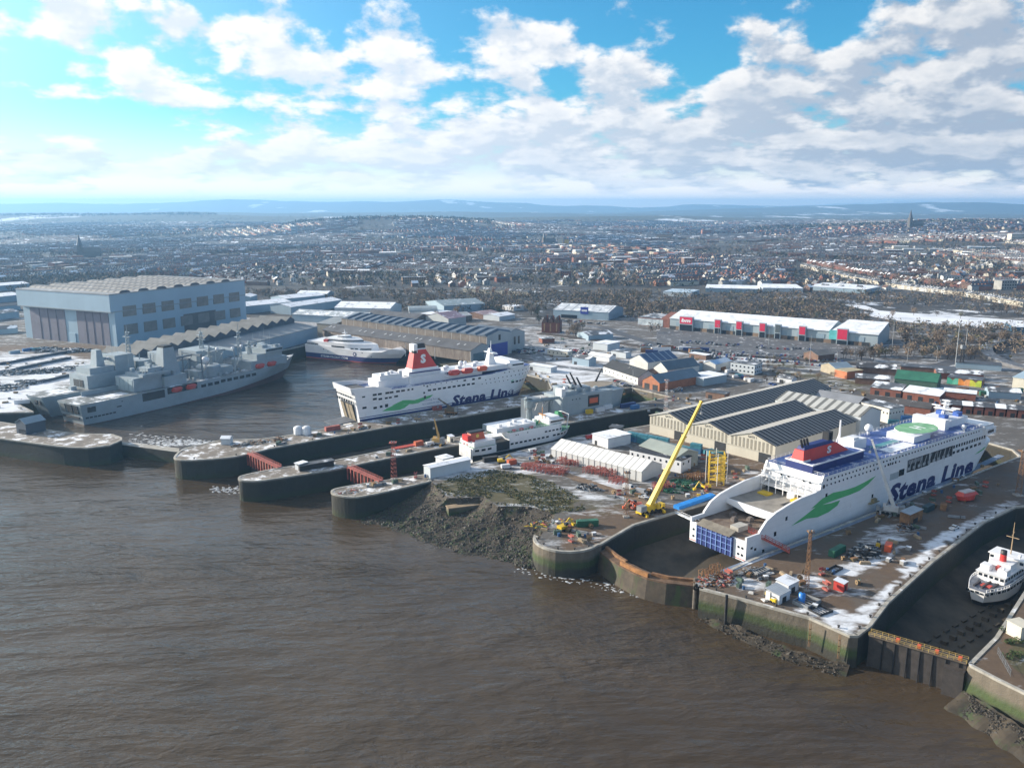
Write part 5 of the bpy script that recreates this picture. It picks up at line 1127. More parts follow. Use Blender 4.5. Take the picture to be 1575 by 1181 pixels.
# construction hall
def hall():
    a, c = G(41, 519), G(181, 533); L = hypot(c[0] - a[0], c[1] - a[1]); A = math.degrees(atan2(c[1] - a[1], c[0] - a[0])); F = Fr(a, A)
    FR = Fr(c, A + 90); D = 172.; Hh = 48.5; t = fthing('construction_hall', 'huge pale blue shipyard hall with two purple grey doors and window bands', 'industrial hall', F)
    hc = mat('hall_cladding', (.33, .44, .52), .5, .08, .03, stretch=(1, 1, .25)); M().box(0, L, 0, D, 0, 33).obj('wall', hc, t)
    up = M().box(-1.5, L + .4, -4.5, D, 33, Hh).obj('upper_wall', hc, t); M().box(-1.6, L + .5, -4.6, D + .1, 32.2, 33).obj('canopy_edge', mat('edge_grey', (.25, .27, .28), .6), t)
    M().box(-1.8, L + .8, -4.8, D + .4, Hh, Hh + 1).obj('roof', mat('hall_roof', (.26, .27, .28), .7, .3, .05, snow=.3), t)
    nm = 7
    for i in range(nm):     # ventilator humps across the roof
        y = 8 + i * (D - 20) / nm; P = [(y, Hh + 1), (y + 1.5, Hh + 2.5), (y + 4, Hh + 3.2), (y + 9, Hh + 3.2), (y + 11.5, Hh + 2.5), (y + 13, Hh + 1)]
        M().yprism(P, 1, L - 1).obj('roof_monitor', mat('monitor_cladding', (.21, .21, .205), .7, .35, .06, snow=.12, band=(0, 8, .4, (.10, .10, .11))), t)
    for x0, x1 in ((.08, .47), (.60, .935)):
        d = M().box(L * x0, L * x1, -.5, .5, 0, 31).obj('door', DOORP, t); k = M()
        for q in (.28, .52, .76): k.box(L * (x0 + (x1 - x0) * q) - .4, L * (x0 + (x1 - x0) * q) + .4, -.8, -.4, 0, 31)
        k.obj('door_post', mat('post_grey', (.12, .11, .14), .6), d)
    me = M().box(0, 15.5, -.3, .3, 0, 9.8).mesh('window_band', mat('brown_glazing', (.20, .18, .16), .45, .25, .15, band=(0, 2.6, .08, (.2, .19, .18))))
    for row, z in ((0, 27.), (1, 9.5)):
        for i in range(7): link('window_band', me, t, (L + .2, 9 + i * 23, z), pi / 2)
    M().box(L - .2, L + .45, 82, 126, 0, 21).obj('side_door', mat('side_door_brown', (.12, .105, .10), .6, .2, .1), t); M().box(L * .50, L * .57, -.9, 0, 0, 9).obj('porch', hc, t)
hall()
# sawtooth shed by the naval ships
def sawtooth():
    b, a = G(489, 522), G(255, 586); L = hypot(b[0] - a[0], b[1] - a[1]); A = math.degrees(atan2(b[1] - a[1], b[0] - a[0])); F = Fr(a, A)
    t = fthing('sawtooth_shed', 'long blue sided quay shed with a row of dark sawtooth gables', 'industrial shed', F); h = 12.4
    M().box(0, L, 0, 26, 0, h).obj('wall', CLAD, t); M().hexa([(-.5, -.4, h), (L + .5, -.4, h), (L + .5, 26, h + 3), (-.5, 26, h + 3)], [(-.5, -.4, h + .4), (L + .5, -.4, h + .4), (L + .5, 26, h + 3.4), (-.5, 26, h + 3.4)]).obj('lean_to_roof', mat('lean_grey', (.17, .19, .21), .6, .2, .05), t)
    n = 14; w_ = L / n; g = M(); M().box(0, L, 26, 60, 0, h + 5.6).obj('rear_wall', CLAD, t)
    for i in range(n):
        x = i * w_; g.xprism([(x, h + 2.6), (x, h + 6), (x + w_ / 2, h + 9.6), (x + w_, h + 6), (x + w_, h + 2.6)], 25.9, 27)
        r = M()
        for x0, z0, x1, z1 in ((x, h + 6, x + w_ / 2, h + 9.6), (x + w_ / 2, h + 9.6, x + w_, h + 6)): r.hexa([(x0, 25.5, z0), (x1, 25.5, z1), (x1, 60, z1), (x0, 60, z0)], [(x0, 25.5, z0 + .4), (x1, 25.5, z1 + .4), (x1, 60, z1 + .4), (x0, 60, z0 + .4)])
        r.obj('roof_ridge', mat('ridge_sheet', (.16, .16, .152), .7, .3, .08, snow=.12), t)
    g.obj('gable_wall', mat('gable_dark', (.07, .085, .11), .6, .3, .15), t)
sawtooth()
# the three-bay steel mill shed behind the basin
def plate_shed():
    a, b = G(497, 522), G(724, 556.5); L = hypot(b[0] - a[0], b[1] - a[1]); A = math.degrees(atan2(b[1] - a[1], b[0] - a[0])); F = Fr(a, A)
    t = fthing('plate_shed', 'long rusty brown steel shed with lean-to and blue end door behind the basin', 'industrial shed', F)
    M().box(0, L, 0, 21, 0, 9.5).yprism([(0, 9.5), (21, 9.5), (14, 14)], 0, L).obj('lean_to_wall', BROWNC, t); PB = PALEB
    r = M().hexa([(-1, -.6, 9.2), (L + .5, -.6, 9.2), (L + .5, 14, 14), (-1, 14, 14)], [(-1, -.6, 9.6), (L + .5, -.6, 9.6), (L + .5, 14, 14.4), (-1, 14, 14.4)]); r.hexa([(-1, 14, 14), (L + .5, 14, 14), (L + .5, 21, 12), (-1, 21, 12)], [(-1, 14, 14.4), (L + .5, 14, 14.4), (L + .5, 21, 12.4), (-1, 21, 12.4)]); r.obj('lean_to_roof', DKROOF, t)
    for i in range(34): M().hexa([(0, 0, 0), (.9, 0, 0), (1.5, 2.6, .88), (.6, 2.6, .88)], [(0, 0, .14), (.9, 0, .14), (1.5, 2.6, 1.02), (.6, 2.6, 1.02)]).obj('skylight', MT['skylight'], t).location = (2 + i * L / 34 + U(-1.5, 1.5), U(5, 9), 9.62 + U(5, 9) * 0 + 2.2)
    gab = mat('pale_gable', (.36, .39, .40), .6, .1, .1); k = M().yprism([(0, 0), (21, 0), (21, 12), (14, 14), (0, 9.5)], L, L + .3); k.obj('gable_wall', gab, t)
    M().box(L + .2, L + .5, 3, 17, 0, 6.5).obj('end_door', mat('teal_grey_door', (.10, .16, .19), .6), t)
    M().box(4, L, 21, 55, 0, 19).obj('wall', mat('upper_brown', (.15, .125, .105), .7, .35, .2, band=(0, 11, .05, (.3, .3, .29))), t)
    n = 17
    for i in range(n):
        x = 4 + i * (L - 4) / n; w_ = (L - 4) / n; q = M(); q.hexa([(x, 20.6, 19), (x + w_, 20.6, 19), (x + w_, 38, 22.5), (x, 38, 22.5)], [(x, 20.6, 19.3), (x + w_ * .8, 20.6, 20.8), (x + w_ * .8, 38, 24.2), (x, 38, 22.8)])
        q.hexa([(x, 38, 22.5), (x + w_, 38, 22.5), (x + w_, 55, 19), (x, 55, 19)], [(x, 38, 22.8), (x + w_ * .8, 38, 24.2), (x + w_ * .8, 55, 20.8), (x, 55, 19.3)]); q.obj('roof_bay', mat('slate_blue_roof', (.085, .11, .145), .5, .25, .1, snow=.1), t)
    k = M().yprism([(21, 0), (55, 0), (55, 19), (38, 22.6), (21, 19)], L, L + .3); k.obj('gable_wall', gab, t); d = M().box(L + .2, L + .6, 24, 49, 0, 11.5).obj('end_door', DOORB, t)
    M().box(L + .2, L + .4, 36.5, 39.5, 14, 19).obj('window', BLACK, t); M().box(L - 50, L - 6, 55, 82, 0, 16).yprism([(55, 16), (82, 16), (68, 20)], L - 50, L - 6).obj('rear_bay_wall', gab, t)
    M().hexa([(L - 50, 54.8, 16), (L - 5.6, 54.8, 16), (L - 5.6, 68, 20), (L - 50, 68, 20)], [(L - 50, 54.8, 16.4), (L - 5.6, 54.8, 16.4), (L - 5.6, 68, 20.4), (L - 50, 68, 20.4)]).hexa([(L - 50, 68, 20), (L - 5.6, 68, 20), (L - 5.6, 82.4, 16), (L - 50, 82.4, 16)], [(L - 50, 68, 20.4), (L - 5.6, 68, 20.4), (L - 5.6, 82.4, 16.4), (L - 50, 82.4, 16.4)]).obj('rear_roof', MT['slate_blue_roof'], t)
    for y in (60, 66, 72): M().box(L - 6.1, L - 5.8, y, y + 2.4, 6, 13).obj('window', GLASS, t)
    bld('workshop', 'pale workshop with a magenta streaked roof rising behind the long brown shed', 'workshop', (655, 503), (690, 508), 26, 12, 'gy', 5, gab, mat('magenta_roof', (.30, .20, .24), .6, .2, .1, snow=.4))
    bld('workshop', 'low shed with dark slatted roof behind the left end of the brown shed', 'workshop', (562, 497), (640, 505), 24, 10, 'gx', 4, BROWNC, DKROOF)
plate_shed()
# the three-bay shed with dark panel roofs behind the white ferry
def panel_shed():
    a = G(999, 665); b = G(1196, 702); A = math.degrees(atan2(b[1] - a[1], b[0] - a[0])); e = G(1232, 611)
    A2 = math.degrees(atan2(e[1] - a[1], e[0] - a[0])); A = A2 - 88; F = Fr(a, A); Lw = F.l(*b)[0] + 8; w_ = Lw / 3
    t = fthing('panel_roof_shed', 'three gabled beige shed with dark panelled roofs behind the yellow crane', 'industrial shed', F)
    dep = (150, 84, 80); h = 10.; wl = M(); door = 0
    for i in range(3):
        x = i * w_; D = dep[i]; wl.box(x, x + w_, 0, D, 0, h).xprism([(x, h), (x + w_, h), (x + w_ / 2, h + 4.2)], 0, D)
        for x0, z0, x1, z1, rmat in ((x - (.5 if i == 0 else 0), h, x + w_ / 2, h + 4.2, LROOF), (x + w_ / 2, h + 4.2, x + w_ + (.5 if i == 2 else 0), h, PANEL)):
            M().hexa([(x0, -.6, z0 + .1), (x1, -.6, z1 + .1), (x1, D + .5, z1 + .1), (x0, D + .5, z0 + .1)], [(x0, -.6, z0 + .5), (x1, -.6, z1 + .5), (x1, D + .5, z1 + .5), (x0, D + .5, z0 + .5)]).obj('roof_slope', rmat, t)
        me = M().box(0, 1.15, -.10, .2, 0, 5.2).mesh('window', mat('dusty_glazing', (.24, .22, .18), .4, .25, .4))
        for q in range(11): link('window', me, t, (x + 1.1 + q * (w_ - 1.6) / 11, 0, 5.6))
        letters(t, ('BAY 1', 'BAY 2', 'BAY 3')[i] if False else 'GATE %d' % (3 - i), x + w_ / 2 - 2.6, h + 1.5, 5.2, 1.2, None, -.02, BLACK, 0, .02)
        M().box(x + w_ * .66, x + w_ * .92, -.15, .3, 0, 5.2).obj('door', DARK, t)
        M().box(x + .2, x + w_ - .2, -.25, -.05, 5.15, 5.45).obj('crane_rail', mat('rail_beige', (.36, .34, .29), .6), t)
    wl.obj('wall', BEIGE, t)
    M().box(w_, 3 * w_, 84.6, 108, 0, 12).yprism([(84.6, 12), (108, 12), (96, 16)], w_, 3 * w_).obj('cross_bay_wall', PALEB, t)
    rs = mat('striped_sheet', (.42, .42, .40), .6, .15, .1, band=(0, 5.5, .4, (.13, .13, .12)))
    for y0, z0, y1, z1 in ((84, 12, 96, 16), (96, 16, 108.5, 12)): M().hexa([(w_ + .3, y0, z0), (3 * w_ + .5, y0, z0), (3 * w_ + .5, y1, z1), (w_ + .3, y1, z1)], [(w_ + .3, y0, z0 + .4), (3 * w_ + .5, y0, z0 + .4), (3 * w_ + .5, y1, z1 + .4), (w_ + .3, y1, z1 + .4)]).obj('cross_bay_roof', rs, t)
    return F, w_
PSF, PSW = panel_shed()
# storage tent
def tent():
    a, b, c = G(847, 704), G(987, 741), G(1009, 727); L = hypot(b[0] - a[0], b[1] - a[1]); A = math.degrees(atan2(b[1] - a[1], b[0] - a[0])); D = 17.; t = fthing('storage_tent', 'long white storage tent with ribbed sides standing beside the grass patch', 'tent', Fr(a, A))
    M().box(0, L, 0, D, 0, 5).yprism([(0, 5), (D, 5), (D / 2, 8.6)], 0, L).obj('wall', mat('tent_side', (.52, .52, .51), .7, .06, .2), t); r = M()
    for y0, z0, y1, z1 in ((-.3, 4.9, D / 2, 8.6), (D / 2, 8.6, D + .3, 4.9)): r.hexa([(-.2, y0, z0), (L + .2, y0, z0), (L + .2, y1, z1), (-.2, y1, z1)], [(-.2, y0, z0 + .2), (L + .2, y0, z0 + .2), (L + .2, y1, z1 + .2), (-.2, y1, z1 + .2)])
    r.obj('roof', TENTM, t)
    for i in range(17):
        x = i * L / 16; k = M().box(x - .10, x + .10, -.18, .05, 0, 5); k.hexa([(x - .08, -.4, 5.0), (x + .08, -.4, 5.0), (x + .08, D / 2, 8.75), (x - .08, D / 2, 8.75)], [(x - .08, -.4, 5.15), (x + .08, -.4, 5.15), (x + .08, D / 2, 8.9), (x - .08, D / 2, 8.9)]); k.obj('rib', mat('rib_grey', (.25, .25, .25), .6), t)
tent()
B = bld
# portable offices and stores round the tent
B('site_office', 'white two storey site office beside the blue container row', 'site office', (968, 710), (1047, 728), 10, 6.5, 'flat', 0, WH, mat('black_flat_roof', (.03, .03, .035), .7, .4, .2, snow=.25), win=(9, 1.0, 1.2, 3.9, 1, 3))
B('site_store', 'flat roofed white store covered in snow beside the narrow dock', 'store', (911, 682), (935, 690), 17, 5.5, 'flat', 0, WH, SNOWY, doors=((2, 4, 2.4),))
B('workshop', 'grey green gabled workshop in front of the teal container row', 'workshop', (1040, 724), (1058, 712), 26, 7, 'gy', 2.5, mat('wall_green_grey', (.26, .28, .25), .7), mat('roof_green_grey', (.27, .30, .27), .6, .15, .1, snow=.1), ang=36)
B('site_store', 'dark low hut by the dock edge right of the small ferry', 'store', (937, 667), (954, 669), 6, 4, 'flat', 0, mat('hut_dark', (.08, .08, .075), .7), SLATE)
B('site_store', 'long plain white building at the end of the mast pier', 'store', (662, 736), (724, 722), 6, 5.2, 'gx', .5, PALEB, SNOWY)
B('site_store', 'small white cabin behind the long white building on the pier', 'store', (681, 716), (697, 712), 6, 3.2, 'flat', 0, WH, SNOWY)
B('gatehouse', 'slate blue hut with a hipped roof on the pier by the naval ships', 'hut', (26, 666), (41, 669), 12, 6.5, 'gy', 2.5, mat('slate_blue_wall', (.06, .075, .10), .6, .2, .2), mat('blue_grey_roof', (.20, .27, .32), .5, .15, .1), doors=((2, 9, 3, MT['window_glass']),))
B('pier_hut', 'tiny pale green hut on the rounded end of the longest pier', 'hut', (340, 684), (354, 684), 5, 3.4, 'gx', 1, PALEB, SNOWY)
B('pier_hut', 'white box hut on the snowy middle pier', 'hut', (454, 722), (461, 724), 5, 3.2, 'flat', 0, WH, SNOWY)
B('quay_wall_block', 'long dark low block behind the white hut on the middle pier', 'block', (461, 725), (514, 716), 4, 2.6, 'flat', 0, BLACK, SLATE)
# warehouses between hall and brown shed
for a in [
    ('snowy roofed warehouse with grey blue walls right of the big hall', (375, 483), (449, 475), 40, 9), ('snow covered warehouse behind the grey walled one by the woodland', (440, 469), (500, 463), 36, 8),
    ('narrow warehouse with bright snowy roof nearest the woodland', (457, 459), (503, 460), 26, 7), ('warehouse with a long ribbed snowy roof and rooftop box', (448, 484), (526, 472), 34, 9)]:
    B('warehouse', a[0], 'warehouse', *a[1:], 'gx', 3, CLAD, SNOWY, doors=((4, 10, 5, MT['blue_grey_cladding']),))
B('warehouse', 'pale double gabled warehouse left of the grey roofed works', 'warehouse', (515, 486), (600, 488), 46, 10, 'gx', 5, PALEB, SNOWY)
B('warehouse', 'long warehouse with striped pale roof behind the beige box building', 'warehouse', (450, 494), (560, 500), 30, 8, 'gx', 4, CLAD, mat('striped_pale_roof', (.36, .40, .42), .5, .1, .05, snow=.55, band=(0, 14, .06, (.15, .17, .18))))
B('warehouse', 'low warehouse with patchy white roof right of the hall windows', 'warehouse', (364, 466), (386, 466), 30, 8, 'gy', 2, CLAD, SNOWY)
B('warehouse', 'beige box building at the left end of the brown shed', 'warehouse', (488, 517), (514, 519), 30, 13, 'mono', 3, mat('beige_wall', (.33, .31, .26), .7, .15, .1), mat('grey_sheet', (.24, .26, .27), .6, .15, .1))
B('workshop', 'curved grey roof works behind the brown shed', 'workshop', (630, 489), (673, 488), 30, 7, 'barrel', 5, PALEB, mat('barrel_grey', (.25, .29, .31), .5, .15, .1, snow=.2))
B('warehouse', 'wide grey green roofed warehouse with a snowy end below the woodland', 'warehouse', (683, 482), (746, 478), 60, 9, 'gx', 4, CLAD, mat('grey_green_roof', (.22, .27, .29), .5, .15, .08, snow=.35))
B('workshop', 'cream workshop with a white flat roof and graffiti wall', 'workshop', (676, 494), (703, 488), 26, 7, 'flat', 0, CREAM, SNOWY, doors=((2, 6, 3), (9, 13, 3)))
B('workshop', 'workshop with a wavy pale tin roof by the yard', 'workshop', (694, 496), (726, 493), 24, 6, 'gx', 3, BROWNC, mat('wavy_tin', (.42, .42, .40), .6, .2, .2, snow=.3))
B('shop', 'low pinkish roofed unit beside the junction road', 'shop', (743, 491), (768, 487), 26, 5, 'gx', 2, BRICK2, mat('pinkish_roof', (.30, .21, .22), .7, .2, .1, snow=.3))
B('shop', 'low unit with snowy roof right of the pinkish one', 'shop', (768, 494), (792, 490), 24, 5, 'gx', 2, PALEB, SNOWY)
B('shop', 'white flat unit near the row of trees beside the junction', 'shop', (790, 478), (806, 476), 20, 5, 'flat', 0, WH, SNOWY)
t, L = B('superstore', 'blue fronted store with striped white roof below the woodland', 'store', (851, 488), (936, 493), 55, 9, 'gx', 5, CLAD, mat('striped_white_roof', (.50, .52, .54), .5, .08, .05, snow=.5, band=(0, 11, .12, (.2, .23, .26))), doors=((10, 30, 4, GLASS),))
M().box(L * .50, L * .64, -.6, -.1, 6, 14).obj('sign_board', DOORB, t); M().box(L * .52, L * .62, -.75, -.55, 9, 11).obj('sign_lettering', WH, t)
# brick gothic building
t = thing('brick_tower_house', 'dark red brick building with pointed gables by the junction', 'building', (*G(833, 512), 0), radians(-12)); M().box(0, 19, 0, 16, 0, 11).obj('wall', BRICK, t)
for i in range(3):
    M().xprism([(i * 6.4, 11), (i * 6.4 + 6, 11), (i * 6.4 + 3, 17)], -.5, 16).obj('roof', TILE, t); M().box(i * 6.4 + 2.3, i * 6.4 + 3.7, -.62, -.4, 2, 10).obj('window', mat('buff_stone', (.42, .27, .15), .7), t)
    M().box(i * 6.4 + 4.8, i * 6.4 + 6, 4, 6, 11, 18).obj('chimney', BRICK, t)
# retail park
def retail():
    a, b = G(1030, 506), G(1349, 534); L = hypot(b[0] - a[0], b[1] - a[1]); A = math.degrees(atan2(b[1] - a[1], b[0] - a[0])); F = Fr(a, A); t = fthing('retail_park', 'long white retail shed with red shop signs facing its car park', 'retail building', F); h = 11.5; D = 52
    X = lambda px, py: F.V(px, py)[0]
    M().box(0, L, 0, D, 0, h).obj('wall', mat('retail_wall', (.34, .40, .43), .5, .08, .05), t); M().box(0, L * .97, -.2, .1, 0, 3.6).obj('brick_base', mat('retail_brick', (.22, .15, .10), .8, .25, .1, band=(0, 14, .5, (.03, .035, .04))), t)
    xs = X(1275, 520); M().hexa([(-.5, -1, h), (xs, -1, h), (xs, D * .6, h + 6), (-.5, D * .6, h + 6)], [(-.5, -1, h + .5), (xs, -1, h + .5), (xs, D * .6, h + 6.5), (-.5, D * .6, h + 6.5)]).hexa([(-.5, D * .6, h + 6), (xs, D * .6, h + 6), (xs, D, h), (-.5, D, h)], [(-.5, D * .6, h + 6.5), (xs, D * .6, h + 6.5), (xs, D, h + .5), (-.5, D, h + .5)]).obj('roof', mat('retail_roof', (.62, .63, .64), .5, .05, .05, snow=.7), t)
    M().hexa([(xs + 1, -1.2, h), (L + .6, -1.2, h), (L + .6, D * .8, h + 7), (xs + 8, D * .8, h + 7)], [(xs + 1, -1.2, h + .5), (L + .6, -1.2, h + .5), (L + .6, D * .8, h + 7.5), (xs + 8, D * .8, h + 7.5)]).obj('end_roof', MT['retail_roof'], t)
    M().yprism([(0, h), (D, h), (D * .6, h + 6)], 0, xs).yprism([(0, h), (D, h), (D * .8, h + 7)], xs + 6, L).obj('gable_wall', MT['retail_wall'], t)
    sr = mat('sign_red', (.58, .02, .07), .5, .08)
    def sign(x0, x1, z0, z1, m, txt=None, tm=None):
        xa, xb = X(x0, 505), X(x1, 505); p = M().box(xa - .8, xb + .8, -3, .2, 0, z1 + .6).obj('entrance_bay', MT['retail_wall'], t); s = M().box(xa, xb, -3.3, -3, z0, z1).obj('sign_board', m, p); M().box(xa, xb, -3.2, -2.9, 0, z0 - 1).obj('glass_front', GLASS, p)
        if txt: letters(s, txt, xa + (xb - xa) * .12, z0 + (z1 - z0) * .22, (xb - xa) * .76, (z1 - z0) * .56, None, -3.32, WH2, .15 if txt == 'bm' else 0, .05)
    sign(1047, 1066, 7.5, 14.5, sr, 'bm')
    for x0, x1, m in ((1101, 1109, sr), (1134, 1142, sr), (1170, 1178, sr), (1194, 1201, mat('sign_dark', (.08, .10, .11), .5)), (1231, 1240, sr)): sign(x0, x1, 6.5, 14, m)
    M().box(X(1276, 515), X(1288, 515), -1.4, -.2, 4, 13).obj('teal_panel', mat('teal_glass', (.12, .45, .45), .4), t); sign(1290, 1305, 5, 14.5, sr)
    for i in range(11): M().box(L * (i + .4) / 11.5, L * (i + .85) / 11.5, -.3, -.05, 4, 8.5).obj('cladding_panel', mat('panel_blue_grey', (.26, .34, .40), .5, .1), t)
    F2 = Fr(G(981, 500), A); t2 = fthing('mural_building', 'flat building with a pale blue mural front and red brick end', 'building', F2); L2 = F2.l(*G(1030, 504))[0]
    M().box(0, L2, 0, 40, 0, 9).obj('wall', BRICK, t2); M().box(0, L2 * .8, -.2, .1, .5, 8).obj('mural', mat('mural_blue', (.35, .45, .55), .5, .5, .15, c2=(.65, .7, .72)), t2); M().yprism([(0, 9), (40, 9), (26, 14)], L2 * .72, L2).obj('brick_gable', BRICK, t2); M().box(-.3, L2 * .72, -.3, 40, 9, 9.4).obj('roof', SLATE2, t2)
retail()
# buildings between basin and retail park
gw = mat('white_boarding', (.55, .55, .53), .6, .12, .2)
B('workshop', 'taller white gabled workshop of a pair with a panelled blue roof', 'workshop', (968, 569), (996, 575), 34, 9, 'gy', 5, gw, mat('blue_panel_roof', (.07, .10, .18), .4, .2, .1, band=(1, 7, .12, (.4, .42, .45))))
B('workshop', 'lower white gabled workshop of a pair with grey blue side', 'workshop', (1005, 580), (1026, 585), 34, 8, 'gy', 5, gw, mat('grey_blue_roof', (.10, .13, .16), .5, .2, .1))
B('workshop', 'white boat shed with a black roof near the round deck naval ship', 'workshop', (928, 574), (981, 592), 17, 5.5, 'gx', 4.5, gw, mat('black_roof', (.03, .032, .036), .7, .3, .2, snow=.12), win=(8, 1.2, 1., 2.2, 1, 3))
B('lodge', 'small brick lodge between the white sheds', 'house', (1001, 584), (1018, 580), 10, 4.5, 'gx', 2, BRICK, TILE)
t, L = B('fire_garage', 'red brick garage with an orange gable and a blue slate roof', 'garage', (988, 596), (1014, 602), 44, 6, 'gy', 4.5, mat('orange_brick', (.36, .14, .07), .8, .2, .3), mat('blue_slate', (.12, .16, .20), .5, .2, .1, snow=.15), doors=((2, 7, 4), (10, 15, 4)))
B('office_block', 'flat snowy roofed pale block behind the brick garage', 'office', (1054, 588), (1082, 594), 26, 5.5, 'flat', 0, CLAD, SNOWY)
B('store_tent', 'white and blue wrapped shed in the snowy yard', 'shed', (1081, 569), (1100, 572), 24, 6, 'gy', 2, gw, mat('blue_white_roof', (.05, .28, .62), .5, .2, .05, c2=(.7, .72, .74)))
B('office_block', 'pale grey modular offices behind the long panelled shed', 'office', (1123, 572), (1160, 577), 14, 8, 'flat', 0, PALEB, SLATE2, win=(6, 1.3, 1.2, 1.5, 2, 3.4))
B('warehouse', 'small white roofed block in the yard with white vans', 'warehouse', (912, 537), (934, 540), 20, 6, 'flat', 0, PALEB, SNOWY)
B('site_office', 'low cream cabin row beside the curving road', 'cabin', (842, 545), (873, 549), 7, 4.5, 'flat', 0, CREAM, SNOWY, win=(5, 1.2, 1, 1.8, 1, 3))
B('kiosk', 'small brick kiosk beside the green bank', 'kiosk', (834, 528), (853, 527), 10, 4, 'flat', 0, BRICK, SLATE2)
B('workshop', 'grey shed with snow by the railway bank', 'workshop', (905, 524), (943, 521), 22, 5, 'gx', 2.5, CLAD, SLATE2)
# right-hand industrial strip
t, L = B('office_block', 'brown brick office block with grey roof behind the panelled shed', 'office', (1251, 628), (1318, 640), 16, 8, 'gx', 3, BRICK2, mat('grey_tile_roof', (.22, .23, .25), .7, .2, .1, snow=.1), win=(11, 1.4, 1.3, 1.2, 2, 3.2), wm=WH)
B('office_block', 'plain white two storey block beside the blue containers', 'office', (1323, 640), (1366, 651), 14, 9, 'flat', 0, mat('white_block', (.62, .60, .55), .6, .06, .2), SLATE2, win=(8, .9, .9, 5.6, 1, 3))
B('workshop', 'long dark roofed workshop behind the plain white block', 'workshop', (1330, 627), (1430, 641), 12, 5, 'gx', 2.5, BRICK, mat('asphalt_roof', (.06, .055, .055), .8, .3, .1, snow=.15))
for i, (pl, pr) in enumerate((((1338, 606), (1385, 612)), ((1388, 613), (1444, 621)))):
    B('workshop_row', ('left', 'right')[i] + ' of two red brick workshop rows with a snowy roof edge', 'workshop', pl, pr, 14, 5, 'mono', 2, BRICK, SNOWY if i else SLATE2, doors=((3, 6, 3), (10, 13, 3), (17, 20, 3)))
B('green_shed', 'long shed with a green corrugated roof in the trading estate', 'shed', (1375, 594), (1440, 601), 22, 6, 'gx', 4.5, mat('dark_green_wall', (.05, .10, .07), .7), mat('green_tin_roof', (.035, .14, .085), .5, .25, .15))
k, L = B('painted_wall_unit', 'flat unit whose front wall is painted green orange and yellow', 'unit', (1456, 590), (1509, 596), 14, 5, 'flat', 0, BRICK2, SLATE); 
for i, c in enumerate(((.05, .32, .22), (.12, .42, .30), (.62, .22, .04), (.70, .30, .10), (.55, .55, .05), (.40, .52, .06))): M().xprism([(L * i / 6, .1), (L * (i + 1) / 6 + .0, .1), (L * (i + 1) / 6, 3 + 2 * (i % 2)), (L * (i + .4) / 6, 4.8), (L * i / 6, 3 + 2 * ((i + 1) % 2))], -.14, -.05).obj('painted_panel', mat('paint_%d' % i, c, .6, .3, .3), k)
B('superstore', 'big cream walled store with pale blue roof at the right edge', 'store', (1556, 599), (1640, 611), 50, 9, 'mono', 3, CREAM, mat('pale_blue_roof', (.35, .45, .52), .5, .1, .05, snow=.2))
B('workshop', 'stone coloured shed with a pale blue hip roof below the car park', 'workshop', (1262, 571), (1285, 578), 16, 5.5, 'gy', 3, mat('sandstone', (.33, .28, .20), .8, .2, .3), mat('pale_slate', (.24, .30, .35), .5, .15, .1))
B('workshop', 'brown roofed barn in the bushes below the car park', 'workshop', (1258, 556), (1283, 553), 16, 5, 'gx', 3, BRICK2, mat('barn_roof', (.20, .18, .16), .7, .2, .1))
B('workshop', 'orange brick shed with a flat yellowish roof', 'workshop', (1302, 583), (1326, 580), 12, 5.5, 'flat', 0, mat('orange_wall', (.45, .15, .06), .7, .2), mat('yellowish_roof', (.40, .33, .2), .7, .2))
B('terrace_roof_unit', 'row of low units with a snow edged black roof', 'unit', (1317, 573), (1378, 577), 14, 4.5, 'gx', 2.5, BRICK2, mat('snow_edged_roof', (.05, .05, .055), .7, .3, .1, snow=.4))
for i, (pl, pr, lb, rm_) in enumerate([((1385, 572), (1470, 578), 'long dark roofed unit behind the green shed', SLATE), ((1440, 582), (1512, 586), 'dark flat units with skylights behind the painted wall', SLATE2), ((1470, 566), (1540, 571), 'low grey unit before the curved road bank', DKROOF), ((1315, 590), (1368, 594), 'small brick unit with a snowy roof left of the green shed', SLATE2), ((1450, 612), (1500, 617), 'white and brick unit behind the radar mast', SNOWY), ((1520, 612), (1570, 615), 'low brick unit with dark windows beside the cream store', SLATE2)]):
    B('trade_unit', lb, 'unit', pl, pr, 13, 4.6, 'gx' if i % 2 else 'flat', 2, (BRICK2, BRICK, CLAD)[i % 3], rm_)
for i in range(11):             # red brick workshop bays behind the bow of the big ferry
    x = 1446 + i * 17; y = 633 + i * 1.4
    B('workshop_bay', 'red brick workshop bay in the row behind the bow of the big white ferry', 'workshop', (x, y), (x + 14.6, y + 1.2), 11, 5.2, 'gx', 1.6, BRICK, (SLATE2, SLATE, SNOWY)[i % 3], doors=((2, 4.4, 2.8),), group='brick workshop bays behind the big ferry')
# snowy depots beyond the woodland
for i, (pl, pr, d, lb) in enumerate([((1085, 449), (1165, 451), 60, 'wide snowy depot roof left of the central woodland clearing'), ((1173, 449), (1235, 450), 70, 'middle snowy depot roof beyond the woodland'), ((1238, 446), (1330, 452), 80, 'largest snowy depot roof beyond the woodland'), ((1020, 455), (1062, 457), 50, 'pale blue roofed depot at the left end of the depots'), ((1560, 512), (1640, 515), 40, 'blue clad depot with an orange base at the right edge')]):
    B('depot', lb, 'depot', pl, pr, d, 6, 'flat', 0, (CLAD, PALEB)[i % 2] if i < 4 else mat('depot_blue', (.06, .14, .22), .5), SNOWY if i != 3 else mat('ice_blue_roof', (.4, .5, .58), .5, .1, .05, snow=.4))

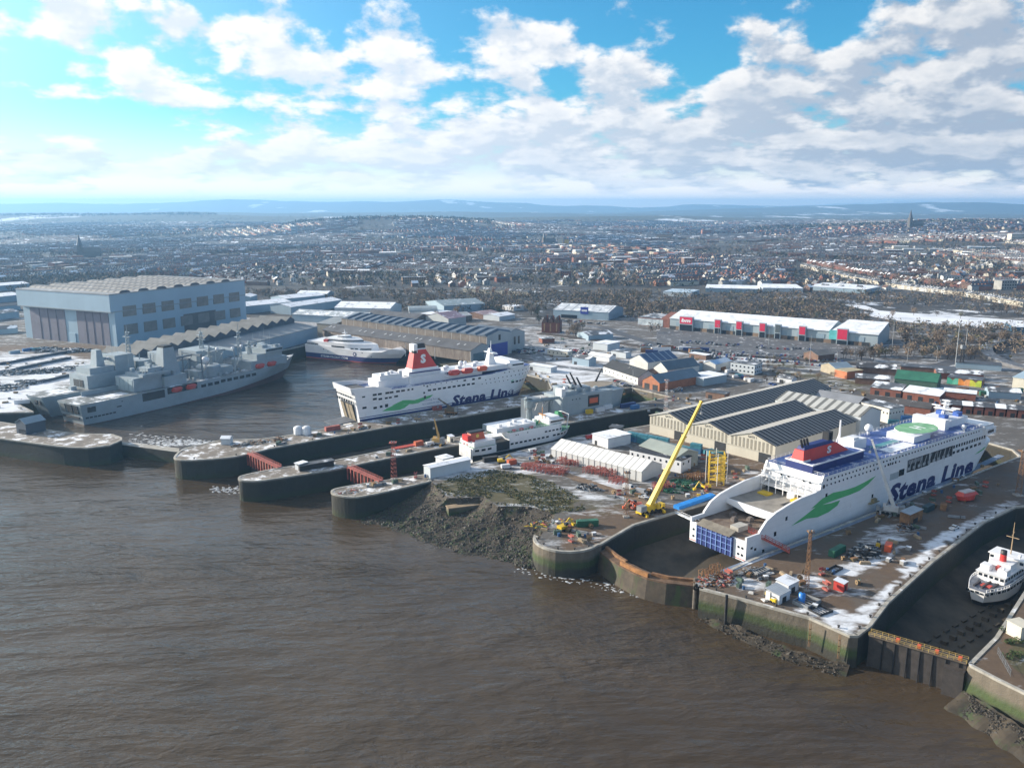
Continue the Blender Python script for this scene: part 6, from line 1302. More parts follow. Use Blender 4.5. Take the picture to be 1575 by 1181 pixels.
for a in [('low white roofed warehouse left of the hall near the photo edge', (-40, 470), (34, 462), 40, 8, SNOWY), ('second white roofed warehouse at the left edge behind the hall', (-30, 450), (46, 444), 40, 8, SNOWY), ('long grey shed at the left edge nearest the snowy yard', (-60, 500), (30, 488), 24, 7, SLATE2), ('small blue shed at the left edge beside the hall door', (-10, 515), (28, 512), 14, 5, SLATE2), ('thin dark roofed shed at the left edge of the hall', (-30, 482), (32, 476), 18, 6, DKROOF)]:
    B('warehouse', a[0], 'warehouse', a[1], a[2], a[3], a[4], 'gx', 2.5, CLAD, a[5])
# ------------------------------------------------------------------ vehicles
PAINTS = [('white', (.62, .62, .62)), ('silver', (.34, .35, .37)), ('black', (.02, .02, .025)), ('dark grey', (.07, .075, .08)), ('blue', (.03, .07, .25)), ('red', (.32, .025, .02))]
TYRE = mat('tyre_rubber', (.015, .015, .015), .8)
def car_parts(kind):
    b, g, w = M(), M(), M()
    if kind == 'car': L, Wd = 4.3, 1.75; b.taper(0, L, 0, Wd, .35, .95, .05, .05, .03); b.taper(.75, 3.5, .1, Wd - .1, 1.36, 1.46, .35, .4, .05); g.taper(.55, 3.7, .06, Wd - .06, .92, 1.38, .5, .6, .12)
    elif kind == 'van': L, Wd = 5.4, 2.0; b.taper(0, L - .9, 0, Wd, .4, 2.3, 0, .1, .06).taper(L - 1.4, L, .02, Wd - .02, .4, 1.2, 0, .1, .03); g.taper(L - 1.6, L - .3, .1, Wd - .1, 1.15, 2.1, 0, .75, .1)
    else: L, Wd = 5.2, 1.9; b.box(0, 2.1, 0, Wd, .5, .7).box(0, 2.1, 0, .1, .7, 1.1).box(0, 2.1, Wd - .1, Wd, .7, 1.1).box(0, .1, 0, Wd, .7, 1.1).taper(2.1, L, 0, Wd, .5, 1.1, 0, .05, .03).taper(2.2, 3.7, .1, Wd - .1, 1.6, 1.75, .1, .3, .05); g.taper(2.1, 4.1, .06, Wd - .06, 1.1, 1.62, .1, .5, .1)
    for x in (.85, L - .9):
        for y in (0, Wd):
            q = M().lathe([(.001, -.12), (.33, -.12), (.33, .12), (.001, .12)], n=10); w.add([(x + a, y + c, .33 + bb) for a, bb, c in q.v], q.f, 0)
    return b, g, w, L, Wd
CARM = {}
for n_, c in PAINTS:
    pm = mat('car_paint_' + n_.replace(' ', '_'), c, .3, .05)
    b, g, w, L, Wd = car_parts('car'); k = M(); k.merge(b, -L / 2, -Wd / 2); o = len(k.f); k.merge(g, -L / 2, -Wd / 2, m=1); k.merge(w, -L / 2, -Wd / 2, m=2); CARM[n_] = k.mesh('parked_car', [pm, GLASS, TYRE])
def vehicle(kind, paint, px, rz, label, name=None, group=None, z=0.):
    b, g, w, L, Wd = car_parts(kind); t = thing(name or {'car': 'parked_car', 'van': 'parked_van', 'pickup': 'pickup_truck'}[kind], label, {'car': 'car', 'van': 'van', 'pickup': 'pickup'}[kind], (*(px if len(px) == 3 else G(*px)), z)[:2] + (z,), radians(rz), group)
    b.obj('body', MT['car_paint_' + paint.replace(' ', '_')], t); g.obj('window', GLASS, t)
    for x in (.85, L - .9):
        for y in (0, Wd): q = M().lathe([(.001, -.12), (.33, -.12), (.33, .12), (.001, .12)], n=10); k = M(); k.add([(a, c, bb) for a, bb, c in q.v], q.f); k.obj('wheel', TYRE, t).location = (x, y, .33)
    return t
NCAR = 0
def car_rows(lot, pa, pb, rows, pitch, back, fill=.8, rz=0., skip=0):
    global NCAR
    a, b = G(*pa), G(*pb); L = hypot(b[0] - a[0], b[1] - a[1]); F = Fr(a, math.degrees(atan2(b[1] - a[1], b[0] - a[0])))
    for r in range(rows):
        for i in range(int(L / pitch)):
            if R() > fill or NCAR >= 300: continue
            n_ = random.choices([p[0] for p in PAINTS], [3, 3, 3, 3, 2, 1.4])[0]; x, y = F.w(i * pitch + U(-.3, .3), r * back + (r // 2) * 3 + U(-.4, .4))
            o = link('parked_car', CARM[n_], None, (x, y, .02), F.a + pi / 2 + radians(rz) + (pi if R() < .5 else 0)); tag(o, f'{n_} car parked {lot}', 'car', f'{n_} cars parked {lot}'); NCAR += 1
car_rows('at the front of the retail park car park', (1062, 548), (1300, 566), 5, 3.0, 8, .62)
car_rows('in the rear rows close to the retail shed', (1048, 527), (1330, 546), 2, 3.1, 9, .5)
car_rows('in the line beside the railway bank behind the panelled shed', (1236, 606), (1335, 620), 2, 3.0, 7, .8)
car_rows('in the small lot beside the long brown shed', (789, 541), (822, 546), 3, 2.9, 7, .8)
car_rows('in the snowy yard beside the brick kiosk', (852, 537), (905, 546), 2, 3.2, 8, .7)
car_rows('in the yard strip below the railway', (985, 532), (1140, 549), 2, 3.2, 7, .55); car_rows('along the road past the trading estate', (1180, 590), (1235, 604), 1, 4, 7, .7); car_rows('in front of the blue fronted superstore', (855, 494), (930, 499), 2, 3.1, 8, .6)
car_rows('along the fence of the black roofed boat shed', (946, 586), (975, 597), 1, 2.8, 7, .9)
car_rows('in the strip beside the brick garage', (1030, 604), (1085, 586), 1, 3.0, 7, .85)
car_rows('beside the long dock shed yard of vans', (990, 545), (1050, 552), 1, 3.5, 8, .7)
vehicle('van', 'white', (957, 751), -35, 'white van parked at the right end of the long white tent'); vehicle('van', 'silver', (977, 758), -35, 'silver van parked beside the dirt track right of the white van'); vehicle('pickup', 'white', (981, 766), -30, 'white pickup parked behind the yellow crane')
vehicle('van', 'white', (772, 722), 20, 'white van on the snow beside the yellow excavator'); vehicle('van', 'red', (903, 676), 25, 'red and white van by the dock edge behind the tent'); vehicle('pickup', 'white', (1466, 817), 38, 'white pickup parked on the edge of the right hand dock'); vehicle('van', 'white', (815, 698), 30, 'white van parked on the dock edge beside the small ferry'); vehicle('van', 'white', (657, 687), 33, 'white van next to the tan crane on the middle pier')
for i, (x, y) in enumerate(((1112, 579), (1128, 582), (1146, 586))): vehicle('van', 'white', (x, y), 20, 'white van in front of the pale modular offices', None, 'white vans before the modular offices')
print('cars', NCAR)
# ------------------------------------------------------------------ cranes
def wheels(t, xs, ys, r, name='wheel'):
    for x in xs:
        for y in ys: q = M().lathe([(.001, -.25), (r, -.25), (r, .25), (.001, .25)], n=12); k = M(); k.add([(a, c, b) for a, b, c in q.v], q.f); k.obj(name, TYRE, t).location = (x, y, r)
def boom(t, a, b, w0, w1, m, nsec=3):
    a, b = Vector(a), Vector(b); d = (b - a).normalized(); u = d.cross(Vector((0, 0, 1))).normalized(); v = u.cross(d)
    for i in range(nsec):
        p, q = a.lerp(b, i / nsec - (.01 if i else 0)), a.lerp(b, (i + 1) / nsec); w = lin(w0, w1, i / max(1, nsec - 1)) / 2; k = M()
        k.hexa([p - u * w - v * w, p + u * w - v * w, p + u * w + v * w, p - u * w + v * w], [q - u * w * .92 - v * w * .92, q + u * w * .92 - v * w * .92, q + u * w * .92 + v * w * .92, q - u * w * .92 + v * w * .92])
        for s in (.0, .97): c = p.lerp(q, s); e = p.lerp(q, s + .03); ww = w * 1.15; k.hexa([c - u * ww - v * ww, c + u * ww - v * ww, c + u * ww + v * ww, c - u * ww + v * ww], [e - u * ww - v * ww, e + u * ww - v * ww, e + u * ww + v * ww, e - u * ww + v * ww])
        k.obj('boom', m, t)
def mobile_crane(label, base, tip, ang, m, cab, L=13., k=1., fang=None):
    F = Fr(G(*base), ang); x, z = F.V(*tip); t = fthing('mobile_crane', label, 'crane', F)
    M().box(-L * .55, L * .45, -1.4, 1.4, 1.0, 1.9).box(L * .33, L * .45, -1.3, 1.3, 1.9, 3.3).obj('carrier', cab, t); M().box(L * .452, L * .46, -1.1, 1.1, 2.4, 3.2).obj('window', GLASS, t); wheels(t, [-L * .45, -L * .32, -L * .1, L * .06, L * .2, L * .36], (-1.3, 1.3), .75 * k)
    M().box(-4.2 * k, 2.4, -1.3, 1.3, 1.9, 3.9).obj('slewing_platform', m, t); M().box(-5.8 * k, -3.4 * k, -1.5, 1.5, 1.9, 4.4).obj('counterweight', STEEL, t); M().box(1., 3., -2.4, -1.2, 2.0, 4.2).obj('cab', m, t); M().box(2.4, 3.04, -2.44, -1.3, 2.8, 4.0).obj('cab_window', GLASS, t)
    boom(t, (-1.5, 0, 3.6), (x, 0, z), 1.5 * k, .8 * k, m); M().tube((1.8, 0, 2.6), (-1.5 + (x + 1.5) * .16, 0, 3.6 + (z - 3.6) * .16), .3 * k).obj('ram', STEEL, t); M().tube((x, .1, z - .3), (x + .3, .1, z - 5), .07, n=4).box(x - .2, x + .8, -.3, .5, z - 6, z - 5).obj('hook', STEEL, t)
    for s in (-L * .42, L * .30):
        for y in (-3, 3): M().box(s - .3, s + .3, min(0, y), max(0, y), 1.0, 1.3).box(s - .5, s + .5, y - .5, y + .5, 0, 1.0).obj('outrigger', m, t)
    return t
mobile_crane('tall yellow mobile crane with raised boom at the dry dock corner', (1003, 788), (1079, 617), 34, YEL, YEL, 14, 1.35)
mobile_crane('white telescopic crane reaching up along the big ferry side', (1368, 791), (1341, 676), 150, mat('crane_white', (.55, .55, .55), .4, .15, .3), STEEL, 12, 1.0)
mobile_crane('small tan crane on the middle pier deck', (672, 684), (668, 644), 160, mat('crane_tan', (.42, .26, .08), .6, .2), STEEL, 8, .7)
mobile_crane('brown crane on the long pier with its boom against the white ferry', (693, 637), (674, 613), 170, mat('crane_brown', (.12, .09, .06), .7, .3), RUST, 8, .8)
def mast(label, base, top, w=2.2, m=None, m2=None, name='lattice_mast', cat='lattice mast'):
    F = Fr(G(*base), 0); z = F.V(*top)[1]; t = fthing(name, label, cat, F); M().lattice((0, 0, 0), (0, 0, z), w, w * .55, max(5, int(z / 2)), .075, 0, 1).obj('lattice', [m or REDST, m2 or m or REDST], t); M().box(-w * .8, w * .8, -w * .8, w * .8, z, z + .3).obj('platform', m or REDST, t)
    for s in (-.6, .6): M().box(s - .3, s + .3, -.9, -.5, z + .3, z + 1.1).obj('floodlight', STEEL, t)
    M().box(-w * .8, w * .8, -w * .8, w * .8, 0, .6).obj('footing', CONC, t)
mast('rusty red lattice floodlight mast on the mast pier', (606, 738), (606, 681)); mast('dark lattice mast beside the grassy foreshore', (963, 795), (963, 727), 1.6, RUST); mast('rusty lattice mast beside the two tin sheds on the broad quay', (1240, 908), (1236, 818), 1.3, RUST)
mast('pale red and white lattice mast behind the narrow dock end', (1024, 632), (1024, 585), 1.8, mat('mast_pink', (.45, .28, .24), .6), WH); mast('rusty lattice mast at the right edge beyond the big ferry bow', (1566, 762), (1566, 694), 2.2, RUST)
# ------------------------------------------------------------------ yellow tower, containers, loose gear
F = Fr(G(1101, 742), 36); z = F.V(1101, 697)[1]; t = fthing('scaffold_tower', 'yellow lattice scaffold tower standing in the yard behind the yellow crane', 'scaffold tower', F); M().lattice((0, 0, 0), (0, 0, z), 7, 7, 7, .15).obj('frame', YEL, t); k = M()
for i in range(1, 7): k.box(-3.3, 3.3, -3.3, -1 + (i % 2) * 2, i * z / 7, i * z / 7 + .25)
k.obj('platform', YEL, t)
for sx in (-3.5, 3.5):
    for sy in (-3.5, 3.5): M().tube((sx, sy, 0), (sx, sy, z + 1), .18).obj('leg', WH, t)
def container(px, rz, c, label, L=6.1, z=0., group=None, xy=None, h=2.6, name='shipping_container'):
    p = xy or G(*px); t = thing(name, label, 'container', (*p, z), radians(rz), group); k = M().box(0, L, 0, 2.44, 0, h)
    n = int(L / .55)
    for i in range(n): x = (i + .25) * L / n; k.box(x, x + .22, -.06, .02, .15, h - .15)
    k.obj('body', c, t); M().box(-.07, 0, .1, 2.34, .1, h - .1).obj('door', c, t); return t
r0, r1 = G(964, 678), G(1079, 699); A = math.degrees(atan2(r1[1] - r0[1], r1[0] - r0[0])); FA = Fr(r0, A); LL = hypot(r1[0] - r0[0], r1[1] - r0[1]); n = int(LL / 6.4)
for i in range(n):
    container(None, A, TEAL if i % 3 else mat('blue_container', (.06, .16, .30), .5, .3, .3, snow=.3), 'teal or blue container in the lower row before the panelled shed', 6.1, 0, 'containers in the row before the panelled shed', FA.w(i * 6.4, 0))
    if i < 4 or 5 < i < 9: container(None, A, TEAL, 'teal container stacked on top in the row before the panelled shed', 6.1, 2.65, 'containers stacked on the row before the panelled shed', FA.w(i * 6.4, 0))
for i, (x, y) in enumerate(((1084, 700), (1091, 702), (1098, 704))): container((x, y), A + 60, TEAL, 'pale teal container standing end on beside the yellow tower', 6.1, 0, 'containers beside the yellow tower')
for a in [((888, 811), 8, GRN2, 'dark green container on the rubble behind the round pierhead', 9), ((1283, 858), 42, GRN2, 'green container with a snowy lid on the broad quay', 9), ((1370, 850), 60, ORANGE, 'small orange container on the broad quay beside the black heap', 5), ((1426, 789), 40, mat('dark_teal', (.03, .06, .07), .6, .3, snow=.4), 'dark container with a pale lid beside the big ferry lettering', 7), ((1455, 786), 60, RUST, 'rusty box between the dark container and the red lifeboat', 4),
          ((502, 664), 36, REDST, 'dull red container on the long pier below the white ferry stern', 9), ((640, 687), 40, mat('orange_red', (.45, .10, .04), .6, .2), 'orange container on the middle pier', 5), ((783, 716), 30, mat('orange_red', (.45, .10, .04)), 'orange skip box beside the yellow excavator', 4.5), ((919, 634), 34, WH, 'left of two white containers below the grey landing ship', 6.1), ((931, 630), 34, WH, 'right of two white containers below the grey landing ship', 6.1), ((904, 637), 34, YEL, 'yellow tank box below the grey landing ship', 4.5),
          ((957, 628), 34, mat('navy_box', (.03, .05, .16), .5, .2, snow=.3), 'dark blue container stack by the naval ship bow', 12), ((973, 630), 34, mat('mid_blue', (.04, .14, .34), .5, .2, snow=.3), 'mid blue container in front of the dark blue stack', 6.1), ((745, 712), 25, BLACK, 'black container beside the stern of the small ferry', 8), ((1060, 705), 30, mat('navy_box', (.03, .05, .16)), 'navy blue skip in the yard behind the green net heap', 6), ((668, 632), 36, REDST, 'red plant box against the white ferry side', 6)]:
    container(a[0], a[1], a[2], a[3], a[4])
for i in range(7):
    for q in range(2 if i % 2 else 1): container(None, -14, (TEAL, MT['mid_blue'], MT['blue_container'])[i % 3], 'blue or teal container in the stack behind the white block', 6.1, q * 2.65, 'containers stacked behind the white block', (G(1366, 652)[0] + i * 7.2, G(1366, 652)[1] - i * 1.2 - q * .02))
for i, (x, y) in enumerate(((16, 545), (36, 541), (50, 540), (98, 600), (22, 622))): container((x, y), 60 - i * 9, (MT['blue_grey_cladding'], MT['mid_blue'], TEAL, WH, WH)[i], ('pale blue cabin at the left edge of the snowy yard', 'mid blue cabin on the snowy yard', 'teal cabin nearest the hall doors', 'long white store beside the far naval ship', 'white trailer on snow left of the naval stern')[i], 9 if i != 3 else 16, name='cabin_container')
for i in range(14):
    x, y = U(985, 1075), U(536, 546); container((x, y), U(-20, 30), (mat('truck_blue_grey', (.10, .14, .17), .5, .2, snow=.4), WH, MT['navy_box'], RUST)[i % 4], 'parked lorry trailer in the snowy yard below the railway', 11, 0, 'lorry trailers in the yard below the railway', None, 3.6, 'lorry_trailer')
for i in range(10):
    x, y = 1075 + i * 9 + U(-2, 2), 560 + i * 3 + U(-3, 3); container((x, y), U(-30, 60), (RUST, WH, TEAL, MT['navy_box'])[i % 4], 'small store container by the tracks leading to the panelled shed', 6.1, 0, 'store containers by the tracks')
for i in range(18):
    x, y = U(1380, 1570), U(602, 612); container((x, y), U(-30, 30), (WH, mat('pale_blue_box', (.2, .3, .42), .5, .2, snow=.3), GRN2, RUST)[i % 4], 'lorry box parked in the trading estate yard', 8, 0, 'lorry boxes in the trading estate yard', None, 3.2, 'lorry_trailer')
def heap(name, label, cat, px, rx, ry, h, ms, n=60, s=1.2, rz=0., z=0.):
    k = M()
    for i in range(n):
        a = R() * 6.28; q = R() ** .5; x, y = rx * q * cos(a), ry * q * sin(a); zz = h * (1 - q * q) * R(); L = s * U(.5, 1.5); b = M().box(-L, L, -.25 * s, .25 * s, 0, .35 * s); k.merge(b, x, y, zz, R() * 6.28, m=i % len(ms))
    o = k.obj(name, ms); o.location = (*G(*px), z); o.rotation_euler[2] = radians(rz); tag(o, label, cat); return o
def frames(label, px, nx, ny, rz, m=None):
    k = M()
    for i in range(nx):
        for j in range(ny):
            x, y = i * 2.4 + U(-.4, .4), j * 2.4 + U(-.4, .4); h = U(1.8, 3.2)
            for dx in (0, 1.8):
                for dy in (0, 1.4): k.tube((x + dx, y + dy, 0), (x + dx + U(-.3, .3), y + dy, h), .13, n=4)
            k.tube((x, y, h), (x + 1.8, y, h), .13, n=4).tube((x, y + 1.4, h * .9), (x + 1.8, y + 1.4, h), .13, n=4).tube((x, y, .2), (x + 1.8, y + 1.4, h), .11, n=4).tube((x, y, h * .5), (x, y + 1.4, h * .6), .11, n=4)
    o = k.obj('steel_frame_stack', m or REDST); o.location = (*G(*px), 0); o.rotation_euler[2] = radians(rz); tag(o, label, 'frame stack')
frames('large stack of red steel frames between the grass and the tent', (800, 722), 10, 4, -28); frames('red steel frames heaped at the left end of the long tent', (856, 713), 5, 3, -30); frames('red steel frames along the middle of the long tent side', (897, 727), 7, 3, -30); frames('low red frames scattered at the right end of the tent side', (935, 742), 4, 2, -30); frames('red frames piled behind the yellow crane', (1012, 757), 4, 3, 20); frames('rusty frames on the scrap corner of the broad quay', (1088, 892), 4, 2, 30, RUST); frames('brown frames beside the yellow tower', (1060, 742), 5, 3, 30, RUST)
heap('net_heap', 'long heap of dark green netting behind the yellow crane', 'heap', (1045, 748), 13, 8, 2.6, [GRN2, mat('net_green', (.02, .09, .05), .8)], 160, 1.2, 36)
heap('scrap_heap', 'black tarpaulined heap beside the green container on the broad quay', 'heap', (1330, 852), 9, 5, 3.4, [BLACK, STEEL], 110, 1.2, 40); heap('scrap_heap', 'mixed scrap heap with red and yellow bits on the round pierhead', 'heap', (858, 806), 14, 5, 1.6, [RUST, REDST, STEEL, YEL, GRN2], 120, .7, 10); heap('scrap_heap', 'brown scrap heap at the river corner of the broad quay', 'heap', (1100, 893), 8, 5, 1.6, [RUST, REDST, STEEL], 90, .9, 20)
heap('timber_stack', 'pale timber stack near the cut stern on the broad quay', 'stack', (1150, 880), 7, 2, 1.4, [mat('old_timber', (.16, .12, .09), .8, .4), STEEL], 60, .9, 36); heap('scrap_heap', 'dark boulder like scrap by the end of the grass patch', 'heap', (905, 752), 6, 2.5, 2.6, [BLACK, STEEL], 50, 1.1, -20); heap('scrap_heap', 'dark machinery clutter under the white telescopic crane', 'heap', (1395, 812), 6, 3, 2.2, [RUST, STEEL, BLACK], 60, .8, 30); heap('scrap_heap', 'low clutter of yellow and brown parts before the stern of the big ferry', 'heap', (1080, 765), 9, 4, 1.4, [YEL, RUST, STEEL], 70, .7, 30)
for i, (x, y, rx, ry) in enumerate(((70, 572, 26, 8), (105, 568, 24, 6), (20, 575, 30, 7), (45, 590, 8, 6), (10, 598, 14, 9), (95, 540, 22, 5), (120, 541, 18, 5), (70, 538, 14, 4))): heap('steel_stockpile', ('curved dark stockpile in the middle of the snowy yard', 'dark stockpile nearest the far naval ship', 'long dark stockpile at the left edge of the snowy yard', 'small snow dusted spoil heap at the track bend', 'brushy dark heap at the left edge below the track', 'row of dark plant before the left hall door', 'row of dark plant before the right hall door', 'small dark plant group between the hall doors')[i], 'stockpile', (x, y), rx, ry, 3, [STEEL, BLACK, mat('snow_dust', (.5, .52, .55), .8)], 150, 1.6, 20)
heap('machinery_heap', 'dark rigging heap on the long pier beside the pier hut', 'heap', (385, 683), 12, 3, 2, [RUST, BLACK, STEEL], 70, .8, 36); heap('machinery_heap', 'brown digger parts on the long pier left of the white tanks', 'heap', (430, 677), 4, 2.5, 2.4, [RUST, BLACK], 30, .9, 36); heap('machinery_heap', 'grey bits on the tip of the mast pier', 'heap', (535, 757), 7, 2.4, 1, [REDST, STEEL, WH], 40, .6, 36)
for x, lb in ((459, 'left of two white tanks on the long pier'), (472, 'right of two white tanks on the long pier')): t = thing('storage_tank', lb, 'tank', (*G(x, 668), .2)); M().lathe([(2.6, 0), (2.6, 4), (1.4, 4.8), (.01, 4.9)], n=16).obj('shell', WH, t, True); M().tube((2.7, -.5, 0), (2.7, -.5, 4.6), .12).obj('ladder', STEEL, t)
o = M().box(0, 15, 0, 4, .2, .45).obj('red_deck_plate', mat('plate_red', (.42, .06, .035), .6, .3)); o.location = (*G(607, 692), 0); o.rotation_euler[2] = radians(36); tag(o, 'flat red plate lying on the middle pier', 'plate')
# tarpaulin strip and red gangway
a, b = G(1040, 783), G(1096, 764); t = M().box(0, hypot(b[0] - a[0], b[1] - a[1]), -1.6, 1.6, .05, 1.6).obj('tarpaulin', TARP); t.location = (*a, 0); t.rotation_euler[2] = atan2(b[1] - a[1], b[0] - a[0]); tag(t, 'long bright blue tarpaulin strip along the dry dock edge', 'tarpaulin')
p = EFX.w(13.5, 4.5); q = G(1214, 850); L = hypot(q[0] - p[0], q[1] - p[1]); t = thing('gangway', 'red gangway sloping from the ferry stern to the broad quay', 'gangway', (*p, 7.2), atan2(q[1] - p[1], q[0] - p[0])); k = M()
k.hexa([(0, -.9, -.2), (L, -.9, -7.1), (L, .9, -7.1), (0, .9, -.2)], [(0, -.9, .2), (L, -.9, -6.7), (L, .9, -6.7), (0, .9, .2)]); k.obj('walkway', mat('gangway_red', (.45, .10, .07), .6, .2), t)
for s in (-.9, .9): 
    k = M().tube((0, s, 1.5), (L, s, -5.4), .1, n=4).tube((0, s, .9), (L, s, -6.), .08, n=4)
    for i in range(13): k.box(L * i / 12 - .08, L * i / 12 + .08, s - .08, s + .08, -6.9 * i / 12, 1.5 - 6.9 * i / 12)
    k.obj('railing', MT['gangway_red'], t)
a, b = G(1040, 790), EFX.w(8, 25); L = hypot(b[0] - a[0], b[1] - a[1]); t = thing('gangway', 'pale gangway crossing from the dock edge to the far side of the cut stern', 'gangway', (*a, .3), atan2(b[1] - a[1], b[0] - a[0])); M().hexa([(0, -.7, 0), (L, -.7, 5), (L, .7, 5), (0, .7, 0)], [(0, -.7, .3), (L, -.7, 5.3), (L, .7, 5.3), (0, .7, .3)]).obj('walkway', WH, t); M().tube((0, -.7, 1.2), (L, -.7, 6.2), .08).tube((0, .7, 1.2), (L, .7, 6.2), .08).obj('handrail', WH, t)
# blue and white small objects of the broad quay
def booth(label, px, rz, w_, d, h, wall, rm, name='booth', rise=.5, dm=None):
    t = thing(name, label, 'hut', (*G(*px), 0), radians(rz)); M().box(0, w_, 0, d, 0, h).obj('wall', wall, t); M().hexa([(-.2, -.2, h), (w_ + .2, -.2, h), (w_ + .2, d + .2, h + rise), (-.2, d + .2, h + rise)], [(-.2, -.2, h + .15), (w_ + .2, -.2, h + .15), (w_ + .2, d + .2, h + rise + .15), (-.2, d + .2, h + rise + .15)]).obj('roof', rm, t); M().box(w_ * .3, w_ * .65, -.07, .05, 0, 2).obj('door', dm or BLACK, t); return t
tin = mat('grey_tin', (.40, .43, .46), .5, .12, .3, band=(0, 1.1, .08, (.2, .2, .22)))
booth('red watch hut with a snowy roof on the broad quay', (1297, 911), 45, 3.2, 3.6, 3.0, mat('hut_red', (.48, .05, .04), .6, .15, .3), SNOWY); booth('front tin shed with a grey ribbed roof by the blue water tank', (1198, 930), 40, 6.4, 5.2, 3.2, WH, tin, 'tin_shed', .9); booth('rear tin shed with a smooth white roof behind the ribbed one', (1212, 915), 40, 6.4, 5.0, 3.4, WH, SNOWY, 'tin_shed', .6)
booth('grey roofed portable cabin on legs beside the big ferry lettering', (1398, 808), 38, 11, 4.2, 4.6, RUST, mat('cabin_roof', (.30, .34, .38), .5, .15), 'portable_cabin', .4); booth('small cream tank hut behind the small tan crane', (692, 680), 36, 3, 3, 3, CREAM, SNOWY)
t = thing('water_tank', 'upright bright blue water tank beside the tin sheds', 'tank', (*G(1233, 926), 0)); M().lathe([(1.1, 0), (1.1, 3.2), (.5, 3.5), (.01, 3.5)], n=16).obj('shell', mat('tank_blue', (.02, .18, .55), .4, .1), t, True); M().lathe([(.3, 3.5), (.3, 3.7), (.01, 3.7)], n=10).obj('lid', BLACK, t)
def forklift(label, px, rz): 
    t = thing('forklift', label, 'forklift', (*G(*px), 0), radians(rz)); M().box(0, 2.4, 0, 1.5, .4, 1.3).box(0, .8, 0, 1.5, 1.3, 1.7).obj('body', YEL, t); M().box(2.4, 2.6, .2, .4, .1, 3.2).box(2.4, 2.6, 1.1, 1.3, .1, 3.2).box(2.6, 3.7, .3, .45, .1, .2).box(2.6, 3.7, 1.05, 1.2, .1, .2).obj('mast', STEEL, t); M().box(.5, 2.2, .1, 1.4, 2.1, 2.2).box(.5, .6, .1, .2, 1.3, 2.1).box(2.1, 2.2, .1, .2, 1.3, 2.1).obj('cage', BLACK, t); wheels(t, (.5, 1.9), (0, 1.5), .4)
forklift('yellow forklift left of the front tin shed', (1184, 913), 200); forklift('yellow and white forklift tucked under the front tin shed', (1197, 928), 120); forklift('yellow forklift beside the orange container', (1353, 843), 60)
def excavator(label, px, rz, m):
    t = thing('excavator', label, 'excavator', (*G(*px), 0), radians(rz)); M().box(-2, 2, -1.5, -.8, 0, .9).box(-2, 2, .8, 1.5, 0, .9).obj('track', BLACK, t); M().box(-2.2, 1.4, -1.4, 1.4, 1, 2.2).obj('body', m, t); M().box(.2, 1.6, -1.4, -.2, 2.2, 3.2).obj('cab', GLASS, t); M().tube((1.2, .4, 2), (4, .4, 4.2), .3).tube((4, .4, 4.2), (6, .4, 1.4), .24).box(5.6, 6.8, -.2, 1, .4, 1.4).obj('arm', m, t)
excavator('yellow excavator on the snow behind the grass patch', (772, 712), 10, YEL); excavator('yellow excavator in front of the yellow tower', (1085, 752), 200, YEL); excavator('orange digger on the snow left of the yellow crane', (980, 781), 190, ORANGE); excavator('small yellow digger on the round pierhead', (866, 815), 40, YEL)
# red lifeboat ashore, plant on the quay
t = thing('ashore_lifeboat', 'red and white lifeboat standing ashore beside the big ferry lettering', 'lifeboat', (*G(1471, 772), .7), radians(25)); LBO = link('hull', LBWM, t); LBO.scale = (1.6, 1.6, 1.4); M().box(2.5, 9.5, -1.6, 1.6, 3.2, 3.9).obj('canopy', mat('canopy_grey', (.5, .45, .43), .6), t)
for x in (3, 9): M().box(x, x + .5, -2, 2, -.7, .6).obj('cradle', RUST, t)
def rim(label, px, rz, w_, d, h, m, name='open_frame', cat='frame'):
    k = M().box(0, w_, 0, .25, 0, h).box(0, w_, d - .25, d, 0, h).box(0, .25, 0, d, 0, h).box(w_ - .25, w_, 0, d, 0, h)
    for i in range(1, 5): k.box(w_ * i / 5 - .12, w_ * i / 5 + .12, .2, d - .2, h * .6, h * .8)
    o = k.obj(name, m); o.location = (*G(*px), .02); o.rotation_euler[2] = radians(rz); tag(o, label, cat)
rim('black open rack lying on snow behind the red hut', (1280, 884), 40, 7.5, 3, .9, BLACK); rim('fenced dark pit beside the blue water tank', (1243, 938), 40, 8, 6, 1.2, STEEL); rim('low black frame on the snow near the river corner', (1262, 948), 30, 6, 5, .7, BLACK); rim('grey stillage frames beside the timber stack', (1166, 886), 36, 7, 3, 1, STEEL)
for i, (x, y) in enumerate(((1160, 912), (1181, 925), (1165, 884), (1115, 896), (1180, 884))): o = M().box(0, 1.8 + .3 * i, 0, 1.4, 0, .35).box(.2, 1.4, .2, 1.1, .35, .6).obj('pallet', mat('pale_sheet', (.6, .58, .55), .8)); o.location = (*G(x, y), .02); o.rotation_euler[2] = R() * 3; tag(o, ('pale pallet left of the yellow forklift', 'pale pallet in front of the tin sheds', 'yellowish pallet by the timber stack', 'pallet beside the rusty frames at the river corner', 'loose pallet on dirt behind the tin sheds')[i], 'pallet')
bm_ = M().lathe([(.32, 0), (.28, .5), (.45, .6), (.45, .8), (.01, .85)], n=10).mesh('bollard', mat('bollard_iron', (.05, .045, .04), .6, .3))
def bollards(line, n, label, group):
    ds = [hypot(b[0] - a[0], b[1] - a[1]) for a, b in zip(line, line[1:])]; T = sum(ds)
    for i in range(n):
        d = T * (i + .5) / n
        for j, L in enumerate(ds):
            if d <= L: a, b = line[j], line[j + 1]; break
            d -= L
        nx, ny = -(b[1] - a[1]) / L, (b[0] - a[0]) / L; o = link('bollard', bm_, None, (a[0] + (b[0] - a[0]) * d / L + nx * 2, a[1] + (b[1] - a[1]) * d / L + ny * 2, .02)); tag(o, label, 'bollard', group)
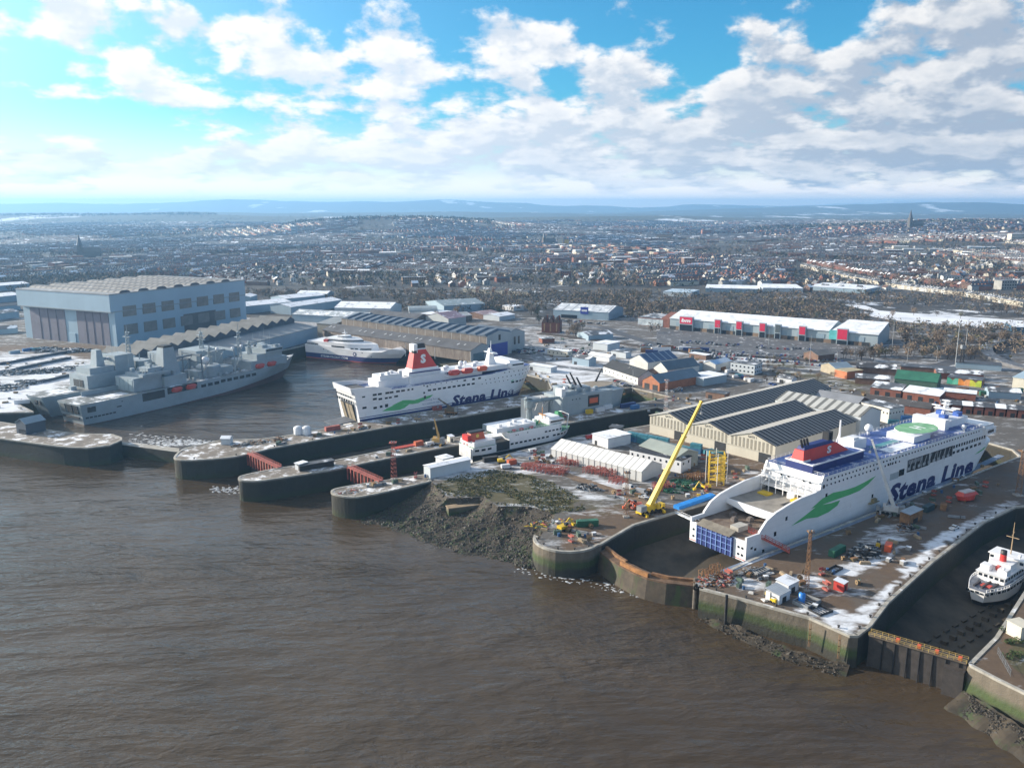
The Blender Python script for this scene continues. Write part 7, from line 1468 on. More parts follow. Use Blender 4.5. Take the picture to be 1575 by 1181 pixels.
bollards([q4f[-1]] + q4r, 16, 'iron bollard on the snowy edge of the right hand dock', 'bollards along the right hand dock edge'); bollards(q4f[:-1], 5, 'iron bollard on the river edge of the broad quay', 'bollards along the river edge'); bollards(p1near[::1], 12, 'iron bollard on the near edge of the longest pier', 'bollards on the longest pier'); bollards(roundhead, 5, 'iron bollard on the round pierhead rim', 'bollards on the round pierhead')
# timber dolphin with tyre and dark fender pile
a = G(1070, 893); t = thing('timber_dolphin', 'grey timber pile with a hanging tyre at the quay corner by the caisson', 'mooring pile', (*a, -11.5)); M().tube((0, 0, 0), (0, 0, 12.6), .85, .75, 10).tube((.9, .6, 0), (.9, .6, 12), .5).obj('pile', mat('grey_timber', (.13, .11, .09), .9, .4, .6), t); k = M().lathe([(.45, .0), (.65, .25), (.95, .3), (1.15, 0), (.95, -.3), (.65, -.25), (.45, 0)], n=14); k.v = [(x, -1.0 + z * .9, y + 9.4) for x, y, z in k.v]; k.obj('tyre', TYRE, t)
a = G(1118, 917); o = M().tube((0, 0, -11.6), (0, 0, .4), .55, .5, 8).box(-.4, .4, -.4, .4, .4, 1).obj('fender_pile', BLACK); o.location = (a[0] - .3, a[1] - .9, 0); tag(o, 'black fender pile standing against the green river wall', 'fender pile')
for x, y, lb in ((1245, 968, 'rusty ladder high on the green river wall'), (1290, 985, 'rusty ladder near the river corner of the wall')): a = G(x, y - 12); o = M().box(-.3, -.2, -.1, .1, -8, 0).box(.2, .3, -.1, .1, -8, 0).box(-.3, .3, -.1, .1, -4, -3.8).box(-.3, .3, -.1, .1, -2, -1.8).box(-.3, .3, -.1, .1, -6, -5.8).obj('ladder', RUST); o.location = (a[0], a[1] - 1.2, 0); tag(o, lb, 'ladder')
# right hand corner: fence, retaining wall, green scrub, cream hut
a, b = G(1534, 1005), G(1554, 1040); L = hypot(b[0] - a[0], b[1] - a[1]); t = thing('mesh_fence', 'grey mesh fence on the right hand river corner', 'fence', (*a, 0), atan2(b[1] - a[1], b[0] - a[0])); k = M()
for i in range(6): k.tube((L * i / 5, 0, 0), (L * i / 5, 0, 2.2), .06, n=4)
k.obj('post', STEEL, t); k = M()
for i in range(24): k.box(L * i / 23 - .02, L * i / 23 + .02, -.02, .02, .1, 2.1)
for z in (.3, 1.2, 2.1): k.box(0, L, -.03, .03, z, z + .05)
k.obj('mesh_panel', STEEL, t)
booth('cream gate hut at the right edge of the photo', (1569, 985), 20, 5, 5, 4.2, CREAM, CREAM, 'gate_hut', .1)
# tall lamp posts and poles
def pole(label, base, top, name='lamp_post', cat='lamp post', head=True, m=None, r=.22, group=None):
    F = Fr(G(*base), 0); z = F.V(*top)[1]; t = fthing(name, label, cat, F, 0, group); M().tube((0, 0, 0), (0, 0, z), r, r * .6).obj('post', m or mat('pole_grey', (.36, .37, .38), .5), t)
    if head: M().box(-1.3, 1.3, -.4, .4, z, z + .35).obj('lamp_head', STEEL, t)
pole('tall lamp post in front of the right end of the retail shed', (1371, 546), (1373, 494)); pole('tall pale mast left of the dark tower by the slip road', (1469, 565), (1476, 498), r=.4); pole('tall pale mast right of the dark tower by the slip road', (1484, 545), (1490, 505), r=.35)
t = thing('radio_tower', 'dark slim tower between two pale masts by the slip road', 'tower', (*G(1478, 566), 0)); M().lattice((0, 0, 0), (0, 0, 21), 2.4, 1.6, 8, .2).obj('lattice', BLACK, t); M().box(-1.6, 1.6, -1.6, 1.6, 16, 19).obj('antenna', STEEL, t)
for i, (x, y, h) in enumerate(((1104, 523, 500), (1182, 530, 505), (1245, 560, 515), (973, 602, 566), (1287, 560, 540), (817, 548, 527), (862, 545, 520), (1140, 525, 503), (1395, 560, 535), (1440, 556, 533))): pole(('lamp post among the retail cars near the second red sign', 'lamp post among the retail cars near the fourth red sign', 'tallest lamp post on the near edge of the retail car park', 'white flood mast beside the black roofed boat shed', 'lamp post beside the brown roofed barn', 'lamp post in the small lot by the brown shed', 'lamp post beside the green bank road', 'lamp post near the third red shop sign', 'lamp post in the scrub right of the barn', 'lamp post at the start of the slip road')[i], (x, y), (x, h))
for i, (x, y, h) in enumerate(((624, 548, 527), (669, 552, 534), (573, 541, 527))): pole(('white post in front of the brown shed left of the red funnel', 'white post in front of the brown shed behind the red funnel', 'white post behind the catamaran bow')[i], (x, y), (x, h), head=False, m=WH)
# ------------------------------------------------------------------ roads, railway, banks
def strip_road(name, pts, w_, m, z=.03, raised=0.):
    P = [G(*p) for p in pts]; Q = []
    for a, b in zip(P, P[1:]):
        n = max(2, int(hypot(b[0] - a[0], b[1] - a[1]) / 12))
        Q += [(a[0] + (b[0] - a[0]) * i / n, a[1] + (b[1] - a[1]) * i / n) for i in range(n)]
    Q.append(P[-1])
    for _ in range(6): Q = [Q[0]] + [((Q[i - 1][0] + Q[i][0] * 2 + Q[i + 1][0]) / 4, (Q[i - 1][1] + Q[i][1] * 2 + Q[i + 1][1]) / 4) for i in range(1, len(Q) - 1)] + [Q[-1]]
    A, Bq = strip(Q, -w_ / 2, w_ / 2); k = M(); h = raised if callable(raised) else (lambda t: raised)
    for i in range(len(Q) - 1):
        t0, t1 = i / (len(Q) - 1), (i + 1) / (len(Q) - 1); k.hexa([(*A[i], -.3), (*A[i + 1], -.3), (*Bq[i + 1], -.3), (*Bq[i], -.3)], [(*A[i], z + h(t0)), (*A[i + 1], z + h(t1)), (*Bq[i + 1], z + h(t1)), (*Bq[i], z + h(t0))])
    return struct(name, k, m)
RD = mat('road_asphalt', (.075, .075, .08), .7, .25, .1); RS = mat('slushy_road', (.12, .12, .125), .6, .3, .1, snow=.35)
strip_road('road', [(700, 590), (800, 570), (840, 560), (800, 522), (770, 510), (820, 498), (905, 500), (960, 510)], 11, RS); strip_road('road', [(842, 562), (920, 570), (990, 580), (1090, 578), (1180, 585)], 8, RS, .05); strip_road('road', [(925, 503), (990, 525), (1100, 552), (1240, 572), (1330, 580), (1420, 570), (1500, 545), (1580, 515), (1700, 480)], 12, RD, .06)
strip_road('railway', [(830, 513), (930, 525), (1010, 537), (1130, 546), (1250, 556), (1350, 562)], 9, mat('railway_ballast', (.06, .048, .042), .9, .4, .2), .04, .8); strip_road('slip_road', [(1340, 582), (1480, 576), (1575, 577), (1650, 590)], 9, RS, .07)
strip_road('ramp_road', [(1650, 580), (1560, 567), (1525, 556), (1510, 545), (1525, 533), (1560, 525), (1650, 520)], 10, RS, .1, lambda t: 5 * sin(pi * t))
strip_road('dirt_track', [(842, 720), (905, 742), (960, 758), (1000, 775)], 5, mat('dirt_track', (.17, .115, .075), .9, .3, .3, snow=.2), .05); strip_road('crane_track', [(1113, 879), (1278, 816), (1370, 781), (1540, 700)], 3.2, mat('snowy_rail_strip', (.16, .2, .27), .7, .3, .2, snow=.35), .06)
for i, (pa, pb) in enumerate((((0, 562), (120, 540)), ((0, 575), (110, 552)), ((60, 590), (118, 577)))):
    a, b = G(*pa), G(*pb); L = hypot(b[0] - a[0], b[1] - a[1]); o = M().box(0, L, 0, 3, 0, 2.2).obj('slipway_wall', mat('slip_wall', (.08, .09, .11), .8, .3, .1, snow=.5)); o.location = (*a, 0); o.rotation_euler[2] = atan2(b[1] - a[1], b[0] - a[0]); tag(o, ('upper of two long dark slipway walls in the snowy yard', 'lower of two long dark slipway walls in the snowy yard', 'short dark slipway wall beside the far naval ship')[i], 'slipway wall')

# ------------------------------------------------------------------ loose yard gear: one of each kind, then copies
def gear(kind, cat, parts):
    t = thing(kind, '', cat)
    for n_, k, m_ in parts: k.obj(n_, m_, t)
    return t
reel = M().lathe([(.25, -.6), (1.0, -.6), (1.0, -.5), (.35, -.5), (.35, .5), (1.0, .5), (1.0, .6), (.25, .6)], n=14); reel.v = [(x, z, y + 1.0) for x, y, z in reel.v]
KIT = [gear('cable_reel', 'reel', [('drum', reel, mat('reel_timber', (.22, .15, .08), .8))]),
       gear('skip', 'skip', [('body', M().hexa([(.6, .2, 0), (3, .2, 0), (3, 1.6, 0), (.6, 1.6, 0)], [(0, 0, 1.3), (3.6, 0, 1.3), (3.6, 1.8, 1.3), (0, 1.8, 1.3)]), mat('skip_rust', (.16, .12, .06), .7, .4, .4)), ('load', M().box(.3, 3.3, .2, 1.6, 1.2, 1.45), RUST)]),
       gear('generator', 'generator', [('housing', M().box(0, 3, 0, 1.3, .3, 1.8), mat('gen_green', (.08, .12, .09), .5, .3)), ('exhaust', M().tube((.6, .6, 1.8), (.6, .6, 2.5), .1), BLACK), ('skid', M().box(-.2, 3.2, .1, 1.2, 0, .3), STEEL)]),
       gear('plank_stack', 'stack', [('plank', M().box(0, 4, 0, 1.2, 0, .7).box(.2, 3.8, .1, 1.1, .7, 1.1), mat('pale_timber', (.30, .23, .15), .8, .3, .6)), ('bearer', M().box(.5, .7, -.1, 1.3, 0, .1), BLACK)]),
       gear('crate', 'crate', [('box', M().box(0, 1.8, 0, 1.4, 0, 1.3), mat('crate_grey', (.26, .26, .26), .7, .3)), ('lid', M().box(-.06, 1.86, -.06, 1.46, 1.3, 1.4), SNOWY)]),
       gear('oil_drum', 'drum', [('shell', M().lathe([(.01, 0), (.6, 0), (.6, 1.5), (.01, 1.5)], n=12), mat('drum_blue', (.04, .10, .22), .5, .3))]),
       gear('pipe_bundle', 'pipes', [('pipe', M().tube((0, 0, .3), (7, 0, .3), .3).tube((0, .65, .3), (7, .65, .3), .3).tube((0, .32, .85), (7, .32, .85), .3), STEEL), ('band', M().box(2, 2.2, -.35, 1, 0, 1.2), BLACK)]),
       gear('work_platform', 'platform', [('base', M().box(0, 2.6, 0, 1.4, .3, 1.0), REDST), ('scissor', M().tube((.3, .7, 1), (2.3, .7, 2.4), .12).tube((2.3, .7, 1), (.3, .7, 2.4), .12), STEEL), ('basket', M().box(0, 2.6, 0, 1.4, 2.4, 2.5).box(0, 2.6, 0, .06, 2.5, 3.4).box(0, 2.6, 1.34, 1.4, 2.5, 3.4), REDST)])]
KL = ['timber cable reel', 'rusty skip of scrap', 'grey green generator', 'stack of pale planks', 'snow lidded crate', 'blue drum', 'bundle of grey pipes', 'faded red scissor lift platform']
first = [True] * 8

def scatter(n, poly, where, kinds=range(8), z=0.03):
    P = [G(*p) for p in poly]; x0, x1 = min(p[0] for p in P), max(p[0] for p in P); y0, y1 = min(p[1] for p in P), max(p[1] for p in P); kinds = list(kinds); c = 0
    while c < n:
        x, y = U(x0, x1), U(y0, y1)
        if not inside(x, y, P): continue
        i = kinds[c % len(kinds)]; lb = f'{KL[i]} {where}'; g = f'{KL[i]}s {where}'; c += 1
        if first[i]: first[i] = False; o = KIT[i]; o.location = (x, y, z); o.rotation_euler[2] = R() * 6; o['label'] = lb; o['group'] = g
        else: o = dup(KIT[i], (x, y, z), R() * 6, lb, g)
        o.scale = [U(.75, 1.05)] * 3
scatter(28, [(1250, 880), (1300, 850), (1420, 790), (1500, 745), (1550, 740), (1545, 765), (1480, 800), (1400, 850), (1340, 915)], 'on the middle of the broad quay')
scatter(20, [(1110, 895), (1180, 870), (1270, 880), (1290, 940), (1240, 940), (1150, 912)], 'near the river end of the broad quay')
scatter(22, [(1290, 812), (1400, 770), (1520, 710), (1530, 718), (1400, 785), (1300, 826)], 'along the near side of the big white ferry')
scatter(40, [(890, 750), (960, 760), (1000, 745), (1030, 735), (1090, 745), (1090, 765), (1010, 785), (960, 785)], 'in the yard round the yellow crane')
scatter(26, [(1010, 735), (1060, 705), (1110, 700), (1165, 715), (1140, 738), (1090, 740)], 'in the yard before the panelled shed')
scatter(18, [(740, 722), (850, 690), (870, 700), (840, 722), (780, 725)], 'on the dock edge beside the small ferry'); scatter(14, [(835, 815), (860, 800), (915, 800), (930, 820), (900, 836), (850, 835)], 'on the round pierhead')
scatter(20, [(390, 690), (500, 665), (690, 637), (690, 641), (520, 668), (400, 690)], 'along the longest pier', range(8), .05); scatter(14, [(560, 706), (700, 678), (880, 638), (880, 642), (690, 684), (570, 707)], 'along the middle pier', range(8), .05); scatter(8, [(530, 757), (600, 742), (655, 731), (655, 736), (600, 746), (540, 761)], 'on the mast pier', range(8), .05)
scatter(30, [(830, 592), (900, 585), (1000, 600), (1090, 590), (1080, 615), (1000, 640), (950, 605)], 'in the yards beyond the grey landing ship'); scatter(30, [(0, 560), (140, 545), (120, 590), (40, 635), (0, 640)], 'in the snowy yard by the naval ships', (1, 3, 4, 6))
scatter(60, [(795, 540), (860, 520), (980, 535), (1080, 555), (1060, 575), (960, 565), (840, 552)], 'in the snowy yards below the railway', (0, 1, 2, 4, 6)); scatter(40, [(1110, 560), (1180, 575), (1240, 600), (1330, 612), (1330, 600), (1200, 570)], 'along the tracks behind the panelled shed', (1, 3, 4, 6)); scatter(40, [(1340, 590), (1450, 605), (1575, 605), (1575, 625), (1440, 628), (1340, 612)], 'in the trading estate yards', (0, 1, 2, 4, 5)); scatter(26, [(1225, 655), (1300, 640), (1380, 655), (1340, 680), (1270, 690)], 'in the yard on the far side of the big ferry', (0, 1, 3, 4, 6)); scatter(24, [(700, 585), (800, 570), (840, 575), (860, 600), (830, 590)], 'on the quay ahead of the white ferry bow', (1, 3, 4, 6))
for i, (x, y, w_, d, h, lb) in enumerate([(812, 568, 22, 8, 4, 'low white cabin row on the snowy quay ahead of the white ferry bow'), (880, 560, 16, 10, 6, 'pale store with a snowy roof behind the grey landing ship'), (1085, 612, 18, 8, 4.5, 'grey store beside the road to the panelled shed'), (905, 552, 20, 9, 4, 'flat grey cabin in the snowy yard left of the paired gables'), (940, 548, 14, 8, 5, 'blue grey store in the snowy yard above the paired gables'), (1036, 566, 22, 10, 5, 'long low store right of the paired gables'), (1060, 550, 16, 8, 4, 'small flat store just below the railway line'), (1195, 588, 14, 8, 4, 'low shed in scrub beside the tracks'), (1225, 668, 24, 9, 5, 'white store between the panelled shed and the big ferry'), (1290, 662, 20, 10, 5, 'grey roofed store on the far side of the big ferry')]):
    bld('store', lb, 'store', (x, y), (x + w_ * 1.6, y + w_ * .25), d, h, 'gx' if i % 2 else 'flat', 1.6, (PALEB, CLAD, BRICK2, WH)[i % 4], (SNOWY, SLATE2, SLATE)[i % 3], doors=((2, 5, 2.6),))
for i, q in enumerate(KIT):
    if first[i]:
        for c in list(q.children): bpy.data.objects.remove(c)
        bpy.data.objects.remove(q)
# ------------------------------------------------------------------ terrain beyond the docks
def ss(a, b, x): x = min(1, max(0, (x - a) / (b - a))); return x * x * (3 - 2 * x)
def HT(X, Y):
    if Y < 1150: return 0.
    r = X / Y; z = ss(1250, 3600, Y) * ss(.16, .55, r) * 56 * (1 - .75 * ss(4200, 6000, Y))
    z += 62 * exp(-((X + 620) / 850) ** 2 - ((Y - 4600) / 650) ** 2) + 50 * exp(-((X + 3300) / 2300) ** 2 - ((Y - 7600) / 900) ** 2) + 40 * exp(-((X - 900) / 1500) ** 2 - ((Y - 7000) / 900) ** 2)
    z += ss(2200, 4000, Y) * 14 * mn.noise(Vector((X / 900, Y / 900, 2)))
    if Y > 8000:
        f = mn.fractal(Vector((X / 3600, 5, Y / 4500)), .9, 2, 5); z += 70 * ss(8500, 11000, Y) * max(0, .35 + f) * (1 - ss(12000, 13500, Y))
        z += (190 + 120 * f) * exp(-((Y - 14500) / 1300) ** 2) * ss(.08, .40, r) * 1.0
        f2 = mn.fractal(Vector((X / 5200 + 3, 8, 0)), .8, 2, 5); z += max(0, 235 + 170 * f2) * exp(-((Y - 20500) / 1900) ** 2) * (1 - ss(.15, .45, r)) + 95 * exp(-((X + 6200) / 1400) ** 2 - ((Y - 20500) / 1800) ** 2)
        z += max(0, 350 * exp(-((r - .42) / .12) ** 2) * (.85 + .6 * mn.fractal(Vector((X / 2600, 1, 4)), .8, 2, 5))) * exp(-((Y - 25500) / 1600) ** 2)
    if Y > 8000: z *= 1 - .2 * ss(8000, 12000, Y); z = z if z < 250 else 250 + 65 * (1 - exp(-(z - 250) / 65))
    return z
def GT(px, py):
    z = 0.
    for _ in range(12): x, y = G(px, min(py, 900), z); z = .5 * z + .5 * HT(x, y)
    return x, y, HT(x, y)
def terrain():
    Ys = [990]; 
    while Ys[-1] < 30000: Ys.append(Ys[-1] * 1.021 if Ys[-1] > 3000 else Ys[-1] + 45)
    n = 120; V = []
    for y in Ys:
        for i in range(n + 1): x = (i / n * 2 - 1) * (y * .95 + 700); V.append((x, y, HT(x, y) - .4 * (1 - ss(990, 1400, y))))
    k = M(); k.add(V, [(j * (n + 1) + i, j * (n + 1) + i + 1, (j + 1) * (n + 1) + i + 1, (j + 1) * (n + 1) + i) for j in range(len(Ys) - 1) for i in range(n)])
    m = bpy.data.materials.new('country'); m.use_nodes = True; t = m.node_tree; N = t.nodes; L = t.links; b = N['Principled BSDF']; b.inputs['Roughness'].default_value = .9
    tc = N.new('ShaderNodeTexCoord'); sp = N.new('ShaderNodeSeparateXYZ'); L.new(tc.outputs['Object'], sp.inputs[0])
    def noise(s, d=6, r=.6, st=(1, 1, 1)):
        mp = N.new('ShaderNodeMapping'); mp.inputs['Scale'].default_value = st; L.new(tc.outputs['Object'], mp.inputs[0]); q = N.new('ShaderNodeTexNoise'); q.inputs['Scale'].default_value = s; q.inputs['Detail'].default_value = d; q.inputs['Roughness'].default_value = r; L.new(mp.outputs[0], q.inputs['Vector']); return q.outputs[0]
    def rng(x, a, c, lo=0., hi=1.):
        q = N.new('ShaderNodeMapRange'); 
        for i, v in enumerate((a, c, lo, hi)): q.inputs[i + 1].default_value = v
        L.new(x, q.inputs[0]); return q.outputs[0]
    def mix(f, a, bb):
        q = N.new('ShaderNodeMix'); q.data_type = 'RGBA'; L.new(f, q.inputs[0])
        for i, x in ((6, a), (7, bb)):
            if isinstance(x, tuple): q.inputs[i].default_value = (*x, 1)
            else: L.new(x, q.inputs[i])
        return q.outputs[2]
    def mul(a, c): q = N.new('ShaderNodeMath'); q.operation = 'MULTIPLY'; L.new(a, q.inputs[0]); L.new(c, q.inputs[1]); return q.outputs[0]
    town = mix(noise(.02, 8, .75), (.026, .025, .026), (.068, .064, .06)); town = mix(mul(rng(noise(.012, 9, .78), .56, .60), rng(noise(.0028, 4), .42, .6)), town, (.72, .75, .80))
    land = mix(noise(.0016, 7, .65, (1, .6, 1)), (.022, .028, .02), (.10, .095, .06)); land = mix(rng(noise(.0011, 6, .62, (1, .45, 1)), .60, .64), land, (.66, .70, .75))
    c = mix(rng(sp.outputs[1], 4200, 6500), town, land); c = mix(mul(rng(sp.outputs[1], 23000, 24500), rng(sp.outputs[2], 60, 260)), c, (.85, .88, .92))
    L.new(c, b.inputs['Base Color']); struct('hills', k, m)
terrain()
# ------------------------------------------------------------------ houses
def house_mesh(w_, d, h, rise, wall, roof, chim=True, along=True, win=GLASS, name='terraced_house'):
    k = M().box(0, w_, 0, d, -2, h)
    if along:
        k.yprism([(0, h), (d, h), (d / 2, h + rise)], 0, w_)
        for y0, z0, y1, z1 in ((-.3, h - .1, d / 2, h + rise + .1), (d / 2, h + rise + .1, d + .3, h - .1)): k.hexa([(0, y0, z0), (w_, y0, z0), (w_, y1, z1), (0, y1, z1)], [(0, y0, z0 + .2), (w_, y0, z0 + .2), (w_, y1, z1 + .2), (0, y1, z1 + .2)], 1)
    else:
        k.xprism([(0, h), (w_, h), (w_ / 2, h + rise)], 0, d)
        for x0, z0, x1, z1 in ((-.3, h - .1, w_ / 2, h + rise + .1), (w_ / 2, h + rise + .1, w_ + .3, h - .1)): k.hexa([(x0, -.3, z0), (x1, -.3, z1), (x1, d + .3, z1), (x0, d + .3, z0)], [(x0, -.3, z0 + .2), (x1, -.3, z1 + .2), (x1, d + .3, z1 + .2), (x0, d + .3, z0 + .2)], 1)
    if chim: k.box(w_ - .7, w_ - .1, d / 2 - .6, d / 2 + .6, h + rise - .6, h + rise + 1.4, 0)
    for x in (.2, .6): k.box(w_ * x, w_ * (x + .22), -.06, .1, 1, 2.3, 2).box(w_ * x, w_ * (x + .22), -.06, .1, 3.8, 5.0, 2).box(w_ * x, w_ * (x + .22), d - .1, d + .06, 3.8, 5.0, 2)
    return k.mesh(name, [wall, roof, win])
RENDERS = [mat('render_cream', (.52, .47, .38), .8, .1), mat('render_white', (.62, .61, .58), .8, .08), BRICK, BRICK2, mat('brick_orange', (.30, .13, .08), .8, .2, .3), mat('render_grey', (.33, .33, .32), .8, .1)]
ROOFS = [SLATE, SLATE2, mat('roof_snow', (.5, .52, .55), .7, .1, .1, snow=.85), TILE, mat('roof_grey', (.15, .155, .165), .6, .2, .1, snow=.3)]
TH_ = [house_mesh(5.6, 9.5, 6.0, 2.6, RENDERS[i % 6], ROOFS[i % 5]) for i in (0, 1, 2, 3, 4, 6, 8, 11)]
DH_ = [house_mesh(9, 9, 5.6, 3.4, RENDERS[i % 6], ROOFS[(i * 2 + 1) % 5], True, i % 2 == 0, name='detached_house') for i in range(8)]
NT = 0; OCC = []
def row(pts, label, group, mats, depth_dir=1):
    global NT
    P = [GT(*p) for p in pts]
    for a, b in zip(P, P[1:]):
        L = hypot(b[0] - a[0], b[1] - a[1]); n = int(L / 5.65); A = atan2(b[1] - a[1], b[0] - a[0])
        for i in range(n):
            if NT >= 300: return
            t = (i + .5) / n; x, y = a[0] + (b[0] - a[0]) * i / n, a[1] + (b[1] - a[1]) * i / n
            o = link('terraced_house', TH_[mats[int(R() * len(mats))]], None, (x, y, HT(x, y)), A); o.scale = (1, 1, U(.94, 1.06)); tag(o, label, 'house', group); NT += 1; OCC.append((x, y))
row([(1231, 411), (1302, 429), (1390, 445), (1478, 455), (1573, 472)], 'pale terraced house in the long row curving down to the right edge', 'houses in the long pale curving row', [0, 1, 0, 5])
row([(1240, 405), (1310, 419), (1400, 434), (1490, 444)], 'dark terraced house in the row just behind the long pale one', 'houses in the dark row behind the pale row', [2, 3, 6])
row([(712, 449), (812, 455)], 'terraced house in the flat fronted row above the central woodland', 'houses in the flat fronted row above the woodland', [3, 5, 0])
row([(560, 418), (650, 392)], 'terraced house in the slanting snowy roofed row left of centre', 'houses in the slanting snowy row left of centre', [6, 2, 3])
row([(612, 420), (680, 398)], 'terraced house in the second slanting row left of centre', 'houses in the second slanting row left of centre', [2, 6, 3])
row([(788, 432), (832, 408)], 'terraced house in the steep slanting row at the centre', 'houses in the steep slanting row at the centre', [6, 2]); row([(808, 436), (858, 412)], 'terraced house in the right hand of two steep centre rows', 'houses in the right hand steep centre row', [6, 3])
row([(930, 437), (1010, 440), (1080, 434)], 'brick terraced house in the row above the pale blue depot', 'houses in the row above the pale blue depot', [2, 3, 4]); row([(1030, 424), (1100, 414)], 'snowy roofed terraced house in the row left of the depots', 'houses in the snowy row left of the depots', [6, 7])
row([(985, 414), (1060, 410)], 'brick terraced house in the short row below the brick block', 'houses in the short row below the brick block', [3, 4])
ND = 0
def detached(n, x0, x1, y0, y1, label, group):
    global ND
    for _ in range(n):
        px, py = U(x0, x1), U(y0, y1); x, y, z = GT(px, py)
        if any(abs(x - a) < 15 and abs(y - b) < 15 for a, b in OCC): continue
        o = link('detached_house', random.choice(DH_), None, (x, y, z), random.choice((.3, 1.87, .6, 2.2))); o.scale = (U(.9, 1.5), U(.9, 1.2), U(.9, 1.15)); tag(o, label, 'house', group); OCC.append((x, y)); ND += 1
detached(34, 640, 760, 418, 444, 'detached house left of the flat fronted row above the woodland', 'detached houses left of the flat fronted row'); detached(40, 860, 1010, 416, 438, 'detached house right of the steep centre rows', 'detached houses right of the steep centre rows'); detached(48, 1240, 1420, 432, 448, 'detached house in front of the long pale curving row', 'detached houses before the long pale row'); detached(60, 1400, 1575, 405, 442, 'detached house on the slope above the curving rows at right', 'detached houses on the right hand slope'); detached(40, 370, 560, 410, 440, 'detached house above the woodland behind the big hall', 'detached houses above the left woodland')
def block(label, px, py, w_, d, h, rz, wall, rm, rows=3, name='apartment_block', cat='apartment block'):
    x, y, z = GT(px, py); t = thing(name, label, cat, (x, y, z), radians(rz)); M().box(0, w_, 0, d, -2, h).obj('wall', wall, t); M().box(-.3, w_ + .3, -.3, d + .3, h, h + .6).obj('roof', rm, t); k = 0
    for r in range(rows):
        for i in range(max(3, int(w_ / 4))): n = max(3, int(w_ / 4)); M().box(w_ * (i + .25) / n, w_ * (i + .75) / n, -.1, .1, h * (r + .35) / rows, h * (r + .8) / rows).obj('window', GLASS, t)
    OCC.append((x, y))
YB = mat('ochre_panel', (.55, .36, .05), .6, .1)
block('tall ochre and cream tower block in the middle of the town', 868, 379, 14, 12, 22, -10, YB, SLATE, 6, 'tower_block', 'tower block'); block('cream tower block joined to the ochre one in the town', 858, 379, 16, 12, 24, -10, CREAM, SLATE, 6, 'tower_block', 'tower block')
for i, a in enumerate([(448, 362, 22, 14, 36, 'pale blue tower block in the hazy left town', MT['blue_grey_cladding']), (1052, 410, 24, 20, 18, 'square brown brick block right of centre', BRICK2), (862, 430, 16, 14, 15, 'red brick block behind the steep centre rows', BRICK), (619, 437, 40, 14, 11, 'long buff brick block above the woodland', mat('buff_brick', (.30, .20, .13), .8, .15)), (522, 424, 30, 12, 10, 'low block with a snowy roof left of the slanting rows', BRICK2), (1080, 362, 40, 16, 22, 'long orange brick flats on the middle slope', RENDERS[4]), (1010, 368, 60, 14, 20, 'buff flats left of the orange brick flats', MT['buff_brick']), (1555, 372, 50, 16, 22, 'pale stone block high at the right edge', CREAM), (1450, 436, 30, 20, 12, 'white house group above the curving rows', RENDERS[1]), (1540, 446, 26, 18, 14, 'grey church hall by the curving rows', CONC), (1490, 386, 60, 30, 10, 'wide grey snow roofed hall on the right slope', CLAD), (700, 372, 50, 14, 18, 'red brick mill block left of the town centre', BRICK), (920, 374, 50, 12, 8, 'low red roofed block right of the ochre tower', RED), (540, 372, 40, 14, 14, 'orange brick block in the left middle town', RENDERS[4])]):
    block(a[5], a[0], a[1], a[2], a[3], a[4], (-14, 8, -20, 12)[i % 4], a[6], (SLATE2, SNOWY, SLATE)[i % 3], 3)
def church(label, px, py, h, s=1.):
    x, y, z = GT(px, py); t = thing('church', label, 'church', (x, y, z), .3); M().box(0, 26 * s, 0, 12 * s, -2, 10 * s).yprism([(0, 10 * s), (12 * s, 10 * s), (6 * s, 17 * s)], 0, 26 * s).obj('nave', mat('church_stone', (.10, .09, .08), .8, .2), t); M().box(-7 * s, 0, 2 * s, 9 * s, -2, h * .55).obj('tower', MT['church_stone'], t); M().lathe([(4.2 * s, h * .55), (.05, h)], (-3.5 * s, 5.5 * s, 0), 8).obj('spire', SLATE, t); OCC.append((x, y))
church('dark church with a tall spire in the hazy left town', 127, 398, 60, 1.6); church('dark spired church left of the ochre tower', 840, 377, 44, 1.3); church('dark church on the skyline of the right hand slope', 1404, 352, 70, 1.8)
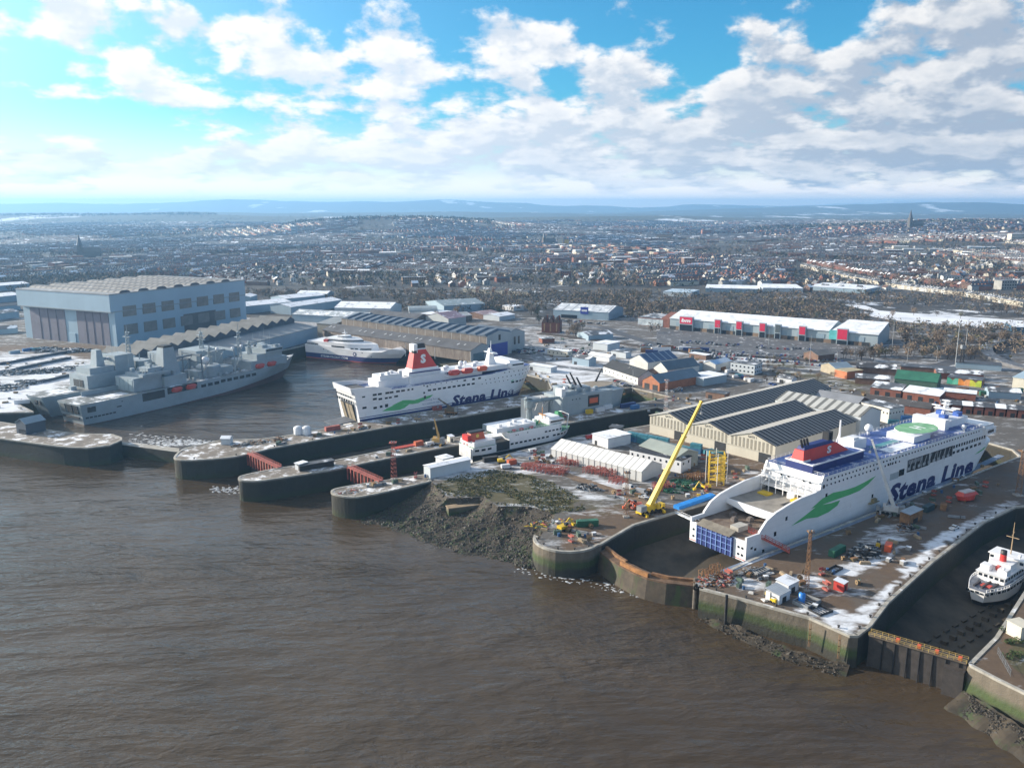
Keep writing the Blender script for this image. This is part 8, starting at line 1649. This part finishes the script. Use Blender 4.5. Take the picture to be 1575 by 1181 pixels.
# the rest of the town: too many to count
def town():
    k = M(); cells = set((int(a / 14), int(b / 14)) for a, b in OCC); n = 0
    mats = RENDERS + ROOFS
    def put(x, y, A, w_, d, h, rise, wm, rm):
        z = HT(x, y); c_, s_ = cos(A), sin(A); w2, d2 = w_ / 2, d / 2
        q = lambda u, v, zz: (x + u * c_ - v * s_, y + u * s_ + v * c_, z + zz)
        vs = [q(-w2, -d2, -3), q(w2, -d2, -3), q(w2, d2, -3), q(-w2, d2, -3), q(-w2, -d2, h), q(w2, -d2, h), q(w2, d2, h), q(-w2, d2, h), q(-w2, 0, h + rise), q(w2, 0, h + rise)]
        o = len(k.v); k.v += vs
        for f, m in (((0, 1, 5, 4), wm), ((1, 2, 6, 9, 5), wm), ((2, 3, 7, 6), wm), ((3, 0, 4, 8, 7), wm), ((4, 5, 9, 8), rm), ((6, 7, 8, 9), rm)): k.f.append([i + o for i in f]); k.m.append(m)
    def bare(x, y): return mn.noise(Vector((x / 260, y / 420, 5))) > .24
    def onscreen(x, y):
        z = HT(x, y) - CH; dep = y * TC - z * TS; px = CX + FP * x / dep; py = CY - FP * (y * TS + z * TC) / dep
        if px < -60 or px > 1640 or py > 447: return False
        if px < 1000 and py > 432 + 8 * sin(px * .02): return False
        if 1000 <= px < 1230 and py > 440: return False
        return not (px > 1225 and py > 405 + (px - 1231) * .172)
    cy_ = 1190
    while cy_ < 6300:
        cs = 185 if cy_ < 3200 else 240; cx_ = -(cy_ * .66 + 200)
        while cx_ < cy_ * .66 + 200:
            rb = random.Random(int(cx_) * 7919 + int(cy_)); big = random.Random(int(cx_ // 520) * 31 + int(cy_ // 700)); A = big.choice((.28, .5, 1.2, 2.0, -.25, .85)) + rb.uniform(-.06, .06); ty = rb.random(); c_, s_ = cos(A), sin(A); v = -cs * .55
            while v < cs * .55:
                u = -cs * .5 + rb.uniform(0, 20); base = rb.choice((6, 6, 9, 10, 7, 6)); wl_ = rb.choice((2, 2, 3, 3, 4, 0, 5))
                while u < cs * .5:
                    if ty < .68: L = rb.choice((13, 19, 25)); gap = 0 if rb.random() < .9 else 12
                    elif ty < .92: L = rb.uniform(8, 14); gap = rb.uniform(5, 12)
                    else: L = rb.uniform(20, 50); gap = rb.uniform(10, 30)
                    x, y = cx_ + (u + L / 2) * c_ - v * s_, cy_ + (u + L / 2) * s_ + v * c_; u += L + gap
                    if y < 1180 or bare(x, y) or not onscreen(x, y) or any((int(x / 14) + i, int(y / 14) + j) in cells for i in (-1, 0, 1) for j in (-1, 0, 1)): continue
                    rm = base if rb.random() < .7 else 6 + rb.choice((0, 0, 1, 3, 4, 4)); rm = 8 if rb.random() < .05 else rm; wm = wl_ if rb.random() < .65 else rb.choice((0, 1, 2, 3, 3, 4, 5))
                    if ty >= .92: put(x, y, A, L, U(12, 22), U(6, 11), .6, wm, rb.choice((7, 8, 9, 10)))
                    else:
                        h = U(5.2, 6.6); put(x, y, A, L, 9.2, h, 2.7, wm, rm)
                        if y < 2600:
                            for q in range(int(L / 6.4)): uu = -L / 2 + 6.4 * q + 3; put(x + uu * c_, y + uu * s_, A, .9, 1.4, h + 3.9, .1, wm, wm)
                    n += 1
                v += rb.choice((24, 34, 40)) if ty < .92 else 60
            cx_ += cs
        cy_ += cs
    print('town pieces', n)
    struct('distant_town', k, mats, 'stuff')
town()
# ------------------------------------------------------------------ winter trees
TWIG = [mat('twig_brown', (.175, .125, .083), .9, .3, .3), mat('twig_grey', (.13, .105, .08), .9, .3, .3), mat('twig_olive', (.10, .088, .042), .9, .3, .3), mat('evergreen', (.018, .030, .017), .9, .3, .3)]
BARK = mat('bark', (.05, .042, .035), .9)
def clump(k, c, r, rz, n, s, ma):
    for _ in range(n):
        d = Vector((random.gauss(0, 1), random.gauss(0, 1), random.gauss(0, 1))).normalized() * (R() ** .4); p = Vector((c[0] + d.x * r, c[1] + d.y * r, c[2] + d.z * rz)); u = Vector((random.gauss(0, 1), random.gauss(0, 1), random.gauss(0, 1.3))).normalized(); v = u.orthogonal().normalized(); a = s * U(.6, 1.4)
        o = len(k.v); k.v += [tuple(p - u * a - v * a * .35), tuple(p + u * a - v * a * .25), tuple(p + u * a * .8 + v * a * .4), tuple(p - u * a * .8 + v * a * .3)]; k.f.append([o, o + 1, o + 2, o + 3]); k.m.append(ma)
def tree_proto(i):
    h = (9, 11, 8, 10)[i % 4]; r = h * .36; k = M(); 
    for j in range(7): a = j * 2.4; clump(k, (r * .55 * cos(a), r * .55 * sin(a), h * (.5 + .06 * j)), r * .55, h * .2, 34, .42, 0)
    tr = M().tube((0, 0, -1), (0, 0, h * .55), .28, .14); 
    for j in range(5): a = j * 1.3; tr.tube((0, 0, h * (.3 + .05 * j)), (r * .6 * cos(a), r * .6 * sin(a), h * (.6 + .07 * j)), .12, .04, 4)
    t = thing('bare_tree', '', 'tree'); tr.obj('trunk', BARK, t); k.obj('crown', TWIG[i % 4 if i < 5 else 0], t); return t
protos = [tree_proto(i) for i in range(6)]
used_p = set(); NTR = 0
def trees(n, region, label, group, kinds=(0, 1, 2, 4, 5), s=(.8, 1.3)):
    global NTR
    for _ in range(n):
        x0, x1, y0, y1 = region; px, py = U(x0, x1), U(y0, y1); x, y, z = GT(px, py); i = random.choice(kinds); rz = R() * 6
        if i not in used_p: used_p.add(i); t = protos[i]; t.location = (x, y, z); t.rotation_euler[2] = rz; t['label'] = label; t['group'] = group
        else: t = dup(protos[i], (x, y, z), rz, label, group)
        k = U(*s); t.scale = (k, k, k * U(.9, 1.15)); NTR += 1
trees(28, (1340, 1500, 545, 556), 'bare brown tree in the bank between the retail shed and the slip road', 'bare trees on the bank by the slip road'); trees(26, (1375, 1575, 520, 535), 'bare tree in the scrub behind the two pale masts', 'bare trees behind the pale masts'); trees(10, (1295, 1345, 545, 556), 'bare reddish tree at the right end of the retail car park', 'bare trees at the end of the retail car park', (0, 1), (.7, 1.))
trees(12, (870, 900, 505, 520), 'brown tree beside the brick tower house', 'brown trees beside the brick tower house'); trees(9, (800, 830, 478, 500), 'dark tree left of the brick tower house', 'dark trees left of the brick tower house', (1, 3)); trees(40, (1160, 1300, 553, 596), 'low scrubby tree on the bank above the panelled shed', 'scrubby trees on the bank above the panelled shed', (2, 5, 0), (.3, .6)); trees(9, (1500, 1560, 528, 560), 'bare bush inside the loop of the ramp road', 'bare bushes inside the ramp road loop', (0, 2), (.4, .6))
trees(50, (650, 1575, 480, 492), 'bare tree on the front edge of the long woodland', 'bare trees on the woodland front edge'); trees(40, (340, 650, 452, 462), 'bare tree on the woodland edge behind the snowy warehouses', 'bare trees behind the snowy warehouses'); trees(16, (1500, 1575, 985, 1010), 'x', 'x') if False else None
trees(60, (480, 1000, 400, 440), 'bare tree standing among the nearer streets of the town', 'bare trees among the nearer streets')
for i, p in enumerate(protos):
    if i not in used_p:
        for c in list(p.children): bpy.data.objects.remove(c)
        bpy.data.objects.remove(p)
def woodland():
    k = M()
    bands = [(1500, (340, 1000), (450, 480), (.0, .1, .8)), (900, (880, 1340), (452, 494), 0), (700, (1000, 1600), (470, 512), 0), (420, (1340, 1600), (505, 550), 0), (350, (1180, 1600), (452, 468), 0), (500, (-40, 360), (415, 442), 0), (160, (-80, 60), (440, 448), 0)]
    for n, (x0, x1), (y0, y1), _ in bands:
        for _ in range(n):
            px, py = U(x0, x1), U(y0, y1)
            if 1290 < px and 466 < py < 502 and inside(px, py, [(1290, 465), (1360, 475), (1400, 470), (1575, 492), (1600, 505), (1400, 503), (1330, 485)]): continue
            if inside(px, py, [(1020, 492), (1380, 510), (1390, 545), (1010, 520)]) or inside(px, py, [(840, 474), (960, 478), (970, 500), (840, 496)]): continue
            if px < 680 and py > 462 - (0 if px > 500 else 4) and px < 610: continue
            x, y, z = GT(px, py); h = U(6, 11); clump(k, (x, y, z + h * .55), h * .45, h * .42, 15, 1.15, random.choices((0, 1, 2, 3), (5, 4, 2.2, .35))[0])
    struct('woodland', k, TWIG, 'stuff')
    k = M(); n = 0
    while n < 8200:
        py = 330 + 112 * R() ** 1.15; px = U(-100, 1680); x, y, z = GT(px, py)
        if y > 9000 or y < 1250: continue
        d = mn.noise(Vector((x / 260, y / 420, 5)))
        if d < .1 and R() > .28: continue
        h = U(6, 12) * (1 + y / 9000); clump(k, (x, y, z + h * .5), h * .5, h * .45, 6 if y > 2500 else 10, 1.5 * (1 + y / 6000), random.choices((0, 1, 2, 3), (3, 5, 1.6, 1.8))[0]); n += 1
    for _ in range(1500):       # wooded ridges
        px = random.choice((U(470, 760), U(0, 330), U(1150, 1600))); x, y, z = GT(px, 330); 
        Y0 = 4600 if 470 < px < 760 else (7600 if px < 400 else 3900); x = (px - CX) / FP * Y0; y = Y0 + U(-300, 300); z = HT(x, y); clump(k, (x, y, z + 8), 14, 9, 5, 6, 3 if R() < .6 else 1)
    struct('town_trees', k, TWIG, 'stuff')
woodland()
# snowy clearing between the woods
k = M(); P = [GT(*p)[:2] for p in [(1292, 468), (1330, 470), (1352, 478), (1400, 482), (1470, 486), (1575, 494), (1640, 503), (1560, 507), (1420, 498), (1370, 492), (1335, 486), (1345, 479), (1320, 474)]]
k.prism(P, .1, .35); struct('snow_field', k, mat('snow_field', (.70, .72, .76), .8, .15, .02, rust=((.12, .10, .09), .03, .62)))
k = M(); k.prism([GT(*p)[:2] for p in [(1010, 496), (1028, 507), (1350, 534), (1340, 565), (1010, 530)]], .02, .06); struct('car_park', k, mat('car_park_tarmac', (.10, .10, .105), .8, .3, .1, snow=.32))
# ------------------------------------------------------------------ air
hz = M().box(-31000, 31000, -1600, 30500, -14, 325).obj('haze', None); hz['kind'] = 'stuff'
hm = bpy.data.materials.new('haze_air'); hm.use_nodes = True; N = hm.node_tree.nodes; N.remove(N['Principled BSDF']); pv = N.new('ShaderNodeVolumePrincipled'); pv.inputs['Density'].default_value = HAZE; pv.inputs['Color'].default_value = HAZEC; pv.inputs['Anisotropy'].default_value = .35
hm.node_tree.links.new(pv.outputs[0], N['Material Output'].inputs['Volume']); hz.data.materials.clear(); hz.data.materials.append(hm)

k = M(); gp = [a for a in AREAS if a[0] == 'grass' and a[1] == 1.][0][2]; xs = [p[0] for p in gp]; ys = [p[1] for p in gp]; n = 0
while n < 2600:
    x, y = U(min(xs), max(xs)), U(min(ys), max(ys))
    if inside(x, y, gp) and mn.noise(Vector((x * .09, y * .09, 4))) > -.25: clump(k, (x, y, .12), U(.4, 1.1), .25, 4, .35, 0 if R() < .6 else 1); n += 1
struct('rough_grass', k, [mat('dry_grass', (.15, .125, .05), .9, .3, .5), mat('moss_grass', (.06, .075, .025), .9, .3, .5)], 'stuff')

sm = mat('shrub_green', (.045, .075, .02), .9, .4, .6)
for i in range(9):
    k = M(); clump(k, (0, 0, .8), U(1., 1.8), .8, 70, .3, 0); k.tube((0, 0, -.2), (0, 0, .9), .08); o = k.obj('shrub', sm); o.location = (*G(1548 + (i % 3) * 10 + U(-3, 3), 968 + (i // 3) * 22 + U(-5, 5)), 0); tag(o, 'green shrub on the right hand river corner behind the mesh fence', 'shrub', 'shrubs on the right hand river corner')
